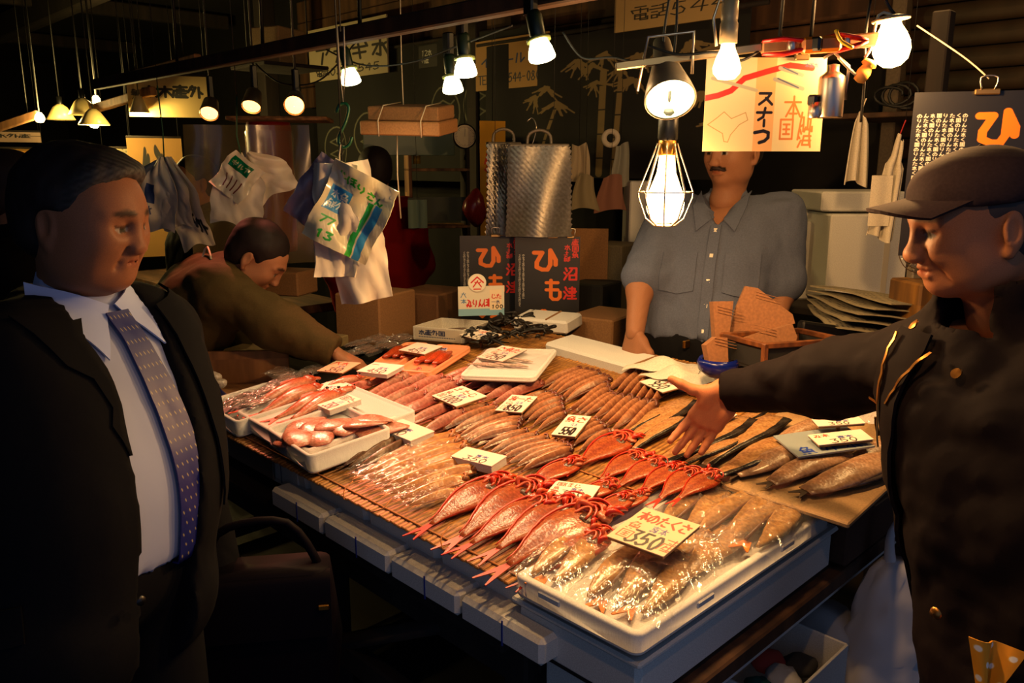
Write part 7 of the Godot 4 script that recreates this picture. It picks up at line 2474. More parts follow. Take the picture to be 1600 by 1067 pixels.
func build_businessman() -> void:
	var R := cam_r
	var T := -flat(cam_f)
	var th := deg_to_rad(66.0)
	var fr := T * cos(th) + R * sin(th)
	var lf := Vector3.UP.cross(fr)
	var hd := pt(132, 344, 1.3)
	var ht := deg_to_rad(83.0)
	var hf := (T * cos(ht) + R * sin(ht) + Vector3(0, -0.12, 0)).normalized()
	var hx := Transform3D(aim(hf, Vector3(0, 1, 0) + R * 0.04), hd)
	hx.basis = hx.basis.scaled(Vector3.ONE * 0.9)
	var neck := hd + Vector3(0, -0.147, 0) - fr * 0.045
	var hip := pt(150, 900, 1.33)
	var sl := neck + Vector3(0, -0.075, 0) + lf * 0.185 - fr * 0.02
	var sr := neck + Vector3(0, -0.075, 0) - lf * 0.185 - fr * 0.02
	var base := Vector3(hip.x, 0, hip.z)
	var o := person_node("man in a dark suit with a dotted tie looking at the fish", base)
	var rows := [[0.0, 0.07, 0.105, 0.0], [0.18, 0.065, 0.118, 0.02], [0.36, 0.07, 0.125, 0.03], [0.56, 0.085, 0.115, 0.025], [0.76, 0.1, 0.1, 0.008], [0.93, 0.11, 0.06, -0.012]]
	var el := sl + Vector3(0, -0.27, 0) + lf * 0.05 - fr * 0.02
	var er := sr + Vector3(0, -0.28, 0) - lf * 0.05 - fr * 0.03
	var wl := el + Vector3(0, -0.24, 0) + fr * 0.06
	var wr := er + Vector3(0, -0.21, 0) + fr * 0.1 + lf * 0.09
	# body
	var skin := Color(0.3, 0.125, 0.06)
	var acc := acc_new()
	var f := Field.new()
	head_field(f, hx, {"neck": neck, "full": 1.12})
	f.ball(hx, Vector3(0, -0.095, 0.02), Vector3(0.05, 0.022, 0.045), 0.03)
	net(acc, f, hd + Vector3(-0.14, -0.2, -0.14), hd + Vector3(0.14, 0.14, 0.14), 0.0038, base, func(p: Vector3) -> Color:
		return face_shade(p, hx, skin, {"gaze": -0.004, "look": 0.2}))
	f = Field.new()
	trunk_field(f, hip, neck, lf, fr, -0.02, rows)
	limb(f, sl, el, wl, 0.045, 0.036, 0.028)
	limb(f, sr, er, wr, 0.045, 0.036, 0.028)
	for s in [1.0, -1.0]:
		var hj: Vector3 = hip + lf * 0.09 * s
		limb(f, hj, hj + Vector3(0, -0.42, 0) + fr * 0.03, Vector3(hj.x, 0.09, hj.z) + fr * 0.0, 0.075, 0.05, 0.035)
		f.cone(Vector3(hj.x, 0.05, hj.z) - fr * 0.04, Vector3(hj.x, 0.04, hj.z) + fr * 0.15, 0.04, 0.035, 0.02)
	var bb := field_box(f)
	net(acc, f, bb.position, bb.end, 0.024, base, func(_p: Vector3) -> Color: return skin)
	f = Field.new()
	var hz := Vector3(0, -1, 0) + fr * 0.25
	hand_field(f, Transform3D(aim(hz, -lf), wr), 1.0, [0.35, 0.4, 0.45, 0.5], [Vector3(0.7, -0.3, 0.6), Vector3(0.3, -0.3, 0.8)])
	bb = field_box(f)
	net(acc, f, bb.position, bb.end, 0.0045, base, func(_p: Vector3) -> Color: return skin)
	put("body", acc_mesh(acc), mats["skin"], o)
	# hair
	f = Field.new()
	f.ball(hx, Vector3(0, 0.04, -0.018), Vector3(0.086, 0.09, 0.1), 0.02)
	f.ball(hx, Vector3(0, -0.015, -0.052), Vector3(0.076, 0.062, 0.06), 0.03)
	f.ball(hx, Vector3(0.012, 0.094, 0.045), Vector3(0.058, 0.024, 0.045), 0.03)
	for e in [-1.0, 1.0]: f.ball(hx, Vector3(e * 0.075, -0.005, 0.02), Vector3(0.012, 0.035, 0.014), 0.015)
	f.ball(hx, Vector3(0, -0.01, 0.1), Vector3(0.073, 0.088, 0.07), 0.02, true)
	for e in [-1.0, 1.0]: f.ball(hx, Vector3(e * 0.087, -0.02, -0.005), Vector3(0.02, 0.036, 0.026), 0.01, true)
	folds(f, 0.004, 11.0, 4, Vector3(1, 1, 1))
	var grey := cam_r
	put("hair", field_mesh(f, 0.005, base, func(p: Vector3) -> Color:
		var q := hx.affine_inverse() * p
		var g := clampf((q.z - 0.02) * 14.0 - q.y * 5.0 + 0.35, 0, 1) * clampf(0.5 + 0.5 * sin(q.y * 600.0 + q.x * 300.0), 0.2, 1)
		return Color(0.012, 0.011, 0.011).lerp(Color(0.12, 0.11, 0.1), g * 0.7)), mat("hair_mat", Color(1, 1, 1), 0.62), o)
	mats["hair_mat"].vertex_color_use_as_albedo = true
	mats["hair_mat"].metallic_specular = 0.3
	# shirt
	var shirt := Field.new()
	trunk_field(shirt, hip, neck, lf, fr, 0.006, rows)
	shirt.cone(neck + Vector3(0, -0.03, 0), neck + Vector3(0, 0.035, 0) + fr * 0.012, 0.072, 0.066, 0.03)
	shirt.keeps.append(Plane(Vector3(0, -1, 0), -(hip.y + 0.03)))
	shirt.keeps.append(Plane((Vector3(0, 1, 0) + fr * 0.42).normalized(), (neck + Vector3(0, 0.05, 0) + fr * 0.02)))
	folds(shirt, 0.003, 5.0, 8, Vector3(1, 0.5, 1))
	var sh_o := put("shirt", field_mesh(shirt, 0.011, base), mat("shirt", Color(0.6, 0.64, 0.76), 0.85), o)
	# collar wings
	var cm := mat("collar_cloth", Color(0.66, 0.72, 0.88), 0.8)
	for s in [-1.0, 1.0]:
		put("collar_wing", drape(shirt, neck, lf, Vector3.UP, fr, 6, 5, func(u: float, v: float) -> Vector2:
			return Vector2(s * lerpf(0.004 + 0.052 * v * (1.0 - 0.15 * u), 0.085, u), lerpf(0.012 - 0.075 * v, 0.055 - 0.06 * v, u)), 0.006, 0.003, base), cm, sh_o)
	# tie
	var ti := blank(96, 384, Color(0.09, 0.12, 0.4))
	for y in 26:
		for x in 6:
			var cx := x * 17 + 5 + (8 if y % 2 else 0)
			stroke(ti, [Vector2(cx, y * 15 + 5), Vector2(cx + 2, y * 15 + 7)], 3.0, Color(0.6, 0.55, 0.4))
	put("tie", drape(shirt, neck, lf, Vector3.UP, fr, 8, 44, func(u: float, v: float) -> Vector2:
		var w := lerpf(0.019, 0.043, v) if v < 0.93 else lerpf(0.043, 0.002, (v - 0.93) / 0.07)
		if v < 0.07: w = 0.021
		return Vector2((u - 0.5) * 2.0 * w + 0.004, 0.0 - 0.49 * v), 0.007, 0.003, base), print_mat(ti, 0.5), o)
	# trousers
	f = Field.new()
	trunk_field(f, hip, neck, lf, fr, 0.004, rows, 0.0, 0.1)
	for s in [1.0, -1.0]:
		var hj: Vector3 = hip + lf * 0.09 * s
		limb(f, hj, hj + Vector3(0, -0.42, 0) + fr * 0.03, Vector3(hj.x, 0.06, hj.z), 0.09, 0.075, 0.065)
	f.keeps.append(Plane(Vector3(0, 1, 0), hip.y + 0.055))
	folds(f, 0.004, 2.5, 5, Vector3(1, 0.4, 1))
	var suit := cloth_mat("suit", Color(0.07, 0.072, 0.085), 0.9, 0.02)
	put("trousers", field_mesh(f, 0.015, base), suit, o)
	for s in [1.0, -1.0]:
		var hj: Vector3 = hip + lf * 0.09 * s
		f = Field.new()
		f.cone(Vector3(hj.x, 0.05, hj.z) - fr * 0.05, Vector3(hj.x, 0.045, hj.z) + fr * 0.16, 0.05, 0.042, 0.02)
		f.keeps.append(Plane(Vector3(0, -1, 0), 0.0))
		put("shoe", field_mesh(f, 0.014, base), mat("shoe", Color(0.015, 0.013, 0.012), 0.3), o)
	# jacket, open in front
	f = Field.new()
	var jr := rows.duplicate(true)
	jr.push_front([-0.13, 0.08, 0.112, 0.0])
	trunk_field(f, hip, neck, lf, fr, 0.022, jr, -0.3)
	f.cone(neck + Vector3(0, -0.06, 0) - fr * 0.015, neck + Vector3(0, 0.03, 0) - fr * 0.02, 0.09, 0.078, 0.04)
	limb(f, sl, el, wl, 0.078, 0.066, 0.052, 0.05)
	limb(f, sr, er, wr, 0.078, 0.068, 0.054, 0.05)
	f.keeps.append(Plane((Vector3(0, 1, 0) + fr * 0.05).normalized(), neck + Vector3(0, 0.036, 0)))
	var ca := neck - lf * 0.072
	var cb := hip - lf * 0.03
	var da := neck + lf * 0.062
	var db := hip + lf * 0.075
	var na := (ca - cb).cross(fr).normalized()
	if na.dot(lf) > 0: na = -na
	var nb := (da - db).cross(fr).normalized()
	if nb.dot(lf) < 0: nb = -nb
	f.hole([Plane(na, ca), Plane(nb, da), Plane(-fr, neck - fr * 0.01)])
	folds(f, 0.005, 4.5, 6, Vector3(1, 0.6, 1))
	var jk := put("jacket", field_mesh(f, 0.011, base), suit, o)
	var jf := f
	for s in [-1.0, 1.0]:
		put("lapel", drape(jf, neck, lf, Vector3.UP, fr, 5, 14, func(u: float, v: float) -> Vector2:
			var w := 0.075 * (1.0 - v) + 0.012
			if v > 0.28 and v < 0.36: w -= 0.02
			return Vector2(s * (lerpf(0.072, 0.04 if s < 0 else 0.068, v) + u * w), 0.0 - 0.34 * v + (0.02 * u if v < 0.3 else 0.0)), 0.004, 0.004, base), suit, jk)
	put("pocket_flap", drape(jf, hip, lf, Vector3.UP, (fr * 0.75 - lf * 0.65).normalized(), 8, 3, func(u: float, v: float) -> Vector2:
		return Vector2(-0.11 - u * 0.13, 0.06 - 0.05 * v - 0.02 * u), 0.005, 0.004, base), suit, jk)
	put("chest_pocket", drape(jf, neck, lf, Vector3.UP, (fr * 0.9 + lf * 0.4).normalized(), 6, 2, func(u: float, v: float) -> Vector2:
		return Vector2(0.12 + 0.07 * u, -0.2 - 0.02 * v + 0.015 * u), 0.004, 0.003, base), suit, jk)
	put("button", lathe_mesh([[0.001, 0.004], [0.007, 0.003], [0.008, 0.0]], 10, Transform3D(Basis(lf, fr, Vector3.UP), hip + fr * 0.16 - lf * 0.05 + Vector3(0, 0.02, 0) - base)), mats["black_plastic"], jk)
	# bag at his side
	var bg := thing("shoulder_bag", "dark purple shoulder bag hanging beside the suited man", "bag", pt(420, 1000, 1.68))
	var bm := st_new()
	var brings := []
	for k in 9:
		var y := -0.17 + 0.34 * k / 8.0
		var s := 1.0 - 0.12 * absf(k - 4) / 4.0
		brings.append(rrect(0.15 * s, 0.05 * s, 0.03, y))
	loft(bm, brings)
	bg.rotation.y = deg_to_rad(-35)
	put("bag_body", done(bm), cloth_mat("bag_cloth", Color(0.05, 0.03, 0.06), 0.6, 0.1), bg)
	put("flap", sheet(8, 6, func(u: float, v: float) -> Vector3:
		return Vector3((u - 0.5) * 0.27, 0.165 - 0.13 * v * v, 0.03 + 0.028 * sqrt(v)), 0.004), cloth_mat("bag_cloth", Color(0.05, 0.03, 0.06)), bg)
	put("handle", tube_mesh(curve([Vector3(-0.11, 0.16, 0), Vector3(-0.08, 0.25, 0), Vector3(0.05, 0.26, 0), Vector3(0.11, 0.16, 0)], 12), 0.009, 8), cloth_mat("bag_cloth", Color(0.05, 0.03, 0.06)), bg)
	put("buckle", box_mesh(Vector3(0.022, 0.012, 0.006), 0.002, Vector3(0.12, 0.1, 0.062)), mats["brass"], bg)


func build_old_man() -> void:
	var R := cam_r
	var T := -flat(cam_f)
	var th := deg_to_rad(-62.0)
	var fr := T * cos(th) + R * sin(th)
	var lf := Vector3.UP.cross(fr)
	var hd := pt(1526, 350, 1.28)
	var ht := deg_to_rad(-93.0)
	var hf := (T * cos(ht) + R * sin(ht) + Vector3(0, -0.16, 0)).normalized()
	var hx := Transform3D(aim(hf, Vector3(0, 1, 0)), hd)
	hx.basis = hx.basis.scaled(Vector3.ONE * 0.97)
	var neck := hd + Vector3(0, -0.15, 0) - fr * 0.02 + R * 0.05
	var hip := pt(1650, 940, 1.24)
	hip.y = 0.98
	var sl := neck + Vector3(0, -0.07, 0) + lf * 0.18
	var sr := neck + Vector3(0, -0.115, 0) - lf * 0.15 + fr * 0.03
	var er := pt(1300, 592, 1.58)
	var wr := pt(1138, 610, 1.78)
	var base := Vector3(hip.x, 0, hip.z)
	var o := person_node("elderly man in a cap and dark jacket reaching out an open hand", base)
	var el := sl + Vector3(0, -0.27, 0) + lf * 0.06
	var wl := el + Vector3(0, -0.24, 0) + fr * 0.08
	var skin := Color(0.42, 0.175, 0.085)
	var acc := acc_new()
	var f := Field.new()
	head_field(f, hx, {"neck": neck, "full": 0.98})
	f.ball(hx, Vector3(0, -0.034, 0.103), Vector3(0.0155, 0.0125, 0.012), 0.01)
	for e in [-1.0, 1.0]:
		f.ball(hx, Vector3(e * 0.036, -0.033, 0.077), Vector3(0.016, 0.014, 0.014), 0.012)
		f.cone(hx * Vector3(e * 0.026, -0.03, 0.094), hx * Vector3(e * 0.043, -0.08, 0.07), 0.0045, 0.004, 0.006, true)
		f.cone(hx * Vector3(e * 0.05, 0.0, 0.075), hx * Vector3(e * 0.064, -0.008, 0.06), 0.0022, 0.002, 0.004, true)
	net(acc, f, hd + Vector3(-0.14, -0.2, -0.14), hd + Vector3(0.14, 0.14, 0.14), 0.0038, base, func(p: Vector3) -> Color:
		return face_shade(p, hx, skin, {"brow": Color(0.12, 0.08, 0.06), "gaze": -0.002}))
	f = Field.new()
	trunk_field(f, hip, neck, lf, fr, -0.02)
	limb(f, sl, el, wl, 0.045, 0.036, 0.028)
	limb(f, sr, er, wr, 0.045, 0.038, 0.03)
	for s in [1.0, -1.0]:
		var hj: Vector3 = hip + lf * 0.09 * s
		limb(f, hj, hj + Vector3(0, -0.42, 0) + fr * 0.02, Vector3(hj.x, 0.09, hj.z), 0.075, 0.05, 0.035)
		f.cone(Vector3(hj.x, 0.05, hj.z) - fr * 0.04, Vector3(hj.x, 0.04, hj.z) + fr * 0.15, 0.04, 0.035, 0.02)
	var bb := field_box(f)
	net(acc, f, bb.position, bb.end, 0.022, base, func(_p: Vector3) -> Color: return skin)
	# the open right hand, palm to the viewer
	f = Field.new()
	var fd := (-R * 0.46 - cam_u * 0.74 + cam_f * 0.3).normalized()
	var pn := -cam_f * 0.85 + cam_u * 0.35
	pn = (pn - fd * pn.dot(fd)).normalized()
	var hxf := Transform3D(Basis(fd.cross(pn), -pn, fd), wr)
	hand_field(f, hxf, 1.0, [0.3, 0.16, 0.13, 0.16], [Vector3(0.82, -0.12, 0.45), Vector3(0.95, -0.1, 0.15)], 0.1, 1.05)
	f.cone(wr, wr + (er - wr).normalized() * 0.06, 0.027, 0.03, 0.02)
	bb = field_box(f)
	net(acc, f, bb.position, bb.end, 0.003, base, func(_p: Vector3) -> Color: return skin * Color(1.25, 1.1, 1.1))  # hand colour raised above the skin tone so the palm looks lit
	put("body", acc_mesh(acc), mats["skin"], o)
	# grey hair below the cap
	f = Field.new()
	f.ball(hx, Vector3(0, 0.03, -0.018), Vector3(0.082, 0.085, 0.098), 0.02)
	f.ball(hx, Vector3(0, -0.02, -0.05), Vector3(0.068, 0.05, 0.055), 0.03)
	f.ball(hx, Vector3(0, -0.02, 0.095), Vector3(0.08, 0.1, 0.08), 0.02, true)
	for e in [-1.0, 1.0]: f.ball(hx, Vector3(e * 0.088, -0.02, -0.008), Vector3(0.02, 0.04, 0.03), 0.01, true)
	f.keeps.append(Plane(hx.basis.y.normalized(), hx * Vector3(0, 0.05, 0)))
	put("hair", field_mesh(f, 0.007, base, func(_p: Vector3) -> Color: return Color(0.06, 0.05, 0.045)), mats["hair_mat"], o)
	# cap
	f = Field.new()
	f.ball(hx, Vector3(0, 0.042, -0.01), Vector3(0.092, 0.08, 0.106), 0.02)
	f.ball(hx, Vector3(0, 0.062, 0.035), Vector3(0.07, 0.046, 0.058), 0.03)
	f.keeps.append(Plane((hx.basis * Vector3(0, -1, 0.12)).normalized(), hx * Vector3(0, 0.034, 0.0)))
	f.hole([Plane((hx.basis * Vector3(0, 1, 0)).normalized(), hx * Vector3(0, 0.036, 0)), Plane((hx.basis * Vector3(0, 0, 1)).normalized(), hx * Vector3(0, 0, 0.08))])
	folds(f, 0.0025, 4.0, 12)
	var capm := cloth_mat("cap", Color(0.2, 0.155, 0.165), 0.85, 0.1)
	var cc := put("cap_crown", field_mesh(f, 0.006, base), capm, o)
	put("cap_brim", sheet(14, 8, func(u: float, v: float) -> Vector3:
		var an := lerpf(-1.25, 1.25, u)
		var r0 := Vector3(sin(an) * 0.086, 0.05, cos(an) * 0.098 - 0.005)
		var r1 := Vector3(sin(an) * 0.083, 0.05 - 0.02 * pow(absf(sin(an)), 2.0) - 0.004, 0.078 + cos(an) * 0.09)
		return hx * r0.lerp(r1, v) - base, 0.006), capm, cc)
	put("cap_button", lathe_mesh([[0.001, 0.006], [0.007, 0.003], [0.008, 0.0]], 10, Transform3D(hx.basis, hx * Vector3(0, 0.121, -0.012) - base)), capm, cc)
	# embroidered letters on the cap front
	var em := st_new()
	for q in [[-0.02, "O"], [0.0, "O"], [0.02, "S"]]:
		for line in GLYPH[q[1]].split("/"):
			var p := []
			for w in line.split(" "):
				var lx: float = q[0] + (int(w[0]) / 9.0 - 0.5) * 0.016
				var ly: float = 0.074 - (int(w[1]) / 9.0 - 0.5) * 0.018
				var zz := 0.098 * sqrt(maxf(0.0, 1.0 - pow(lx / 0.09, 2.0) - pow((ly - 0.045) / 0.08, 2.0)))
				p.append(hx * Vector3(lx, ly, zz + 0.001) - base)
			tube(em, p, 0.0012, 5)
	put("cap_letters", done(em), mat("gold_thread", Color(0.5, 0.38, 0.2), 0.7), cc)
	# jacket
	var jac := cloth_mat("dark_jacket", Color(0.085, 0.058, 0.068), 0.8, 0.03)
	f = Field.new()
	var jr := TRUNK.duplicate(true)
	jr.push_front([-0.25, 0.1, 0.12, 0.0])
	trunk_field(f, hip, neck, lf, fr, 0.02, jr, -0.3, 1.0, 0.9)
	f.cone(neck + Vector3(0, -0.07, 0), neck + Vector3(0, 0.115, 0) + fr * 0.03, 0.1, 0.088, 0.04)
	f.cone(neck + Vector3(0, 0.0, 0) + fr * 0.03, neck + Vector3(0, 0.2, 0) + fr * 0.06, 0.066, 0.074, 0.01, true)
	limb(f, sl, el, wl, 0.09, 0.078, 0.062, 0.06)
	limb(f, sr, er, wr, 0.08, 0.072, 0.05, 0.05)
	f.cone(wr + (er - wr).normalized() * 0.07, wr + (er - wr).normalized() * 0.002, 0.048, 0.047, 0.012)
	f.keeps.append(Plane((wr - er).normalized(), wr + (wr - er).normalized() * 0.004))
	f.keeps.append(Plane((Vector3(0, 1, 0) + fr * 0.3).normalized(), neck + Vector3(0, 0.1, 0)))
	folds(f, 0.011, 5.0, 31, Vector3(1, 1.2, 1))
	var jk := put("jacket", field_mesh(f, 0.0095, base), jac, o)
	var jf := f
	var zip := mat("zip_brass", Color(0.6, 0.42, 0.2), 0.35, 0.9)
	var dz := (fr * 0.9 - lf * 0.35).normalized()
	put("placket", drape(jf, neck, lf, Vector3.UP, dz, 5, 22, func(u: float, v: float) -> Vector2:
		return Vector2(-0.075 + 0.075 * u + 0.02 * v, -0.03 - 0.62 * v), 0.007, 0.006, base), jac, jk)
	for q in [[-0.062, 0.0, -0.035, -0.2], [0.02, -0.02, -0.02, -0.12]]:
		var line := drape(jf, neck, lf, Vector3.UP, dz, 1, 14, func(u: float, v: float) -> Vector2:
			return Vector2(lerpf(q[0], q[2], v) + (u - 0.5) * 0.005, lerpf(-0.035 + q[1], q[3] - 0.03, v)), 0.015, 0.003, base)
		put("zip_teeth", line, zip, jk)
	put("zip_pull", drape(jf, neck, lf, Vector3.UP, dz, 1, 3, func(u: float, v: float) -> Vector2:
		return Vector2(-0.06 + (u - 0.5) * 0.006 - 0.006 * v, -0.185 - 0.035 * v), 0.017, 0.004, base), zip, jk)
	put("chest_zip", drape(jf, neck, lf, Vector3.UP, dz, 1, 6, func(u: float, v: float) -> Vector2:
		return Vector2(-0.115 + 0.06 * v, -0.165 - 0.02 * v + (u - 0.5) * 0.004), 0.008, 0.002, base), zip, jk)
	for q in [[-0.05, -0.02], [0.075, -0.075]]:
		put("snap_button", drape(jf, neck, lf, Vector3.UP, dz, 4, 4, func(u: float, v: float) -> Vector2:
			var k := Vector2(u - 0.5, v - 0.5) * 2.0
			return Vector2(q[0], q[1]) + Vector2(k.x * sqrt(1.0 - k.y * k.y * 0.5), k.y * sqrt(1.0 - k.x * k.x * 0.5)) * 0.008, 0.01, 0.003, base), zip, jk)
	put("hem_button", lathe_mesh([[0.001, 0.005], [0.007, 0.004], [0.009, 0.0]], 12, Transform3D(Basis(lf, fr, Vector3.UP), pt(1462, 958, 1.14) - base)), zip, jk)
	# trousers
	f = Field.new()
	trunk_field(f, hip, neck, lf, fr, 0.01, TRUNK, 0.0, 0.1)
	for s in [1.0, -1.0]:
		var hj: Vector3 = hip + lf * 0.09 * s
		limb(f, hj, hj + Vector3(0, -0.42, 0) + fr * 0.02, Vector3(hj.x, 0.06, hj.z), 0.1, 0.08, 0.07)
	folds(f, 0.004, 2.5, 5)
	put("trousers", field_mesh(f, 0.016, base), cloth_mat("dark_trousers", Color(0.02, 0.02, 0.022)), o)
	for s in [1.0, -1.0]:
		var hj: Vector3 = hip + lf * 0.09 * s
		f = Field.new()
		f.cone(Vector3(hj.x, 0.05, hj.z) - fr * 0.05, Vector3(hj.x, 0.045, hj.z) + fr * 0.16, 0.05, 0.042, 0.02)
		f.keeps.append(Plane(Vector3(0, -1, 0), 0.0))
		put("shoe", field_mesh(f, 0.014, base), mats["shoe"], o)
	# dotted yellow cloth at his pocket
	var yi := blank(64, 64, Color(0.85, 0.55, 0.04))
	for q in [[6, 8], [30, 4], [56, 12], [16, 24], [42, 28], [4, 40], [28, 46], [58, 44], [14, 60], [44, 62]]: brush(yi, Vector2(q[0], q[1]), Vector2(q[0] + 0.1, q[1]), 7, Color(0.9, 0.88, 0.85))
	var yp := pt(1552, 1030, 1.1)
	var yc := sheet(10, 10, func(u: float, v: float) -> Vector3:
		return yp + R * ((u - 0.5) * (0.075 - 0.065 * v) - 0.02 * v) + Vector3(0, 0.035 - 0.085 * v - 0.02 * u * (1.0 - v), 0) - cam_f * (0.012 * sin(u * 8.0) + 0.02 * v), 0.002)
	tag(put("pocket_cloth", yc, print_mat(yi, 0.8)), "yellow cloth with white dots hanging at the old man's jacket hem", "cloth")


func build_vendor() -> void:
	var R := cam_r
	var T := -flat(cam_f)
	var th := deg_to_rad(-24.0)
	var fr := T * cos(th) + R * sin(th)
	var lf := Vector3.UP.cross(fr)
	var dp := 2.7
	var hd := pt(1146, 234, dp)
	var ht := deg_to_rad(-52.0)
	var hx := Transform3D(aim((T * cos(ht) + R * sin(ht) + Vector3(0, -0.1, 0)).normalized(), Vector3.UP + R * 0.04), hd)
	var neck := pt(1134, 312, dp + 0.05)
	var hip := pt(1080, 545, dp + 0.02)
	var sl := neck + Vector3(0, -0.035, 0) + lf * 0.19
	var sr := neck + Vector3(0, -0.035, 0) - lf * 0.19
	var er := pt(1000, 452, dp - 0.05)
	var wr := pt(992, 520, dp - 0.12)
	var el := pt(1222, 455, dp - 0.03)
	var wl := pt(1200, 535, dp - 0.12)
	var base := Vector3(hip.x, 0.12, hip.z)
	var o := person_node("stallholder with a moustache in a blue grey short sleeved shirt", base)
	var skin := Color(0.31, 0.145, 0.075)
	var acc := acc_new()
	var f := Field.new()
	head_field(f, hx, {"neck": neck})
	net(acc, f, hd + Vector3(-0.14, -0.2, -0.14), hd + Vector3(0.14, 0.14, 0.14), 0.0048, base, func(p: Vector3) -> Color:
		return face_shade(p, hx, skin, {"moustache": 1}))
	f = Field.new()
	trunk_field(f, hip, neck, lf, fr, -0.015)
	limb(f, sl, el, wl, 0.05, 0.041, 0.03)
	limb(f, sr, er, wr, 0.05, 0.041, 0.03)
	for s in [1.0, -1.0]:
		var hj: Vector3 = hip + lf * 0.09 * s
		limb(f, hj, hj + Vector3(0, -0.42, 0), Vector3(hj.x, 0.2, hj.z), 0.075, 0.05, 0.035)
		f.cone(Vector3(hj.x, 0.17, hj.z) - fr * 0.04, Vector3(hj.x, 0.16, hj.z) + fr * 0.15, 0.04, 0.035, 0.02)
	var bb := field_box(f)
	net(acc, f, bb.position, bb.end, 0.0105, base, func(_p: Vector3) -> Color: return skin)
	f = Field.new()
	hand_field(f, Transform3D(aim((Vector3(0, -1, 0) + fr * 0.1 - R * 0.1).normalized(), (fr - lf * 0.6).normalized()), wr), 1.0, [0.25, 0.28, 0.32, 0.36], [Vector3(0.7, -0.3, 0.7), Vector3(0.4, -0.2, 0.85)], 0.06, 1.12)
	bb = field_box(f)
	net(acc, f, bb.position, bb.end, 0.0045, base, func(_p: Vector3) -> Color: return skin)
	f = Field.new()
	hand_field(f, Transform3D(aim((Vector3(0, -1, 0) + fr * 0.3).normalized(), lf), wl), -1.0, [0.3, 0.35, 0.4, 0.45], [Vector3(0.7, -0.3, 0.7), Vector3(0.4, -0.2, 0.85)], 0.04)
	bb = field_box(f)
	net(acc, f, bb.position, bb.end, 0.006, base, func(_p: Vector3) -> Color: return skin)
	put("body", acc_mesh(acc), mats["skin"], o)
	f = Field.new()
	f.ball(hx, Vector3(0, 0.04, -0.018), Vector3(0.085, 0.09, 0.1), 0.02)
	f.ball(hx, Vector3(0, -0.015, -0.052), Vector3(0.072, 0.06, 0.058), 0.03)
	f.ball(hx, Vector3(0, -0.015, 0.1), Vector3(0.07, 0.095, 0.075), 0.02, true)
	for e in [-1.0, 1.0]: f.ball(hx, Vector3(e * 0.087, -0.02, -0.005), Vector3(0.02, 0.036, 0.028), 0.01, true)
	folds(f, 0.004, 11.0, 3)
	put("hair", field_mesh(f, 0.008, base, func(_p: Vector3) -> Color: return Color(0.012, 0.011, 0.01)), mats["hair_mat"], o)
	# moustache with volume
	f = Field.new()
	for e in [-1.0, 1.0]: f.cone(hx * Vector3(e * 0.004, -0.048, 0.097), hx * Vector3(e * 0.03, -0.06, 0.082), 0.007, 0.004, 0.006)
	folds(f, 0.0015, 40.0, 3)
	put("moustache", field_mesh(f, 0.003, base, func(_p: Vector3) -> Color: return Color(0.02, 0.015, 0.012)), mats["hair_mat"], o)
	# shirt
	f = Field.new()
	trunk_field(f, hip + Vector3(0, -0.02, 0), neck, lf, fr, 0.022, TRUNK, 0.0, 1.0, 1.05)
	f.cone(sl, sl.lerp(el, 0.86), 0.074, 0.082, 0.05)
	f.cone(sr, sr.lerp(er, 0.86), 0.074, 0.082, 0.05)
	f.cone(neck + Vector3(0, -0.03, 0), neck + Vector3(0, 0.03, 0), 0.078, 0.07, 0.03)
	f.keeps.append(Plane(Vector3(0, -1, 0), -(hip.y + 0.05)))
	f.keeps.append(Plane((Vector3(0, 1, 0) + fr * 0.5).normalized(), neck + Vector3(0, 0.035, 0)))
	f.hole([Plane((lf * 0.82 + Vector3(0, -0.55, 0)).normalized(), neck + Vector3(0, -0.075, 0)), Plane((-lf * 0.82 + Vector3(0, -0.55, 0)).normalized(), neck + Vector3(0, -0.075, 0)), Plane(-fr, neck + fr * 0.02)])
	folds(f, 0.012, 4.5, 17, Vector3(1, 0.6, 1))
	var sm := cloth_mat("work_shirt", Color(0.34, 0.37, 0.45), 0.85, 0.15)
	var so := put("shirt", field_mesh(f, 0.0095, base), sm, o)
	var sf := f
	for s in [-1.0, 1.0]:
		put("collar_wing", drape(sf, neck, lf, Vector3.UP, fr, 6, 5, func(u: float, v: float) -> Vector2:
			return Vector2(s * lerpf(0.012 + 0.05 * v, 0.085, u), lerpf(-0.05 - 0.045 * v, 0.03 - 0.045 * v, u)), 0.006, 0.003, base), sm, so)
	put("placket", drape(sf, neck, lf, Vector3.UP, fr, 3, 24, func(u: float, v: float) -> Vector2:
		return Vector2((u - 0.5) * 0.034, -0.075 - 0.42 * v), 0.003, 0.003, base), sm, so)
	for k in 6:
		put("button", drape(sf, neck, lf, Vector3.UP, fr, 3, 3, func(u: float, v: float) -> Vector2:
			return Vector2((u - 0.5) * 0.011, -0.09 - 0.078 * k + (v - 0.5) * 0.011), 0.006, 0.003, base), mat("pearl", Color(0.8, 0.78, 0.72), 0.3), so)
	for s in [-1.0, 1.0]:
		put("chest_pocket", drape(sf, neck, lf, Vector3.UP, fr, 8, 8, func(u: float, v: float) -> Vector2:
			return Vector2(s * (0.045 + 0.105 * u), -0.16 - 0.12 * v - (0.012 * (1.0 - absf(u - 0.5) * 2.0) if v > 0.9 else 0.0)), 0.003, 0.003, base), sm, so)
	# trousers, belt
	f = Field.new()
	trunk_field(f, hip, neck, lf, fr, 0.012, TRUNK, 0.0, 0.25)
	for s in [1.0, -1.0]:
		var hj: Vector3 = hip + lf * 0.09 * s
		limb(f, hj, hj + Vector3(0, -0.42, 0), Vector3(hj.x, 0.16, hj.z), 0.1, 0.08, 0.07)
	f.keeps.append(Plane(Vector3(0, 1, 0), hip.y + 0.07))
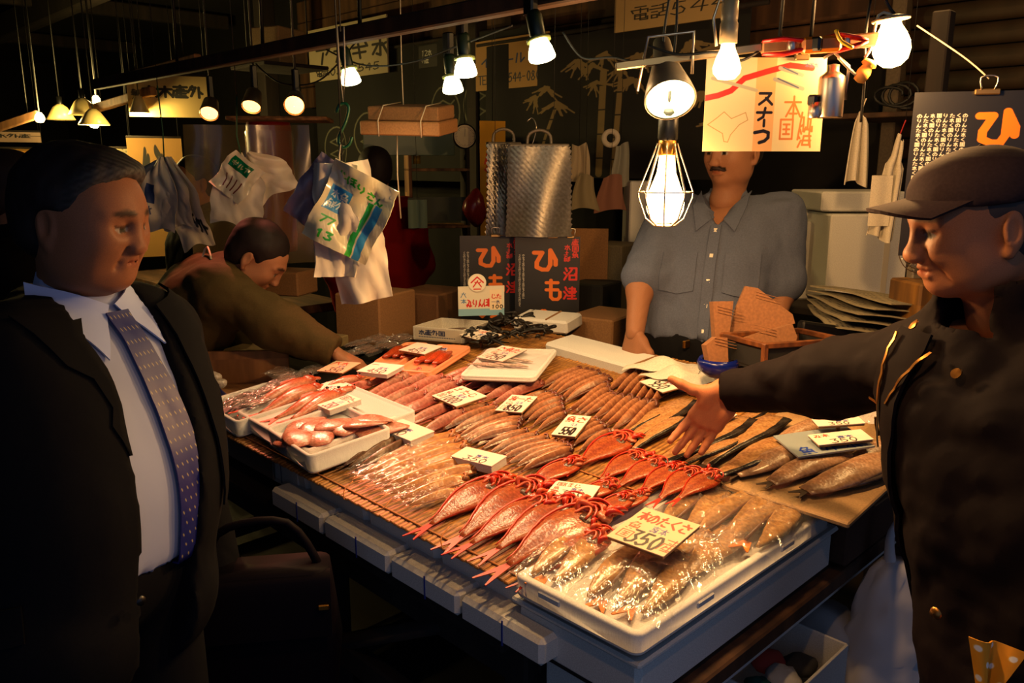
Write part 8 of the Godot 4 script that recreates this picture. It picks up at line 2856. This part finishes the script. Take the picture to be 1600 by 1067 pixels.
	put("trousers", field_mesh(f, 0.012, base), mats["suit"], o)
	put("belt_buckle", box_mesh(Vector3(0.03, 0.025, 0.01), 0.002, hip + fr * 0.135 + lf * 0.01 + Vector3(0, 0.045, 0) - base), mats["brass"], o)


func simple_person(label: String, hd: Vector3, fr: Vector3, lean: Vector3, cloth: Material, skin: Color, base_y := 0.0, arms := []) -> Node3D:
	var lf := Vector3.UP.cross(fr).normalized()
	var hx := Transform3D(aim((fr + lean * 0.3).normalized(), Vector3.UP), hd)
	var neck := hd + Vector3(0, -0.16, 0) - fr * 0.03 - lean * 0.06
	var hip := neck + Vector3(0, -0.46, 0) - lean * 0.3
	var base := Vector3(hip.x, base_y, hip.z)
	var o := person_node(label, base)
	var acc := acc_new()
	var f := Field.new()
	head_field(f, hx, {"neck": neck})
	net(acc, f, hd + Vector3(-0.14, -0.2, -0.14), hd + Vector3(0.14, 0.14, 0.14), 0.007, base, func(p: Vector3) -> Color: return face_shade(p, hx, skin))
	f = Field.new()
	trunk_field(f, hip, neck, lf, fr, -0.02)
	var sl := neck + Vector3(0, -0.05, 0) + lf * 0.18
	var sr := neck + Vector3(0, -0.05, 0) - lf * 0.18
	var al: Array = arms[0] if arms else [sl + Vector3(0, -0.28, 0) + lf * 0.05, sl + Vector3(0, -0.5, 0) + fr * 0.1]
	var ar: Array = arms[1] if arms else [sr + Vector3(0, -0.28, 0) - lf * 0.05, sr + Vector3(0, -0.5, 0) + fr * 0.1]
	limb(f, sl, al[0], al[1], 0.045, 0.038, 0.03)
	limb(f, sr, ar[0], ar[1], 0.045, 0.038, 0.03)
	for s in [1.0, -1.0]:
		var hj: Vector3 = hip + lf * 0.09 * s
		limb(f, hj, hj.lerp(Vector3(hj.x, base_y + 0.06, hj.z), 0.5), Vector3(hj.x, base_y + 0.06, hj.z), 0.075, 0.05, 0.035)
	var bb := field_box(f)
	net(acc, f, bb.position, bb.end, 0.024, base, func(_p: Vector3) -> Color: return skin)
	for h in [[al, -1.0], [ar, 1.0]]:
		f = Field.new()
		var d: Vector3 = (h[0][1] - h[0][0]).normalized()
		hand_field(f, Transform3D(aim(d, Vector3.UP), h[0][1]), h[1], [0.35, 0.35, 0.4, 0.4], [Vector3(0.7, -0.2, 0.7), Vector3(0.4, -0.2, 0.9)])
		bb = field_box(f)
		net(acc, f, bb.position, bb.end, 0.007, base, func(_p: Vector3) -> Color: return skin)
	put("body", acc_mesh(acc), mats["skin"], o)
	f = Field.new()
	f.ball(hx, Vector3(0, 0.04, -0.018), Vector3(0.088, 0.092, 0.102), 0.02)
	f.ball(hx, Vector3(0, -0.02, -0.052), Vector3(0.074, 0.062, 0.058), 0.03)
	f.ball(hx, Vector3(0, -0.02, 0.1), Vector3(0.072, 0.092, 0.07), 0.02, true)
	for e in [-1.0, 1.0]: f.ball(hx, Vector3(e * 0.087, -0.02, -0.005), Vector3(0.02, 0.036, 0.028), 0.01, true)
	folds(f, 0.003, 9.0, 3)
	put("hair", field_mesh(f, 0.008, base, func(_p: Vector3) -> Color: return Color(0.012, 0.011, 0.01)), mats["hair_mat"], o)
	f = Field.new()
	trunk_field(f, hip, neck, lf, fr, 0.03, TRUNK)
	f.cone(neck + Vector3(0, -0.05, 0), neck + Vector3(0, 0.02, 0), 0.085, 0.075, 0.03)
	limb(f, sl, al[0], al[1], 0.08, 0.07, 0.055, 0.05)
	limb(f, sr, ar[0], ar[1], 0.08, 0.07, 0.055, 0.05)
	folds(f, 0.009, 5.0, 21)
	put("jacket", field_mesh(f, 0.014, base), cloth, o)
	f = Field.new()
	trunk_field(f, hip, neck, lf, fr, 0.008, TRUNK, 0.0, 0.1)
	for s in [1.0, -1.0]:
		var hj: Vector3 = hip + lf * 0.09 * s
		limb(f, hj, hj.lerp(Vector3(hj.x, base_y + 0.06, hj.z), 0.5), Vector3(hj.x, base_y + 0.06, hj.z), 0.1, 0.08, 0.07)
	put("trousers", field_mesh(f, 0.02, base), mats["dark_trousers"], o)
	return o


func build_leaning_man() -> void:
	var R := cam_r
	var T := -flat(cam_f)
	var fr := (R * 0.85 - T * 0.5).normalized()
	var hd := pt(402, 402, 2.82)
	var lf := Vector3.UP.cross(fr)
	var skin := Color(0.38, 0.17, 0.09)
	var hx := Transform3D(aim((fr * 0.8 + T * 0.35 + Vector3(0, -0.6, 0)).normalized(), Vector3.UP), hd)
	var neck := pt(352, 432, 2.86)
	var hip := pt(232, 520, 2.95)
	hip.y = neck.y - 0.26
	var up := (neck - hip).normalized()
	var bend := lf.cross(up).normalized()
	if bend.y > 0: bend = -bend
	var base := Vector3(hip.x, 0, hip.z)
	var o := person_node("man in an olive jacket bending over the far end of the display", base)
	var sl := neck - up * 0.06 + lf * 0.17
	var sr := neck - up * 0.06 - lf * 0.17
	var er := pt(430, 505, 2.72)
	var wr := pt(525, 552, 2.74)
	var el := sl + fr * 0.15 + Vector3(0, -0.22, 0)
	var wl := el + fr * 0.22 + Vector3(0, -0.08, 0)
	var acc := acc_new()
	var f := Field.new()
	head_field(f, hx, {"neck": neck})
	net(acc, f, hd + Vector3(-0.16, -0.18, -0.16), hd + Vector3(0.16, 0.16, 0.16), 0.005, base, func(p: Vector3) -> Color: return face_shade(p, hx, skin))
	f = Field.new()
	trunk_field(f, hip, neck, lf, bend, -0.02)
	limb(f, sl, el, wl, 0.045, 0.038, 0.03)
	limb(f, sr, er, wr, 0.045, 0.038, 0.03)
	for s in [1.0, -1.0]:
		var hj: Vector3 = hip + lf * 0.09 * s
		limb(f, hj, Vector3(hj.x, 0.5, hj.z) + fr * 0.05, Vector3(hj.x, 0.06, hj.z), 0.075, 0.05, 0.035)
	var bb := field_box(f)
	net(acc, f, bb.position, bb.end, 0.024, base, func(_p: Vector3) -> Color: return skin)
	for h in [[wl, el, -1.0], [wr, er, 1.0]]:
		f = Field.new()
		hand_field(f, Transform3D(aim((h[0] - h[1]).normalized(), Vector3.UP), h[0]), h[2], [0.35, 0.35, 0.4, 0.4], [Vector3(0.7, -0.2, 0.7), Vector3(0.4, -0.2, 0.9)])
		bb = field_box(f)
		net(acc, f, bb.position, bb.end, 0.006, base, func(_p: Vector3) -> Color: return skin)
	put("body", acc_mesh(acc), mats["skin"], o)
	f = Field.new()
	f.ball(hx, Vector3(0, 0.04, -0.018), Vector3(0.09, 0.094, 0.104), 0.02)
	f.ball(hx, Vector3(0, -0.02, -0.052), Vector3(0.076, 0.062, 0.058), 0.03)
	f.ball(hx, Vector3(0, -0.04, 0.108), Vector3(0.074, 0.08, 0.06), 0.02, true)
	for e in [-1.0, 1.0]: f.ball(hx, Vector3(e * 0.089, -0.02, -0.005), Vector3(0.02, 0.036, 0.028), 0.01, true)
	folds(f, 0.003, 8.0, 3)
	put("hair", field_mesh(f, 0.007, base, func(_p: Vector3) -> Color: return Color(0.012, 0.011, 0.01)), mats["hair_mat"], o)
	f = Field.new()
	var jr := TRUNK.duplicate(true)
	jr.push_front([-0.15, 0.09, 0.12, 0.0])
	trunk_field(f, hip, neck, lf, bend, 0.035, jr, -0.3)
	f.cone(neck - up * 0.04, neck + up * 0.03, 0.09, 0.08, 0.03)
	limb(f, sl, el, wl, 0.085, 0.075, 0.055, 0.05)
	limb(f, sr, er, wr, 0.09, 0.082, 0.062, 0.05)
	f.keeps.append(Plane((wr - er).normalized(), wr))
	folds(f, 0.011, 5.0, 44, Vector3(1, 1, 1))
	put("jacket", field_mesh(f, 0.011, base), cloth_mat("olive", Color(0.3, 0.25, 0.15), 0.85, 0.08), o)
	f = Field.new()
	for s in [1.0, -1.0]:
		var hj: Vector3 = hip + lf * 0.09 * s
		limb(f, hj, Vector3(hj.x, 0.5, hj.z) + fr * 0.05, Vector3(hj.x, 0.04, hj.z), 0.11, 0.085, 0.07)
	put("trousers", field_mesh(f, 0.02, base), mats["dark_trousers"], o)
	put("apron_string", cable([pt(330, 405, 2.78) - base, pt(322, 385, 2.84) - base, pt(310, 430, 2.8) - base], 0.004, 8), mats["string"], o)


func build_bystanders() -> void:
	var T := -flat(cam_f)
	var R := cam_r
	simple_person("shadowy person with dark hair behind the suited man", pt(28, 300, 2.5), (R * 0.8 - T * 0.5).normalized(), Vector3.ZERO, cloth_mat("black_coat", Color(0.045, 0.035, 0.028)), Color(0.3, 0.14, 0.07))
	simple_person("dark clothed person half hidden behind the hanging white bags", pt(302, 285, 3.9), (-R * 0.6 + T * 0.6).normalized(), Vector3.ZERO, cloth_mat("navy_coat", Color(0.02, 0.025, 0.05)), Color(0.45, 0.18, 0.08))
	simple_person("person in a dark red garment behind the hanging plastic bags", pt(585, 268, 4.2), (-T * 0.8 - R * 0.4).normalized(), Vector3.ZERO, cloth_mat("red_coat", Color(0.5, 0.06, 0.05), 0.8), Color(0.35, 0.16, 0.08))
